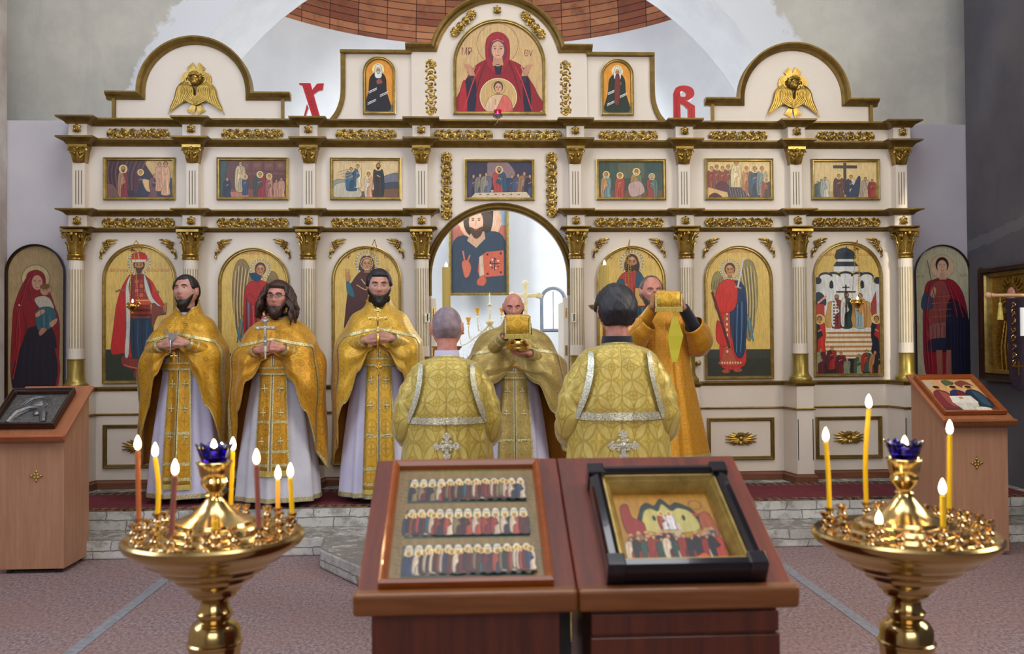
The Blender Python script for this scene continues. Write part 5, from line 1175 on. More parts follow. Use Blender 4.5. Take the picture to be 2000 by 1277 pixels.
b.obj('relief_figure', MT['riza'], t)
tr, sl, L = lectern_side(3.37, 3.83, 6.22, 6.70, .965, 1.235, .03, 'lectern', 'beech laminate lectern at the far right carrying a wooden-framed painted icon')
t = thing('framed_icon', 'wooden framed icon of three seated figures at a white table, lying on the right lectern', 'icon', (3.60, 6.225, .965+.030/cos(sl)), (sl-rad(90), 0, 0)); w_, h_ = .455, .50
b = MB(); frame_mesh(b, frame_rect(-w_/2, w_/2, 0, h_), .03, .03, XZ(0)); b.obj('frame', MT['frame_or'], t, ang=30)
p = Pic(lambda u, v: ((u-50)*w_/100*.92, .02+(100-v)*(h_-.04)/100)); p.rect(0, 0, 100, 100, '#c79a6a').rect(0, 60, 100, 100, '#5a3a30')
p.rect(4, 8, 20, 30, '#b8a890').blob([(40, 8), (52, 4), (60, 14), (44, 22)], '#4a5a34').blob([(62, 14), (80, 6), (90, 24), (70, 28)], '#7a4030')
for u, c1, c2 in ((22, '#7a2c34', '#9a5040'), (52, '#1d2f5c', '#6e1f26'), (80, '#1c2c3c', '#2f4a58')):
    p.ell(u, 30, 11, 11, '#d0a45c').ell(u, 30, 5, 6.5, '#a8744c').ell(u, 25, 6, 4, '#3a2218').blob([(u-8, 36), (u-16, 52), (u-14, 84), (u+14, 84), (u+15, 52), (u+8, 36)], c1).blob([(u-2, 38), (u+12, 48), (u+12, 80), (u, 76)], c2)
p.poly([(32, 52), (70, 52), (74, 72), (28, 72)], '#d8d2c4').ell(50, 58, 4, 3, '#b0803c').poly([(30, 72), (72, 72), (66, 92), (36, 92)], '#c9c3b4').blob([(60, 84), (84, 86), (84, 96), (62, 96)], '#d8cfc0')
p.done(t)
# ================================================================== TWIN FRONT LECTERNS
MT['grey_post'] = m_speckle('grey_post', '#4c4a4a', '#5d5b5a', 6, .6)
SL = rad(26.8); ZF, ZBk = .985, 1.222
def front_lectern(x0, x1, name, label, drawer):
    yf = 1.985; t = thing(name, label, 'lectern', ((x0+x1)/2, yf, 0)); w_ = (x1-x0)/2; L = .518
    b = MB(); b.box(-w_+.006*(not drawer), w_-.006*drawer, .0, L, -.012, .012); bevel(b.obj('top_board', MT['mahog'], t, smooth=False, loc=(0, 0, ZF), rot=(SL, 0, 0)), .004)
    b = MB(); b.box(-w_, w_, -.028, .006, -.03, .022); bevel(b.obj('ledge', MT['ledge'], t, smooth=False, loc=(0, 0, ZF), rot=(SL*.25, 0, 0)), .010, 4)
    bw = w_-.035; d = .44; zf = ZF-.02; zb = ZF+d*math.tan(SL)-.02
    b = MB(); b.add([(-bw, .03, .02), (bw, .03, .02), (bw, d, .02), (-bw, d, .02), (-bw, .03, zf), (bw, .03, zf), (bw, d, zb), (-bw, d, zb)], [(0, 3, 2, 1), (0, 1, 5, 4), (1, 2, 6, 5), (2, 3, 7, 6), (3, 0, 4, 7), (4, 5, 6, 7)])
    bevel(b.obj('body', MT['mahogv'], t, smooth=False), .003)
    if drawer:
        b = MB(); b.box(-bw-.002, bw+.002, .02, .032, .89, zf-.03); bevel(b.obj('drawer', MT['mahogv'], t, smooth=False), .002)
        b = MB(); b.box(-bw-.004, bw+.004, .018, .032, .05, .884); bevel(b.obj('door', MT['mahogv'], t, smooth=False), .003)
    return t
xl, xm, xr = at(688, 1162, 1.96).x, at(1130, 1160, 1.96).x, at(1563, 1165, 1.96).x
front_lectern(xl, xm-.0005, 'lectern', 'reddish-brown front lectern on the left of the pair, carrying a panel of many saints', False)
front_lectern(xm+.001, xr, 'lectern', 'reddish-brown front lectern on the right of the pair, with a drawer and a black-framed icon', True)
b = MB(); b.box(xm-.012, xm+.02, 2.3, 2.33, 0, .95); o = b.obj('post', MT['grey_post'], None, smooth=False); tag(o, 'slim grey post standing in the gap between the two front lecterns', 'post')
def on_board(u, v, name, label, w_, h_, rz=0, lift=0.0):
    # point of the sloping board seen at u,v
    d = _f+_R*((u-1000)/F_PX)-_U*((v-638.5)/F_PX); n = Vector((0, -sin(SL), cos(SL))); P0 = Vector((0, 1.985, ZF))+n*(.0125+lift)
    q = Vector((0, 0, CAMH)); s = (P0-q).dot(n)/d.dot(n); q = q+d*s
    t = thing(name, label, 'icon', q); t.rotation_euler = (Matrix.Rotation(SL-rad(90), 3, 'X') @ Matrix.Rotation(rz, 3, 'Y')).to_euler(); return t
w_, h_ = .388, .472
t = on_board(911, 1149, 'framed_icon', 'orange-brown framed icon with rows of small saints on the left front lectern', w_, h_, 0)
b = MB(); b.sweep(frame_rect(-w_/2, w_/2, 0, h_), [(0, 0), (0, .020), (-.006, .025), (-.011, .023), (-.018, .014), (-.019, 0)], XZ(0), closed=True); b.obj('frame', MT['frame_or'], t, ang=30)
iw, ih = w_-.034, h_-.034
p = Pic(lambda u, v: ((u-50)/100*iw, .017+(100-v)/100*ih)); p.rect(-.5, -.5, 100.5, 100.5, '#7d6536')
for k in range(30): random.seed(k); p.line([(random.uniform(0, 6), k*3.4), (random.uniform(5, 9), k*3.4+2)], .35, '#4d4124', False).line([(random.uniform(91, 93), k*3.4), (random.uniform(94, 99), k*3.4+2)], .35, '#4d4124', False)
p.text('СОБОР СВЯТЫХ', 50, 5.6, 5, '#5f7f2c', 1.1)
reds = ['#6e1a1c', '#8f2a22', '#3a1618', '#b8a48c', '#1d2c50', '#a33a2a', '#4a2418', '#7c6a48', '#20202c', '#94321f', '#c9b49a', '#2c5560', '#5a1420']
rowz = [(9, 34), (38, 65), (69, 96)]
lay = [[4, 1, -9, 1, 2], [1, -3, 1, 2, 1, 1, 1, 1, 1], [2, -3, 1, -3, 2, -3, 1]]
for r_, (v0, v1) in enumerate(rowz):
    p.rect(8, v0+2, 93, v1, '#1e3a30'); n = 13; stp = 84./n; i = 0; random.seed(r_+11)
    crowd = {0: set(range(4, 11)), 1: {0, 1, 2}, 2: {2, 3, 4, 6, 7, 10, 11, 12}}[r_]
    for i in range(n):
        u = 9+stp*(i+.5); p.blob([(u-stp*.46, v1-4), (u-stp*.46, v0+5), (u, v0+1), (u+stp*.46, v0+5), (u+stp*.46, v1-4)], '#cdc4ac'); p.rect(u-stp*.33, v0+3.6, u+stp*.33, v0+4.4, '#8c8474').rect(u-stp*.33, v0+5.4, u+stp*.3, v0+6.1, '#8c8474')
    for i in range(n):
        u = 9+stp*(i+.5)
        if i in crowd:
            for q in range(3): p.fig(u+(q-1)*stp*.36, v1-3-(q == 1)*1.2, (v1-v0)*.66, random.choice(reds), random.choice(reds), w_=.34, hands=False, beard='#4a3020')
        else: p.fig(u, v1-2.4, (v1-v0)*.66, random.choice(reds), random.choice(reds), w_=.36, hands=False, beard='#4a3020')
p.done(t)
w_, h_ = .355, .388
t = on_board(1341, 1141, 'boxed_icon', 'black box-framed icon with gold inner frame on the right front lectern', w_, h_, rad(0))
b = MB(); b.sweep(frame_rect(-w_/2, w_/2, 0, h_), [(0, 0), (0, .045), (-.006, .055), (-.02, .058), (-.03, .05), (-.032, .0)], XZ(0), closed=True); b.obj('frame', MT['black'], t, ang=30)
for sx in (-1, 1):
    for z in (.018, h_-.018): b = MB(); b.box(sx*(w_/2-.018)-.021, sx*(w_/2-.018)+.021, -.061, 0, z-.021, z+.021); bevel(b.obj('corner_block', MT['black'], t, smooth=False), .003)
b = MB(); q = .032; b.sweep(frame_rect(-w_/2+q, w_/2-q, q, h_-q), [(0, 0), (0, .046), (-.005, .046), (-.011, .034), (-.014, .036), (-.019, .026), (-.025, .012), (-.025, 0)], XZ(0), closed=True); b.obj('inner_frame', MT['giltframe'], t, ang=30)
q = .055; iw, ih = w_-2*q, h_-2*q
p = Pic(lambda u, v: ((u-50)/100*iw, q+(100-v)/100*ih)); p.rect(-.5, -.5, 100.5, 100.5, '#a8781e'); p.text('СОБОР', 50, 6, 5, '#b85028', 1.2)
p.blob([(26, 24), (34, 14), (42, 18), (50, 8), (58, 18), (66, 14), (80, 26), (82, 50), (24, 50)], '#22302c').blob([(28, 30), (36, 22), (44, 26), (50, 16), (58, 26), (66, 22), (78, 30), (78, 54), (28, 54)], '#b4a860')
for u in (38, 68, 54): p.ell(u, 36, 1.8, 4, '#232a28')
p.blob([(6, 22), (14, 16), (16, 34), (26, 42), (24, 58), (8, 58)], '#8c2a20').ring(84, 18, 6, 1, '#7c3a24').rect(78, 30, 96, 34, '#a83a26').blob([(84, 34), (94, 30), (98, 60), (84, 60)], '#a3522e')
random.seed(5)
for k in range(34): u = 8+random.random()*86; v = 52+random.random()*18; p.ell(u, v, 2.3, 2.8, '#b98a5e', n=10).ell(u, v+6, 3.6, 5, random.choice(reds), n=10)
for k in range(12): p.fig(9+k*7.4, 93, 34-random.random()*5, random.choice(['#8f2a22', '#1e1e26', '#b03a2a', '#c9b49a', '#24463a', '#5a1420']), random.choice(['#8f2a22', '#1e1e26', '#c9b49a', '#24463a']), halo=None, w_=.42, hands=False)
p.rect(40, 44, 62, 52, '#c2b2a0').fig(46, 52, 24, '#d2c8bc', '#a03a30', w_=.36).fig(54, 52, 24, '#d8d0d4', None, w_=.34).blob([(66, 92), (76, 86), (80, 95), (70, 97)], '#c9502c').done(t)
# ================================================================== ICON CASE AND BANNER ON THE RIGHT WALL
t = thing('icon_case', 'dark wood icon case with gilded relief icon hung on the right wall', 'icon case', (4.629, 7.0, 1.17), (0, 0, rad(-90)))
# local x runs towards the altar (+Y), local -y points into the room
Wc, Hc = .78, 1.0
b = MB(); b.sweep([(-Wc, 0), (-Wc, Hc), (0, Hc), (0, 0)][::1], [(0, 0), (0, .09), (-.02, .105), (-.05, .10), (-.06, .06), (-.06, 0)], XZ(0), closed=True); b.obj('case_frame', MT['brownl'], t, ang=30)
b = MB(); q = .06; b.sweep([(-Wc+q, q), (-Wc+q, Hc-q), (-q, Hc-q), (-q, q)], [(0, 0), (0, .07), (-.012, .08), (-.02, .06), (-.03, .065), (-.04, .03), (-.04, 0)], XZ(0), closed=True); b.obj('gilt_frame', MT['giltframe'], t, ang=30)
b = MB(); b.box(-Wc+.09, -.09, -.02, -.005, .09, Hc-.09); b.obj('relief_plate', MT['rizag'], t, smooth=False)
b = MB()
for k in range(22): a = 2*pi*k/22; b.tube([(-Wc/2+.10*cos(a), -.03, .74+.10*sin(a)), (-Wc/2+.17*cos(a), -.022, .74+.17*sin(a))], [.010, .004], 5)
b.tube([(-.62, -.02, .1), (-.58, -.04, .42), (-.48, -.04, .6), (-.30, -.04, .6), (-.2, -.04, .42), (-.16, -.02, .1)], [.03, .05, .03, .03, .05, .03], 8)
for k in range(5): b.tube([(-.52+k*.06, -.03, .1), (-.50+k*.05, -.05, .3), (-.46+k*.035, -.04, .52)], .012, 6)
b.obj('relief_robe', MT['rizag'], t); b = MB(); b.ball((-Wc/2, -.028, .735), .055, .02, .07, 16, 10); b.obj('painted_face', MT['skin2'], t)
YB = 6.45; zb_ = at(1960, 577, YB).z
t = thing('church_banner', 'dark purple velvet banner with gold embroidery hanging from a pale pole by the right wall', 'banner', (at(1930, 577, YB).x, YB, zb_))
b = MB(); b.tube([(.03, 0, 0), (.72, 0, .0)], .014, 10); b.ball((0.0, 0, 0), .026, .026, .026, 14, 10); b.lathe([(0, 0), (.012, 0), (.02, .012), (.012, .02), (.016, .03), (0, .03)], 12, M=Matrix.Translation((.02, 0, 0)) @ Matrix.Rotation(rad(90), 4, 'Y')); b.obj('pole', MT['polew'], t)
b = MB(); x0 = .135; x1 = .60; zb2 = at(1960, 765, YB).z-zb_
out = [(x0, -.02), (x0+.012, -.3), (x0+.02, zb2+.10), (x0+.045, zb2+.03), (x0+.10, zb2), (x0+.2, zb2+.03), (x1-.02, zb2+.04), (x1, -.02)]; b.prism(out[::-1], -.006, .006, XZ(0)); b.obj('velvet_panel', MT['velvet'], t, smooth=False)
b = MB(); b.box(x0+.10, x1-.06, -.012, -.006, -.30, -.09); b.obj('picture_patch', MT['whitewash'], t, smooth=False)
b = MB()
for k in range(9):
    z = -.06-k*.062
    if k == 8: break
    spiral(b, x0+.05, z, .02, k, 1.1, 1 if k % 2 else -1, .004, .002, -.008, 10); leaf(b, (x0+.035, z-.03), (x0+.07, z-.01), .005, .006, -.008)
b.obj('embroidery', MT['goldm'], t); b = MB(); cz_ = zb2+.17
b.box(x0+.075, x0+.09, -.011, -.006, cz_-.05, cz_+.06); b.box(x0+.045, x0+.12, -.0105, -.0065, cz_+.01, cz_+.024)
b.obj('embroidered_cross', MT['goldm'], t)
for nm, x, z in (('tassel', .09, -.05), ('tassel', x0+.16, zb2-.0)):
    b = MB(); b.tube([(x, 0, z+.045), (x, 0, z)], .003, 6); b.lathe([(0, 0), (.012, -.005), (.014, -.02), (.010, -.028), (.016, -.06), (.022, -.13), (0, -.13)], 12, c=(x, 0, z)); b.obj(nm, MT['fringe'], t)
b = MB(); b.tube([(.40, .03, -zb_), (.40, .03, .55)], .014, 10); b.obj('staff', MT['polew'], t)
# ================================================================== CANDLE STANDS
def stand_mesh():
    b = MB()
    b.lathe([(0, .0), (.16, .0), (.165, .02), (.12, .04), (.07, .06), (.04, .10), (.032, .16), (.035, .3), (.045, .36), (.03, .42), (.028, .58), (.036, .66), (.05, .71), (.062, .757), (.065, .79), (.0685, .793), (.0685, .798), (.064, .802), (.062, .83), (.053, .845), (.037, .855), (.044, .864), (.045, .872), (.036, .882), (.034, .90), (.048, .910), (.054, .916), (.054, .923), (.066, .929), (.070, .940), (.090, .954), (.096, .957), (.098, .965), (.124, .978), (.130, .981), (.133, .989), (.160, 1.003), (.166, 1.006), (.170, 1.014), (.200, 1.032), (.216, 1.044), (.222, 1.054), (.222, 1.063), (.216, 1.069), (.206, 1.064), (.196, 1.058)], 64)
    return b.mesh('stem_and_dish', MT['brass'])
def top_mesh():
    b = MB(); b.lathe([(.20, 1.056), (.176, 1.059), (.172, 1.064), (.166, 1.060), (.146, 1.064), (.143, 1.073), (.135, 1.076), (.124, 1.077), (.121, 1.087), (.112, 1.092), (.100, 1.094), (.097, 1.102), (.088, 1.106), (.060, 1.118), (.042, 1.134), (.026, 1.150), (.020, 1.158), (.019, 1.163), (.024, 1.166), (.019, 1.170), (.020, 1.178), (.031, 1.192), (.034, 1.20), (.031, 1.208), (.034, 1.213), (.037, 1.225), (.041, 1.243), (.045, 1.248), (.043, 1.25), (.038, 1.246), (.034, 1.226), (0, 1.222)], 56)
    return b.mesh('central_cone', MT['brass'])
def holder_mesh():
    b = MB(); b.lathe([(0, 0), (.011, 0), (.011, .003), (.006, .007), (.0065, .012), (.011, .017), (.011, .023), (.006, .028), (.0065, .031), (.012, .038), (.0125, .043), (.0085, .043), (.007, .034), (0, .032)], 16); return b.mesh('candle_holder', MT['holder'])
def cupglass():
    b = MB(); n = 48; vs = []; pr = [(.030, 0), (.034, .012), (.040, .03), (.046, .042), (.043, .042), (.036, .028), (.029, .008), (0, .006)]
    for j, (r, z) in enumerate(pr):
        for i in range(n):
            a = 2*pi*i/n; q = r*(1+.045*cos(12*a)*(1 if 1 <= j <= 5 else 0)); vs.append((q*cos(a), q*sin(a), z+(.004*cos(12*a) if j in (3, 4) else 0)))
    b.add(vs, [(j*n+i, j*n+(i+1) % n, (j+1)*n+(i+1) % n, (j+1)*n+i) for j in range(len(pr)-1) for i in range(n)]+[tuple(range(n))[::-1]]); return b.mesh('cobalt_glass_cup', MT['blue'], ang=180)
STM, TPM, HLM, CGM = stand_mesh(), top_mesh(), holder_mesh(), cupglass()
def candle(x, y, z0, z1, wax_, label, r=.0062, lean=(0, 0), bow=(0, 0), grp=None, fh=.038, wk=True, e=.55):
    t = thing('candle', label, 'candle', (x, y, z0), group=grp); H = z1-z0
    b = MB(); b.tube([(lean[0]*s+bow[0]*sin(pi*s), lean[1]*s+bow[1]*sin(pi*s), H*s) for s in (0, .2, .4, .6, .8, 1)], r, 12); b.obj('wax', MT[wax_], t)
    b = MB(); b.tube([(lean[0], lean[1], H), (lean[0]+.001, lean[1], H+.009)], .0011, 6); b.obj('wick', MT['wick'], t)
    b = MB(); flame(b, (lean[0], lean[1], H+.003), fh, .0085 if r < .01 else .012); b.obj('flame', MT['flame'], t)
    if e: fl_light((x+lean[0], y+lean[1], z1+.02+fh), e)
def stand(cx_, cy_, label, specs, glabel, flabel, holders):
    t = thing('candle_stand', label, 'candle stand', (cx_, cy_, 0)); put('stem_and_dish', STM, t); put('central_cone', TPM, t)
    CA = []
    g = thing('lamp_glass', glabel, 'oil lamp', (cx_, cy_, 1.2495)); put('glass_cup', CGM, g)
    b = MB(); b.lathe([(0, .008), (.028, .008), (.034, .022), (0, .022)], 24); b.obj('oil', MT['clear'], g)
    b = MB(); flame(b, (0, -.004, .028), .03, .008); b.obj('flame', MT['flame'], g); fl_light((cx_, cy_, 1.249+.09), .35)
    for (u0, R_, sd, u1, v1, wx, bow, lab) in specs:
        a = min([sd*k*.5 for k in range(2, 358)], key=lambda q: abs(prj((cx_+R_*cos(rad(q)), cy_+R_*sin(rad(q)), 1.1))[0]-u0)+(50 if sd*sin(rad(q)) < 0 else 0))
        xx, yy = cx_+R_*cos(rad(a)), cy_+R_*sin(rad(a)); zb = 1.064 if R_ > .17 else 1.070; pt = at(u1, v1, yy)
        candle(xx, yy, zb+.034, pt.z, wx, lab, lean=(pt.x-xx, 0), bow=(bow, 0), e=.5); CA.append((a % 360, R_)); put('candle_holder', HLM, t, (R_*cos(rad(a)), R_*sin(rad(a)), zb))
    for R_, n, ph, z in holders:
        for k in range(n):
            a = (ph+360.*k/n) % 360
            if any(abs(R_-r2) < .02 and abs((a-q+180) % 360-180) < 8.5 for q, r2 in CA): continue
            put('candle_holder', HLM, t, (R_*cos(rad(a)), R_*sin(rad(a)), z))
cl, crr = atz(419, 1056, 1.05), atz(1768, 1052, 1.05)
stand(cl.x, cl.y, 'polished brass floor candle stand at the left front', [
    (271, .190, 1, 269, 881, 'waxb', 0, 'tall brown candle, leftmost on the left candle stand'),
    (307, .188, 1, 303, 894, 'waxy', .006, 'curved yellow candle second from the left on the left candle stand'),
    (334, .186, -1, 342, 930, 'waxp', 0, 'purplish brown candle third from the left on the left candle stand'),
    (450, .190, 1, 455, 882, 'waxy', 0, 'yellow candle right behind the blue glass of the left candle stand'),
    (506, .186, -1, 501, 909, 'waxp', 0, 'dark purplish candle just right of the blue glass on the left stand'),
    (543, .186, 1, 543, 938, 'waxo', 0, 'short amber candle second from the right on the left candle stand'),
    (571, .192, 1, 567, 934, 'waxy', 0, 'yellow candle, rightmost on the left candle stand')],
    'cobalt blue scalloped oil lamp glass on top of the left candle stand', '', [(.188, 18, 0, 1.064), (.158, 10, 12, 1.07)])
b = MB()
t = thing('candle', 'unlit yellow candle stub in front of the cone of the left candle stand', 'candle', (cl.x+.045, cl.y-.15, 1.085)); b.tube([(0, 0, 0), (0, 0, .045)], .0055, 10); b.obj('wax', MT['waxy'], t); put('candle_holder', HLM, bpy.data.objects['candle_stand'], (.045, -.15, 1.068))
stand(crr.x, crr.y, 'polished brass floor candle stand at the right front', [
    (1620, .188, 1, 1613, 864, 'waxy', .002, 'yellow candle, leftmost on the right candle stand'),
    (1692, .188, 1, 1697, 799, 'waxy', -.006, 'tallest yellow candle, curved, left of the blue glass on the right stand'),
    (1854, .188, 1, 1855, 850, 'waxy', 0, 'tall yellow candle right of the blue glass on the right candle stand'),
    (1842, .158, -1, 1841, 968, 'waxy', 0, 'short yellow candle at the right front of the right candle stand'),
    (1717, .158, -1, 1717, 1030, 'waxy', 0, 'nearly burnt-down yellow candle stub at the front of the right stand')],
    'cobalt blue scalloped oil lamp glass on top of the right candle stand', '', [(.188, 18, 0, 1.064), (.158, 8, -45, 1.07)])
# ================================================================== PEOPLE
def sst(a, b_, x): t = max(0, min(1, (x-a)/(b_-a))); return t*t*(3-2*t)
def head_pt(th, ph):
    dx, dy, dz = sin(th)*sin(ph), -sin(th)*cos(ph), cos(th); x, z = .077*dx, .120*dz
    y = .100*dy if dy > 0 else -.092*abs(dy)**.9
    if z < 0:
        s = min(1, -z/.118); x *= 1-.30*s**1.7
        if y > 0: y *= 1-.55*s**1.2
        else: y = y*(1-.06*s)-.012*s*s*(dy < -.0)*abs(dy)
    elif z > .03: x *= 1+.03*sst(.03, .08, z)
    if dy < -.15:
        f = sst(.15, .4, -dy); g = lambda x0, z0, sx, sz: exp(-((x-x0)/sx)**2-((z-z0)/sz)**2); G2 = lambda x0, z0, sx, sz: g(x0, z0, sx, sz)+g(-x0, z0, sx, sz)
        y -= f*(.021*g(0, -.024, .0115, .013)+.013*g(0, -.002, .0085, .024)+.005*G2(.012, -.027, .007, .008)+.006*G2(.028, .034, .022, .008)-.013*G2(.031, .012, .015, .011)
                + .005*G2(.038, -.018, .018, .016)+.007*g(0, -.054, .022, .0055)+.006*g(0, -.065, .018, .006)-.003*g(0, -.0595, .022, .003)+.011*g(0, -.097, .022, .015)-.004*g(0, -.077, .02, .006))
    return Vector((x, y, z))
NTH, NPH = 44, 72
def head_shell(b, off=None, M=None):
    "whole head surface; off(th, ph, p) -> (outward offset, dz)"
    vs = []
    for j in range(NTH+1):
        th = pi*min(max(j/NTH, .004), .996)
        for i in range(NPH):
            ph = -pi+2*pi*i/NPH; p = head_pt(th, ph)
            if off:
                o, dz, dy = off(th, ph, p); d = Vector((p.x, p.y, p.z*.6)).normalized(); p = p+d*o+Vector((0, dy, dz))
            vs.append(p)
    fs = [(j*NPH+i, j*NPH+(i+1) % NPH, (j+1)*NPH+(i+1) % NPH, (j+1)*NPH+i) for j in range(NTH) for i in range(NPH)]+[tuple(range(NPH))[::-1], tuple(range(NTH*NPH, NTH*NPH+NPH))]
    b.add(vs, fs, M=M)
def ns(x, y, k=0): return sin(x*12.9+k)*cos(y*9.7+1.3*k)*.5+sin(x*27+y*21+k*2)*.3+sin(x*5.1-y*41+k)*.2
def hand(b, wr, d, n, curl=(50, 60, 40), side=1, k=1.0, thumb=35):
    "side=+1: thumb lies towards d x n"
    wr = Vector(wr); d = Vector(d).normalized(); n = Vector(n); n = (n-d*n.dot(d)).normalized(); s = d.cross(n)*side
    for i in range(4):
        o = s*(.030-.020*i)*k; b.cap(wr+o*.55+d*.006, wr+o+d*(.078-.004*abs(i-1.2))*k, .0145*k, .0125*k, 8)
    b.cap(wr+d*.02, wr+d*.06*k, .022*k, .024*k, 8, fl=.7, up=n)
    L = [(.042, .026, .020), (.046, .029, .021), (.043, .027, .020), (.034, .021, .018)]
    for i in range(4):
        p = wr+s*(.030-.020*i)*k+d*(.080-.004*abs(i-1.2))*k; a = 0
        for q in range(3):
            a += rad(curl[q]+4*i); dd = d*cos(a)+n*sin(a); e = p+dd*L[i][q]*k; r = (.0096-.0011*q-(.0008 if i == 3 else 0))*k; b.cap(p, e, r, r*.93, 8); p = e
    p = wr+s*.028*k+d*.018*k+n*.006; dd = (d*cos(rad(thumb))+s*sin(rad(thumb))*.7+n*.45).normalized(); e = p+dd*.042*k; b.cap(p, e, .0135*k, .011*k, 8)
    dd = (d*cos(rad(thumb*.2))+n*.75-s*.05).normalized(); e2 = e+dd*.030*k; b.cap(e, e2, .0105*k, .0095*k, 8); dd = (d*.6+n-s*.35).normalized(); b.cap(e2, e2+dd*.020*k, .0095*k, .008*k, 8)
class Surf:
    def __init__(s, lv, fold=None, c=(0, 0), su=.30, L=1.3): s.lv = lv; s.fold = fold; s.c = c; s.su = su; s.L = L
    def tb(s, T, ph):
        if not isinstance(T, dict): return T
        ks = sorted(T); a = ph if ks[0] < 0 else abs(ph)
        if a <= ks[0]: return T[ks[0]]
        for k0, k1 in zip(ks[:-1], ks[1:]):
            if a <= k1: t = (a-k0)/(k1-k0); t = t*t*(3-2*t); return T[k0]+(T[k1]-T[k0])*t
        return T[ks[-1]]
    def pt(s, ph, t, off=0):
        n = len(s.lv); x = min(max(t, 0), 1)*(n-1); i = min(int(x), n-2); f = x-i; q = []
        for k in (-1, 0, 1, 2):
            l = s.lv[min(max(i+k, 0), n-1)]; q.append((s.tb(l[0], ph), s.tb(l[1], ph), l[2] if len(l) > 2 else 0))
        c = lambda j: .5*(2*q[1][j]+(q[2][j]-q[0][j])*f+(2*q[0][j]-5*q[1][j]+4*q[2][j]-q[3][j])*f*f+(3*q[1][j]-q[0][j]-3*q[2][j]+q[3][j])*f**3)
        r, z, yy = c(0), c(1), c(2)
        if s.fold: r += s.fold(rad(ph), t)
        r += off; a = rad(ph); return Vector((s.c[0]+r*sin(a), s.c[1]+yy-r*cos(a), z+(off*.3 if t < .3 else 0)))
    def grid(s, b, p0, p1, t0, t1, nu, nv, off=0, close=False, lo=None, hi=None):
        vs = []; uv = []
        for j in range(nv+1):
            for i in range(nu+1):
                a = p0+(p1-p0)*i/nu; T0 = lo(a) if lo else t0; T1 = hi(a) if hi else t1; t = T0+(T1-T0)*j/nv
                vs.append(s.pt(a, t, off)); uv.append((rad(a)*s.su, -t*s.L))
        b.add(vs, [(j*(nu+1)+i, j*(nu+1)+i+1, (j+1)*(nu+1)+i+1, (j+1)*(nu+1)+i) for j in range(nv) for i in range(nu)], uvs=uv); return b
def folds(A, ks, ph0=0, pw=1.0, lo=.25):
    return lambda a, t: A*sst(lo, 1, t)**pw*sum(w_*sin(k*a+p+ph0) for k, w_, p in ks)
def person(label, loc, rz, h, head_rot, skinm, arms, hands, hoff=(0, 0, 0), bulk=1.0):
    "arms: [(elbow, wrist) x2]; hands: [(dir, normal, curl, side)]"
    t = thing('person', label, 'person', loc, (0, 0, rz)); t.scale = (h/1.78,)*3
    MH = Matrix.Translation(Vector((0, -.02, 1.645))+Vector(hoff)) @ Euler([rad(a) for a in head_rot]).to_matrix().to_4x4() @ Matrix.Diagonal((1.13, 1.07, 1.05, 1))
    b = MB(); head_shell(b, M=MH)
    for s in (-1, 1):
        E_ = MH @ Matrix.Translation((s*.0765, .008, -.002)) @ Euler((rad(-12), 0, rad(s*18))).to_matrix().to_4x4()
        b.ball((0, 0, .004), .009, .018, .030, 12, 8, M=E_); b.tube([(s*.006, .002+.017*cos(a), .004+.029*sin(a)) for a in [rad(q) for q in range(-100, 121, 22)]], .0055, 6, M=E_)
    b.cap((0, .012, 1.44), MH @ Vector((0, .018, -.05)), .060, .056, 14)
    b.cap((0, .01, 1.36), (0, .01, 1.10), .13*bulk, .12*bulk, 14, fl=.75, up=(0, 1, 0)); b.cap((-.12, .005, 1.37), (.12, .005, 1.37), .055, .055, 12); b.cap((0, .01, 1.0), (0, .01, .95), .13, .13, 12, fl=.8, up=(0, 1, 0))
    for s in (-1, 1): b.cap((s*.09, .01, .93), (s*.095, 0, .50), .08, .055, 12); b.cap((s*.095, 0, .50), (s*.10, .02, .09), .055, .036, 12); b.cap((s*.10, .03, .045), (s*.11, -.12, .035), .03, .03, 10)
    for s, (el, wr), (d, n, cu, sd) in zip((-1, 1), arms, hands):
        sh = Vector((s*.150, .01, 1.345)); b.cap(sh, el, .044, .038, 12); b.cap(el, wr, .040, .027, 12); hand(b, Vector(wr)+Vector(d).normalized()*.012, d, n, cu, sd)
    o = b.obj('body', skinm, t, ang=180); m = o.modifiers.new('remesh', 'REMESH'); m.mode = 'VOXEL'; m.voxel_size = .0055; m.use_smooth_shade = True
    m = o.modifiers.new('smooth', 'SMOOTH'); m.factor = .5; m.iterations = 1
    for s in (-1, 1):
        b = MB(); b.cap((s*.10, .04, .048), (s*.115, -.13, .04), .044, .040, 12, fl=.8, up=(0, 0, 1)); b.obj('shoe', MT['rubber'], t)
    return t, MH
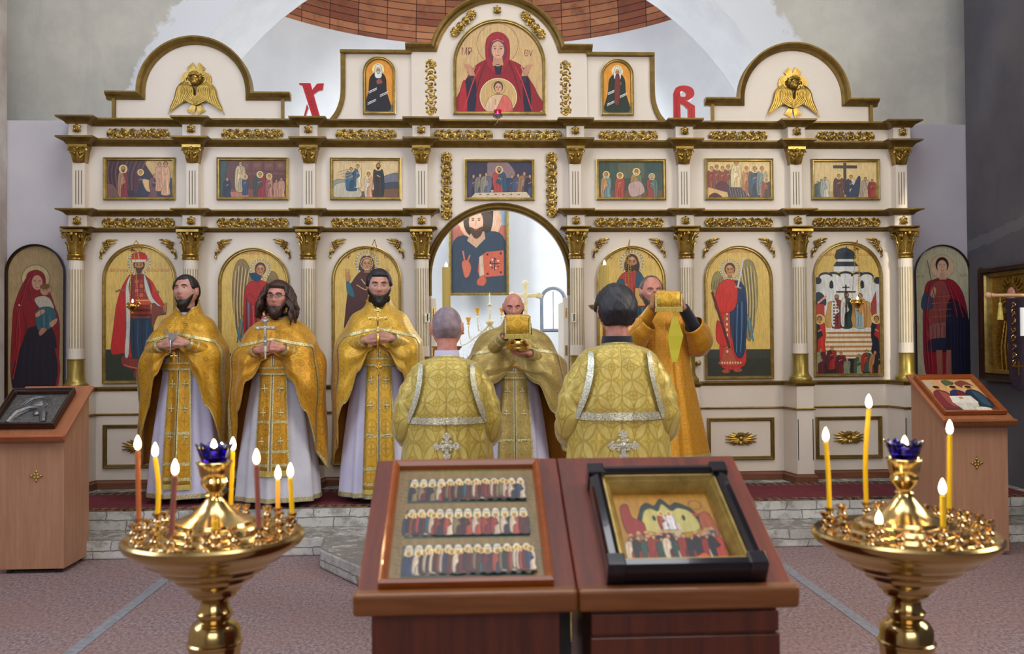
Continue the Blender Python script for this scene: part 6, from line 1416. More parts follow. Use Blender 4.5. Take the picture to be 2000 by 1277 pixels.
def face_parts(t, MH, brow='hblack', lid=0, gaze=(0, 0), lips=True):
    for s in (-1, 1):
        b = MB(); b.ball((s*.031, -.0705, .0115), .0125, .0125, .0085-lid*.3, 14, 10, M=MH); e = b.obj('eye', MT['eye'], t)
        b = MB(); b.ball((s*.031+gaze[0], -.0800, .0115+gaze[1]-lid), .0048, .0045, .0048, 10, 8, M=MH); b.obj('iris', MT['iris'], e)
        b = MB(); b.tube([MH @ Vector(q) for q in ((s*.012, -.0955, .030), (s*.026, -.0950, .036), (s*.040, -.086, .035), (s*.048, -.076, .029))], [.0028, .0042, .0036, .0016], 7); b.obj('eyebrow', MT[brow], t)
        b = MB(); b.tube([MH @ Vector(q) for q in ((s*.019, -.0825, .0135), (s*.031, -.0860, .0205), (s*.044, -.0775, .0145))], [.0012, .0022, .0012], 6); b.obj('eyelid', MT['skin2'], t)
    if lips:
        b = MB(); b.tube([MH @ Vector(q) for q in ((-.022, -.091, -.059), (-.010, -.0995, -.0555), (0, -.1005, -.0565), (.010, -.0995, -.0555), (.022, -.091, -.059))], [.0015, .0038, .0036, .0038, .0015], 8)
        b.tube([MH @ Vector(q) for q in ((-.019, -.091, -.061), (0, -.0995, -.0650), (.019, -.091, -.061))], [.0015, .0046, .0015], 8); b.obj('lips', MT['lips'], t)
def beard_part(t, MH, mat, length=.05, thick=.02, up=-.040, width=1.0, wave=.003, neat=False):
    def off(th, ph, p):
        a = abs(ph)/rad(95*width); fr_ = 1-sst(.75, 1.05, a)
        top = up+.055*sst(.35, .9, a)*(0 if neat == 2 else 1); m = fr_*sst(top+.010, top-.012, p.z) if False else fr_*(1-sst(top-.012, top+.010, p.z))
        lip = exp(-((p.x)/.019)**2-((p.z+.060)/.0075)**2) if p.y < -.05 else 0; m *= 1-min(1, lip*1.5)
        if p.y < -.05 and p.z > -.052 and abs(p.x) < .03: m = max(0, 1-((p.x)/.03)**4)*(1-abs(p.z+.0465)/.0075 if abs(p.z+.0465) < .0075 else 0)*.6
        w_ = ns(ph*2, th*3, 1)*wave*2.5*m
        low = sst(-.055, -.115, p.z)if False else (1-sst(-.115, -.055, p.z)); return (-.010+(.010+thick*(.45+.55*low))*m+w_, -length*.55*low*m*(.6+.4*cos(min(pi/2, ph))), -.014*low*m)
    b = MB(); head_shell(b, off, MH); b.obj('beard', MT[mat], t, ang=180)
def hair_cap(t, MH, mat, thick=.012, line=.068, side=-.0, nape=-.055, wave=.003, name='hair', front=55, part=0, temple=0.0):
    def off(th, ph, p):
        a = abs(math.degrees(ph)); fr_ = line-temple*sst(15, 45, a)*(1-sst(45, 60, a)); zl = fr_+(side-fr_)*sst(front, front+22, a); zl = zl+(nape-zl)*sst(100, 130, a)
        if 78 < a < 112: zl = max(zl, .022)
        m = sst(zl-.008, zl+.012, p.z); w_ = ns(ph*1.5, th*2, 3)*wave*m; pt_ = -part*exp(-(ph/.12)**2)*m
        return (-.009+(thick+.009)*m+w_+pt_, 0, 0)
    b = MB(); head_shell(b, off, MH); b.obj(name, MT[mat], t, ang=180)
def strip(b, pts, w_, n, th=.004):
    "flat ribbon through pts, n = facing direction"
    n = Vector(n); P = [Vector(p) for p in pts]; vs = []; fs = []; uv = []; L = 0
    for i, p in enumerate(P):
        d = (P[min(i+1, len(P)-1)]-P[max(i-1, 0)]).normalized(); s = d.cross(n).normalized()*(w_/2 if not isinstance(w_, (list, tuple)) else w_[i]/2)
        if i: L += (p-P[i-1]).length
        vs += [p-s+n*th, p+s+n*th, p+s-n*0, p-s-n*0]; uv += [(-s.length, L), (s.length, L)]*2
    for i in range(len(P)-1):
        for q in range(4): w2 = (q+1) % 4; fs.append((4*i+q, 4*i+w2, 4*i+4+w2, 4*i+4+q))
    b.add(vs, fs, uvs=uv)
NECK = {0: .078, 180: .072}
def cape_surf(w_=1.0, low=0.0, collar=.05, front=1.20, seed=0, A=.021, long_=.28, asym=0.0, hump=0.0):
    r = lambda **k: None
    z3 = {0: front+.02, 18: front-.01, 34: 1.145, 60: 1.12, 180: 1.12}
    z4 = {0: front+.005, 18: front-.03, 30: 1.06, 48: .90, 70: .74, 180: .70}; z5 = {0: front-.005, 18: front-.05, 30: 1.00, 45: .76, 66: .42, 85: long_, 180: long_}
    lv = [({0: .070, 90: .085, 180: .09}, {0: 1.475, 60: 1.50+collar*.5, 120: 1.53+collar, 180: 1.53+collar}),
          ({0: .105, 45: .115, 90: .125, 180: .105}, {0: 1.452, 90: 1.485, 180: 1.50}),
          ({0: .135, 45: .175, 90: .205*w_, 135: .17, 180: .13}, {0: 1.40, 90: 1.425, 180: 1.42}),
          ({0: .175, 30: .225, 60: .285*w_, 90: .295*w_, 135: .22, 180: .165}, {0: 1.31, 90: 1.27+hump, 180: 1.28}),
          ({0: .205, 20: .24, 34: .315*w_, 60: .345*w_, 90: .345*w_, 135: .255, 180: .185}, z3),
          ({0: .200, 20: .24, 34: .325*w_, 60: .355*w_, 90: .350*w_, 135: .28, 180: .22}, z4),
          ({0: .195, 20: .24, 34: .31*w_, 60: .35*w_, 90: .362*w_, 135: .31, 180: .26}, z5)]
    ks = [(5, .5, seed), (9, .6, seed*2+1), (14, .35, seed+2), (23, .18, seed*3)]
    def fold(a, t):
        f = A*sst(.3, 1, t)*sum(w2*sin(k*a+p+2.2*t) for k, w2, p in ks)
        f += .011*sst(.2, .45, t)*(1-sst(.75, 1, t))*sin(26*t+3*cos(a*2+seed)+seed)*(1-sst(1.2, 2.2, abs(a)))
        return f
    return Surf(lv, fold, (0, .005), .33, 1.35)
def hem(b, s, ph0, ph1, t0, t1, off, n=90, lo=None, hi=None): s.grid(b, ph0, ph1, t0, t1, n, 2, off, lo=lo, hi=hi)
def priest(label, loc, rz, h, hr, bro, robe, bands='braid', cw=1.0, cs=1.0, collar=.05, seed=0, hands=None, arms=None, hoff=(0, 0, 0), stole_w=27, skin_='skin', stole_b=None, stole_z=.18, robe_trim=True, front=1.20, cuffm=None, stole_cross=True, bulk=1.0, long_=.28, hump=0, belt=True):
    hz = 1.245
    arms = arms or [((-.27, -.09, 1.15), (-.098, -.275, hz-.01)), ((.27, -.09, 1.15), (.098, -.275, hz+.005))]
    hands = hands or [((.82, -.42, .22), (.45, .85, -.1), (48, 58, 40), -1), ((-.82, -.42, .22), (-.45, .85, -.1), (48, 58, 40), 1)]
    t, MH = person(label, loc, rz, h, hr, MT[skin_], arms, hands, hoff, bulk)
    stole_b = stole_b or bro
    # long under robe
    ru = Surf([({0: .08, 180: .075}, 1.47), ({0: .125, 90: .18, 180: .12}, 1.38), ({0: .165*bulk, 90: .20*bulk, 180: .14}, 1.15), ({0: .165*bulk, 90: .195*bulk, 180: .145}, 1.0), ({0: .19*bulk, 90: .235*bulk, 180: .18}, .7), ({0: .215*bulk, 90: .27*bulk, 180: .22}, .38), ({0: .235*bulk, 90: .295*bulk, 180: .25}, .045)],
              folds(.021, [(6, .7, seed), (11, .6, 1.3*seed), (17, .35, 2)], 0, 1.0, .4), (0, .01), .26, 1.4)
    b = MB(); ru.grid(b, -180, 180, 0, 1, 120, 40); o = b.obj('robe', MT[robe], t, ang=180); sol = o.modifiers.new('solid', 'SOLIDIFY'); sol.thickness = .004; rb = o
    if robe_trim:
        b = MB(); ru.grid(b, -180, 180, .972, .994, 120, 1, .004); b.obj('hem_trim', MT['braid'], rb, ang=180)
    # stole hanging down the front over the robe
    st = Surf([(q[0] if not isinstance(q[0], dict) else {0: q[0][0]+.012, 90: q[0][90]+.006 if 90 in q[0] else q[0][180]+.006}, q[1]) for q in ru.lv], lambda a, t_: .006+ru.fold(a, t_), (0, .01), .26, 1.4)
    tz = lambda z: next((i+(ru.lv[i][1]-z)/(ru.lv[i][1]-ru.lv[i+1][1]) for i in range(6) if ru.lv[i][1] >= z >= ru.lv[i+1][1]), 6)/6.
    k0 = tz(1.30); k1 = tz(stole_z); b = MB(); wd = lambda a_: a_
    for s in (-1, 1): st.grid(b, min(s*1.2, s*stole_w), max(s*1.2, s*stole_w), k0, k1, 10, 40, .004)
    so_ = b.obj('stole', MT[stole_b], t, ang=180); sol = so_.modifiers.new('solid', 'SOLIDIFY'); sol.thickness = .006
    b = MB()
    for s in (-1, 1):
        a0, a1 = sorted((s*stole_w, s*(stole_w-2.6))); st.grid(b, a0, a1, k0, k1, 1, 40, .007)
        a0, a1 = sorted((s*1.2, s*3.2)); st.grid(b, a0, a1, k0, k1, 1, 40, .007)
        a0, a1 = sorted((s*1.2, s*stole_w))
        for z in (stole_z+.03, stole_z+.13, stole_z+.36): st.grid(b, a0, a1, tz(z+.022), tz(z), 8, 2, .0075)
    b.obj('stole_braid', MT[bands], so_, ang=180)
    b = MB(); st.grid(b, -stole_w, stole_w, k1-.002, k1+.018, 40, 2, .005); b.obj('stole_fringe', MT['fringe'], so_, ang=180)
    if stole_cross:
        for z in (.98-.06, .74, .52):
            for s in (-1, 1):
                p = st.pt(s*stole_w*.55, tz(z), .010); b = MB(); R_ = .026
                for k in range(4): a = pi/2*k; b.ball((p.x+R_*.55*cos(a), p.y, p.z+R_*.7*sin(a)), R_*.5 if k % 2 == 0 else .006, .003, R_*.6 if k % 2 else .006, 8, 6)
                b.ball((p.x, p.y-.001, p.z), .009, .003, .009, 8, 6); b.obj('stole_cross', MT[bands], so_)
    if belt:
        b = MB(); st.grid(b, -120, 120, tz(1.10), tz(1.03), 80, 4, .012); bo = b.obj('belt', MT[bro], t, ang=180); sol = bo.modifiers.new('solid', 'SOLIDIFY'); sol.thickness = .006
        b = MB(); st.grid(b, -120, 120, tz(1.045), tz(1.03), 80, 1, .0155); st.grid(b, -120, 120, tz(1.10), tz(1.085), 80, 1, .0155); b.obj('belt_braid', MT[bands], bo, ang=180)
    # cape
    cp = cape_surf(cs, 0, collar, front, seed, long_=long_, hump=hump)
    b = MB(); cp.grid(b, -180, 180, 0, 1, 170, 64); o = b.obj('cape', [MT[bro], MT['lining']], t, ang=180); sol = o.modifiers.new('solid', 'SOLIDIFY'); sol.thickness = .006; sol.offset = -1; sol.material_offset = 1
    b = MB(); cp.grid(b, -178, 178, .975, .998, 170, 2, .004); cp.grid(b, -150, 150, .005, .03, 60, 1, .003)
    cp.grid(b, -64, 64, .50, .525, 60, 2, .0055, lo=lambda a: .470+.0005*abs(a), hi=lambda a: .500+.0005*abs(a))
    for s in (-1, 1):
        a0, a1 = sorted((s*62, s*66.5)); cp.grid(b, a0, a1, .50, .985, 2, 40, .0055)
    b.obj('cape_braid', MT[bands], o, ang=180)
    # cuffs and sleeves on the forearms
    for (el, wr) in arms:
        el, wr = Vector(el), Vector(wr); d = (wr-el); b = MB(); b.tube([el+d*.1, el+d*.4, el+d*.68, wr-d.normalized()*.012], [.058, .055, .050, .043], 18); c = b.obj('sleeve', MT[cuffm or bro], t, ang=60)
        b = MB(); b.tube([wr-d.normalized()*.030, wr-d.normalized()*.012], [.0475, .0455], 18); b.tube([wr-d.normalized()*.085, wr-d.normalized()*.072], [.0505, .0495], 18); b.obj('cuff_braid', MT[bands], c, ang=60)
    b = MB(); b.lathe([(.066, 0), (.066, .05), (.062, .05), (.062, 0)], 28, c=(0, .008, 1.475)); b.obj('collar', MT['navy'], t); b = MB(); b.lathe([(.072, 0), (.071, .022), (.066, .022)], 28, c=(0, .008, 1.470)); b.obj('collar_band', MT['white'], t)
    return t, MH, cp
def pectoral(t, z, y=-.262, mat='goldm', zt=1.46):
    b = MB(); x0 = .055
    for s in (-1, 1):
        n = 16
        for i in range(n+1):
            q = i/n; yy = -.085+(y+.085)*q**.75; b.ball((s*x0*(1-q), yy, zt+(z+.05-zt)*q), .0048, .0048, .006, 6, 4)
    o = b.obj('neck_chain', MT['crossg'], t); b = MB(); b.box(-.008, .008, y-.012, y-.004, z-.05, z+.05); b.box(-.028, .028, y-.012, y-.004, z+.005, z+.022); b.box(-.015, .015, y-.012, y-.004, z+.032, z+.040); bevel(b.obj('pectoral_cross', MT[mat], t, smooth=False), .003)
def hand_cross(x, y, z, h, label, mat, edge, rz=0, tip=.10, wob=0):
    t = thing('hand_cross', label, 'cross', (x, y, z), (rad(wob), 0, rz)); b = MB(); w_ = h*.052
    b.box(-w_, w_, -.007, .007, 0, h); b.box(-h*.37, h*.37, -.007, .007, h*.56, h*.56+w_*2.3); b.box(-h*.13, h*.13, -.007, .007, h*.83, h*.83+w_*2.2); bevel(b.obj('cross_body', MT[mat], t, smooth=False), .003)
    b = MB()
    for px, pz in ((-h*.27, h*.62), (h*.27, h*.62), (0, h*.88), (0, h*.16)): b.ball((px, -.008, pz), w_*1.1, .003, w_*.8, 10, 6); b.obj('enamel_boss', MT[edge], t); b = MB()
    b.cap((0, -.009, h*.36), (0, -.009, h*.60), .006, .009, 8); b.cap((-h*.16, -.008, h*.63), (h*.16, -.008, h*.63), .004, .004, 6); b.ball((0, -.011, h*.66), .009, .006, .011, 8, 6); b.obj('relief', MT[edge], t)
    b = MB(); b.lathe([(0, -tip), (.006, -tip+.004), (.009, -tip*.5), (.013, -.01), (.010, 0), (0, 0)], 12); b.obj('handle', MT[edge], t); return t
PZ = .292
# --- first priest, far left: tied-back dark hair, looking up
x, y = at(366, 700, 7.30).x, 7.30
t, MH, cp = priest('person in gold cape with tied-back dark hair, far left, gazing up, holding a silver blade', (x, y, PZ), rad(-4), 1.79, (-9, -4, -8), 'bro1', 'white', seed=1, collar=.07, hoff=(-.0, -.0, .01), cs=1.0)
face_parts(t, MH, 'hblack', 0, (-.002, .003)); hair_cap(t, MH, 'hblack', .015, .080, .01, -.06, .0015, front=42, part=.006, temple=-.01); beard_part(t, MH, 'hblack', .03, .009, -.070, .92, .002)
b = MB(); b.cap(MH @ Vector((0, .085, -.01)), MH @ Vector((.01, .11, -.16)), .035, .02, 10); b.obj('tied_hair', MT['hblack'], t); pectoral(t, 1.135)
p0 = Matrix.Translation(t.location) @ Matrix.Rotation(rad(-4), 4, 'Z') @ Matrix.Scale(1.79/1.78, 4)
q = p0 @ Vector((0, -.335, 1.27)); t2 = thing('communion_spear', 'silver blade-like spear held upright by the priest at far left', 'spear', q, (0, 0, rad(-4)))
b = MB(); b.prism([(0, 0), (.004, .03), (.062, .085), (.040, .02), (.012, -.01)], -.003, .003, XZ(0)); b.prism([(.0, .0), (.02, .05), (-.03, .075), (-.045, .095), (-.055, .085), (-.03, .05)], -.003, .003, XZ(.008)); b.obj('blade', MT['silver'], t2, smooth=False)
b = MB(); b.cap((0, 0, -.09), (0, 0, .0), .006, .007, 8); b.obj('handle', MT['silver'], t2)
# --- second priest: curly hair, glasses
x, y = at(545, 700, 7.10).x, 7.10
t, MH, cp = priest('person in gold cape with long curly brown hair and glasses, holding a silver cross', (x, y, PZ), rad(-3), 1.73, (-4, 3, -4), 'bro2', 'grey', seed=2, collar=.01, skin_='skin2', stole_w=30, cs=1.08, bulk=1.12, stole_z=.30)
face_parts(t, MH, 'hbrown'); hair_cap(t, MH, 'hbrown', .024, .072, -.01, -.06, .006, front=48, temple=.0); beard_part(t, MH, 'hbrown', .05, .022, -.062, 1.0, .005)
b = MB(); random.seed(4)
for k in range(64):
    a = random.uniform(52, 308) if k % 3 else random.choice((-1, 1))*random.uniform(55, 100); th = rad(random.uniform(35, 95)); ph = rad(a); p = head_pt(th, ph); p0_ = p*1.08; o_ = Vector((p.x, p.y+.02, 0)).normalized()
    pts = [];
    for i in range(8):
        q_ = i/7; f1 = q_*.19+.0; pts.append(MH @ (p0_+o_*(.018+.040*sin(q_*2.0))+Vector((.008*sin(q_*11+k), .008*cos(q_*10+k*2), -f1*(1.05-.2*random.random())))))
    b.tube(pts, [.013, .016, .017, .017, .016, .014, .011, .005], 6)
b.obj('curly_hair', MT['hbrown'], t, ang=180)
gm = thing('eyeglasses', 'black rectangular glasses worn by the curly-haired priest', 'glasses', (0, 0, 0)); gm.matrix_world = Matrix.Translation(t.location) @ Matrix.Rotation(rad(-3), 4, 'Z') @ Matrix.Scale(1.73/1.78, 4) @ MH
b = MB()
for s in (-1, 1):
    pth = [(s*.009, -.106, .024), (s*.050, -.100, .024), (s*.052, -.099, .010), (s*.046, -.099, -.002), (s*.014, -.105, -.002), (s*.009, -.106, .008)]; b.tube(pth+[pth[0]], .0022, 6); b.tube([(s*.051, -.100, .020), (s*.078, -.05, .016), (s*.084, .01, .010)], .002, 6)
b.tube([(-.009, -.106, .014), (0, -.110, .017), (.009, -.106, .014)], .0018, 6); b.obj('frame', MT['black'], gm)
for s in (-1, 1): b = MB(); b.add([(s*.010, -.105, .023), (s*.049, -.0995, .023), (s*.050, -.0995, .010), (s*.045, -.0995, -.001), (s*.014, -.1045, -.001)], [(0, 1, 2, 3, 4)]); b.obj('lens', MT['lens'], gm, smooth=False)
p0 = Matrix.Translation(t.location) @ Matrix.Rotation(rad(-3), 4, 'Z') @ Matrix.Scale(1.73/1.78, 4); q = p0 @ Vector((-.012, -.35, 1.265)); hand_cross(q.x, q.y, q.z, .215, 'ornate silver cross held up by the curly-haired priest', 'silver', 'braids', rad(-3), .10)
# --- third priest: short dark hair, full beard
x, y = at(741, 700, 7.20).x, 7.20
t, MH, cp = priest('person in bright yellow-gold cape with dark beard, holding a gold cross, beside the kneeling-height acolyte', (x, y, PZ), rad(4), 1.83, (2, 0, 4), 'bro3', 'white', seed=3.3, collar=.055, stole_w=29, cs=1.03, stole_z=.14)
t['label'] = 'person in yellow-gold cape with short dark hair and full beard, holding a gold cross'
face_parts(t, MH, 'hblack', .002, (0, -.001)); hair_cap(t, MH, 'hdark', .018, .074, .0, -.06, .005, front=48); beard_part(t, MH, 'hblack', .035, .017, -.052, 1.0, .003); pectoral(t, 1.02, -.20)
p0 = Matrix.Translation(t.location) @ Matrix.Rotation(rad(4), 4, 'Z') @ Matrix.Scale(1.83/1.78, 4); q = p0 @ Vector((0, -.35, 1.265)); hand_cross(q.x, q.y, q.z, .215, 'gilded cross held up by the priest with short dark hair', 'crossg', 'goldm', rad(4), .12)
# --- centre priest: bald, holding the veiled chalice
x, y = at(1003, 700, 7.18).x, 7.18
arms = [((-.27, -.08, 1.20), (-.085, -.28, 1.40)), ((.29, -.10, 1.16), (.115, -.30, 1.255))]
hd = [((.95, -.25, .12), (.15, .35, 1), (35, 45, 30), -1), ((-.95, -.2, -.05), (0, .3, 1), (20, 35, 30), 1)]
t, MH, cp = priest('bald person in pale gold cape with dark beard, holding a veiled chalice in the gateway', (x, y, PZ), 0, 1.645, (12, 0, 0), 'bro4', 'white', arms=arms, hands=hd, seed=5, collar=.02, skin_='skin2', stole_w=33, cs=1.32, front=1.14, bulk=1.08, hump=-.02, stole_z=.15)
face_parts(t, MH, 'hblack', .003, (0, -.002), lips=False); beard_part(t, MH, 'hblack', .03, .012, -.052, .95, .002)
k = 1.645/1.78; W = lambda vx, vy, vz: (x+vx*k, y+vy*k, PZ+vz*k)
t2 = thing('chalice', 'gold chalice held by the bald priest, its bowl covered by a fringed veil', 'chalice', W(.02, -.36, 1.285))
b = MB(); b.lathe([(0, 0), (.085, 0), (.088, .010), (.080, .018), (.084, .030), (.084, .045), (.070, .058), (.066, .070), (.030, .078), (.017, .088), (.015, .115), (.022, .125), (.022, .135), (.013, .145), (.02, .16), (.045, .19), (.055, .235), (.058, .26), (.054, .26), (0, .2)], 32); b.obj('chalice_body', MT['goldm'], t2)
def veil(label, loc, hw, hd_, zt, zf, rz=0, fringe=.03, side=True, wave=.004):
    t = thing('chalice_veil', label, 'cloth', loc, (0, 0, rz)); b = MB(); n = 14; vs = []; uv = []
    # front flap, top, with side flaps hanging at either side
    prof = [(-hd_*1.06, zf), (-hd_*1.05, zf*.5), (-hd_*1.02, -.01), (-hd_*.9, .006), (0, .012), (hd_*.9, .006), (hd_*1.02, -.01), (hd_*1.04, zf*.6), (hd_*1.05, zf)]
    for j, (yy, z) in enumerate(prof):
        for i in range(n+1):
            q_ = -1+2*i/n; fl = (1 if z < -.02 else 0); vs.append((q_*hw*(1+.10*fl*min(1, -z/abs(zf)) if fl else 1), yy+wave*sin(q_*7+j)*fl, z+zt-(abs(q_)**4)*.004)); uv.append((q_*hw, z+yy))
    b.add(vs, [(j*(n+1)+i, j*(n+1)+i+1, (j+1)*(n+1)+i+1, (j+1)*(n+1)+i) for j in range(len(prof)-1) for i in range(n)], uvs=uv); o = b.obj('cloth', MT['bro3'], t, ang=180); sol = o.modifiers.new('solid', 'SOLIDIFY'); sol.thickness = .003
    b = MB(); m = 36
    for i in range(m):
        q_ = -1+2*(i+.5)/m; b.tube([(q_*hw*1.10, -hd_*1.06-.002, zt+zf+.004), (q_*hw*1.13, -hd_*1.07-.002+.003*sin(i*2.), zt+zf-fringe)], .0032, 5)
    b.box(-hw*1.1, hw*1.1, -hd_*1.06-.005, -hd_*1.06-.001, zt+zf, zt+zf+.008); b.obj('fringe', MT['fringe'], t)
    b = MB()
    for s in (-1, 1): b.box(s*hw*1.04-.006, s*hw*1.04+.006, -hd_*1.05-.006, -hd_*1.05-.002, zt+zf+.01, zt-.014)
    b.obj('veil_braid', MT['braid'], t)
    if side:
        for s in (-1, 1):
            b = MB(); vs = []
            for j in range(5):
                for i in range(5): z = zf*.95*j/4; vs.append((s*(hw+.008+.012*j/4), -hd_+2*hd_*i/4, z+zt-.004))
            b.add(vs, [(j*5+i, j*5+i+1, (j+1)*5+i+1, (j+1)*5+i) for j in range(4) for i in range(4)]); o = b.obj('side_flap', MT['lining'], t); sol = o.modifiers.new('solid', 'SOLIDIFY'); sol.thickness = .003
    return t
veil('gold fringed veil draped over the chalice of the bald priest', W(.015, -.36, 1.565), .090, .062, 0, -.145)
# --- deacon behind, raising a covered paten
x, y = at(1296, 700, 7.22).x, 7.22
arms = [((-.26, -.14, 1.30), (-.175, -.31, 1.50)), ((.27, -.12, 1.24), (.045, -.33, 1.50))]
hd = [((.35, -.1, .95), (.9, -.2, -.2), (25, 35, 30), 1), ((-.35, -.1, .95), (-.9, -.2, -.2), (25, 35, 30), -1)]
t, MH = person('person in orange-gold robe raising a covered paten, behind the dark-haired acolyte', (x, y, PZ), rad(6), 1.80, (4, 0, 0), MT['skin2'], arms, hd, (-.10, .02, -.02))
face_parts(t, MH, 'hgrey', .002, lips=False); hair_cap(t, MH, 'hgrey', .008, .112, .0, -.06, .003, front=58); beard_part(t, MH, 'hgrey', .05, .014, -.052, 1.0, .003)
ds = Surf([({0: .08, 180: .078}, 1.485), ({0: .115, 90: .20, 180: .11}, 1.43), ({0: .16, 90: .215, 180: .14}, 1.28), ({0: .175, 90: .215, 180: .16}, 1.05), ({0: .22, 90: .27, 180: .2}, .75), ({0: .27, 90: .34, 180: .27}, .40), ({0: .32, 90: .40, 180: .32}, .06)], folds(.016, [(6, .6, 1), (10, .6, 2), (17, .3, 0)], 0, 1, .3), (0, .01), .3, 1.45)
b = MB(); ds.grid(b, -180, 180, 0, 1, 120, 44)
def sleeve(b, pts, rr, fl=.8, n=28, up=(0, 1, 0)):
    pts = smooth_curve3(pts, 6); R_ = []
    m = len(pts)
    for i in range(m):
        q_ = i/(m-1)*(len(rr)-1); a = min(int(q_), len(rr)-2); R_.append(rr[a]+(rr[a+1]-rr[a])*(q_-a)+.004*sin(i*1.7))
    b.tube(pts, R_, n, False, fl, up)
def smooth_curve3(pts, n):
    out = []; m = len(pts); P = [Vector(p) for p in pts]
    for i in range(m-1):
        p = [P[min(max(i+k, 0), m-1)] for k in (-1, 0, 1, 2)]
        for j in range(n): t_ = j/n; out.append(.5*((2*p[1])+(p[2]-p[0])*t_+(2*p[0]-5*p[1]+4*p[2]-p[3])*t_*t_+(3*p[1]-p[0]-3*p[2]+p[3])*t_**3))
    return out+[P[-1]]
sleeve(b, [(.13, .01, 1.37), (.20, -.02, 1.30), (.27, -.08, 1.21), (.25, -.15, 1.26), (.17, -.22, 1.36)], [.08, .10, .115, .11, .085], .85)
sleeve(b, [(-.13, .01, 1.37), (-.20, -.04, 1.32), (-.26, -.10, 1.26), (-.25, -.18, 1.31), (-.20, -.24, 1.38)], [.08, .10, .105, .10, .08], .85)
o = b.obj('robe', MT['bro6'], t, ang=180); sol = o.modifiers.new('solid', 'SOLIDIFY'); sol.thickness = .005
b = MB(); ds.grid(b, -180, 180, .86, .885, 120, 2, .005); b.obj('robe_braid', MT['braid'], o, ang=180)
for s, (el, wr) in zip((-1, 1), arms):
    el, wr = Vector(el), Vector(wr); d = wr-el; b = MB(); b.tube([el+d*.2, el+d*.6, wr-d.normalized()*.02], [.055, .050, .043], 16); b.obj('cuff', MT['navy'] if s > 0 else MT['bro6'], t)
b = MB(); strip(b, [(-.02, -.32, 1.44), (-.015, -.325, 1.36), (-.01, -.32, 1.27), (-.01, -.30, 1.17), (-.01, -.29, 1.07)], [.012, .07, .125, .085, .04], (0, -1, 0), .004); b.obj('stole_end', MT['yellow'], t, smooth=False)
k = 1.80/1.78; W = lambda vx, vy, vz: (x+(vx*cos(rad(6))-vy*sin(rad(6)))*k, y+(vx*sin(rad(6))+vy*cos(rad(6)))*k, PZ+vz*k)
t2 = thing('paten', 'gold footed paten raised by the deacon and covered by a veil', 'paten', W(-.10, -.38, 1.47)); b = MB(); b.lathe([(0, 0), (.05, 0), (.05, .008), (.015, .02), (.014, .07), (.03, .09), (.070, .10), (.075, .112), (.072, .112), (0, .104)], 28); b.obj('dish', MT['goldm'], t2)
veil('gold fringed veil covering the paten raised before a face', W(-.10, -.38, 1.605), .095, .08, 0, -.125)
bpy.data.objects['chalice_veil.001']['label'] = 'gold fringed veil covering the paten raised high before the deacon\'s face'
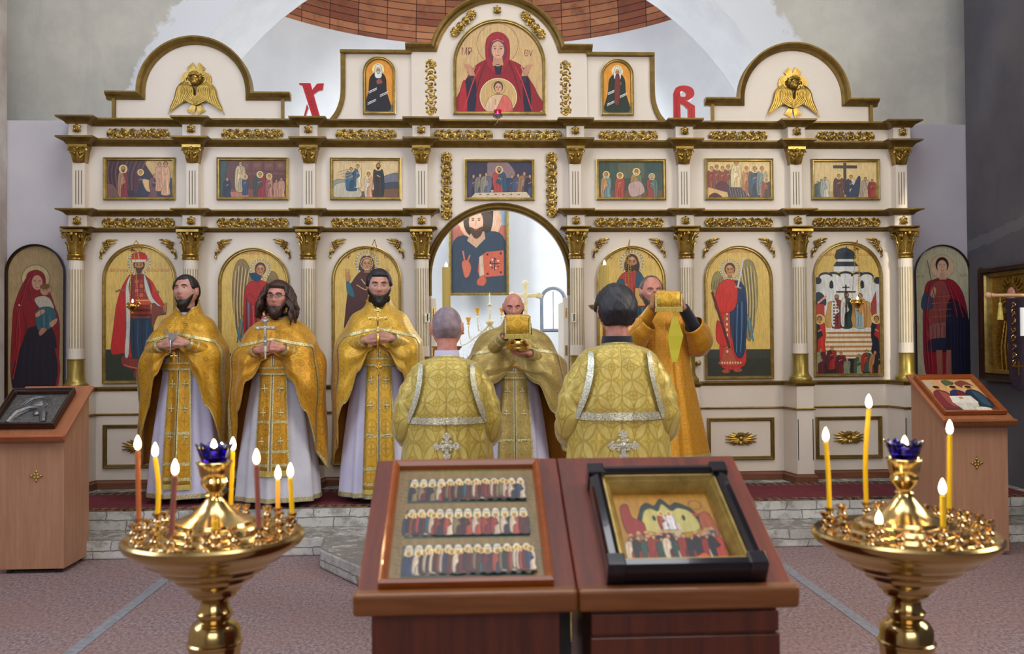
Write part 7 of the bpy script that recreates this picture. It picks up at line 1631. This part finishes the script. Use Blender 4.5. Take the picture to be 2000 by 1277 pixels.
# --- acolytes seen from behind
def acolyte(label, x, y, h, hr, seed, rz):
    arms = [((-.22, -.03, 1.12), (-.095, -.27, 1.16)), ((.22, -.03, 1.12), (.095, -.27, 1.06))]
    hd = [((.85, -.4, .2), (.5, .8, 0), (55, 60, 40), -1), ((-.85, -.4, .2), (-.5, .8, 0), (55, 60, 40), 1)]
    t, MH = person(label, (x, y, 0), rz, h, hr, MT['skin2'], arms, hd)
    s = Surf([({0: .082, 180: .082}, {0: 1.47, 180: 1.495}), ({0: .11, 60: .135, 90: .165, 120: .14, 180: .105}, {0: 1.44, 90: 1.455, 180: 1.462}), ({0: .14, 90: .215, 130: .18, 180: .135}, 1.385), ({0: .18, 90: .24, 130: .21, 180: .165}, 1.22), ({0: .19, 90: .245, 180: .18}, 1.05), ({0: .23, 90: .28, 180: .215}, .75), ({0: .28, 90: .34, 180: .27}, .4), ({0: .32, 90: .38, 180: .31}, .10)],
             folds(.019, [(5, .5, seed), (9, .6, seed*2), (15, .35, 1), (22, .2, 3)], 0, 1, .25), (0, .01), .27, 1.45)
    b = MB(); s.grid(b, -180, 180, 0, 1, 140, 50)
    for q_ in (-1, 1):
        sleeve(b, [(q_*.11, .015, 1.385), (q_*.165, .015, 1.33), (q_*.200, .015, 1.22), (q_*.205, .0, 1.10), (q_*.19, -.12, 1.05), (q_*.14, -.22, 1.08)], [.065, .080, .092, .105, .110, .10], .9)
    o = b.obj('tunic', MT['bro5'], t, ang=180); sol = o.modifiers.new('solid', 'SOLIDIFY'); sol.thickness = .005
    zt = [1.49, 1.46, 1.385, 1.22, 1.05, .75, .4, .10]; tz = lambda z: next(i+(zt[i]-z)/(zt[i]-zt[i+1]) for i in range(7) if zt[i] >= z >= zt[i+1])/7.
    b = MB(); za, zb_2 = tz(1.155), tz(1.115)
    for a0, a1 in ((112, 248),):
        vs = []; n = 50
        for j in range(3):
            for i in range(n+1): a = a0+(a1-a0)*i/n; vs.append(s.pt(a if a <= 180 else a-360, za+(zb_2-za)*j/2, .008))
        b.add(vs, [(j*(n+1)+i, j*(n+1)+i+1, (j+1)*(n+1)+i+1, (j+1)*(n+1)+i) for j in range(2) for i in range(n)])
    b.obj('back_braid', MT['braids'], o, ang=180); b = MB()
    for q_ in (-1, 1):
        b = MB(); vs = []; n = 24
        for i in range(n+1):
            f = i/n; t_ = tz(1.445)+(tz(1.12)-tz(1.445))*f; a = q_*(124+14*sin(pi*f)-10*f)
            for w2 in (-5.5, 5.5): aa = a+w2; vs.append(s.pt(aa, t_, .022-.010*f))
        b.add(vs, [(2*i, 2*i+1, 2*i+3, 2*i+2) for i in range(n)]); b.obj('shoulder_braid', MT['braids'], o, ang=180)
    
    p = s.pt(180, tz(1.0), .012); b = MB(); R_ = .075
    for k in range(4):
        a = pi/2*k; c, sn = cos(a), sin(a); P = lambda u, v_: (p.x+u*c-v_*sn, p.z+u*sn+v_*c)
        L_ = [(0, -.012), (R_*.55, -.010), (R_*.62, -.024), (R_*.80, -.020), (R_, 0), (R_*.80, .020), (R_*.62, .024), (R_*.55, .010), (0, .012)]
        b.prism([P(*q2) for q2 in L_], -.004, .004, XZ(p.y+.004)); a2 = a+pi/4; b.ball((p.x+.030*cos(a2), p.y+.005, p.z+.030*sin(a2)), .010, .004, .010, 8, 6)
    b.ball((p.x, p.y+.008, p.z), .014, .005, .014, 10, 6); b.obj('back_cross', MT['braids'], o, smooth=False)
    b = MB(); s.grid(b, -180, 180, .0, .02, 60, 1, .006); b.obj('neck_braid', MT['braid'], o, ang=180)
    for el, wr in arms:
        el, wr = Vector(el), Vector(wr); d = wr-el; b = MB(); b.tube([el+d*.2, wr-d.normalized()*.02], [.05, .042], 14); b.obj('cuff', MT['bro5'], t)
    return t, MH
def processional(x, y, zt, zd, label, r=.024):
    t = thing('processional_candlestick', label, 'candlestick', (x, y, 0)); b = MB(); b.lathe([(0, .005), (.10, .005), (.10, .02), (.03, .05), (.014, .12), (.014, zd-.08), (.03, zd-.06), (.014, zd-.04), (.02, zd-.02), (.075, zd-.004), (.092, zd+.018), (.088, zd+.020), (.03, zd+.004), (.03, zd+.03), (0, zd+.03)], 24); b.obj('shaft_and_dish', MT['brass'], t)
    b = MB(); b.lathe([(0, 0), (r, 0), (r, zt-zd-.034), (r*.8, zt-zd-.03), (0, zt-zd-.036)], 20, c=(0, 0, zd+.03)); b.obj('wax', MT['waxt'], t); b = MB(); flame(b, (0, 0, zt-.006), .035, .008); b.obj('flame', MT['flame'], t)
x, y = at(873, 700, 4.98).x, 4.98
t, MH = acolyte('person seen from behind with shaved head and white collar, in patterned gold tunic', x, y, 1.75, (3, 0, 0), 1.0, rad(180))
hair_cap(t, MH, 'scalp', .0015, .06, .0, -.062, .0002, name='cropped_hair')
b = MB(); b.lathe([(.074, 0), (.070, .030), (.066, .05), (.062, .05)], 28, c=(0, .010, 1.475)); b.obj('shirt_collar', MT['white'], t)
cx_, cz_ = at(872, 523, 5.35).x, at(872, 523, 5.35).z; processional(cx_, 5.29, cz_, 1.50, 'brass processional candlestick with thick candle held in front of the shaved acolyte')
x, y = at(1205, 700, 4.55).x, 4.55
t, MH = acolyte('person seen from behind with thick dark hair and black collar, in patterned gold tunic', x, y, 1.83, (4, 0, 3), 2.4, rad(178))
hair_cap(t, MH, 'hdark', .020, .06, -.005, -.068, .005)
b = MB(); b.lathe([(.080, 0), (.078, .03), (.074, .052), (.068, .052)], 28, c=(0, .010, 1.475)); b.obj('black_collar', MT['navy'], t)
cx_, cz_ = at(1179, 518, 4.90).x, at(1179, 518, 4.88).z; processional(cx_, 4.87, cz_, at(1165, 603, 4.9).z, 'brass processional candlestick with thick candle held in front of the dark-haired acolyte')

# ------------------------------------------------------------------ groups of like things
GROUPS = {'candle': 'candles on the brass candle stands', 'candle_stand': 'brass candle stands at the front', 'lamp_glass': 'blue lamp glasses on the candle stands',
          'festival_icon': 'landscape icons of the middle tier', 'hanging_lamp': 'gold oil lamps hanging before the icons', 'processional_candlestick': 'candlesticks held by the acolytes',
          'hand_cross': 'crosses held by the priests', 'wall_icon': 'arched icons on the side wall panels', 'chalice_veil': 'fringed veils over the vessels', 'lectern': 'sloping wooden lecterns'}
for o in list(COL.objects):
    if o.parent is None and o.get('category'):
        k = o.name.split('.')[0]
        if k in GROUPS: o['group'] = GROUPS[k]
        elif k == 'icon': o['group'] = 'arched icons on the icon screen'
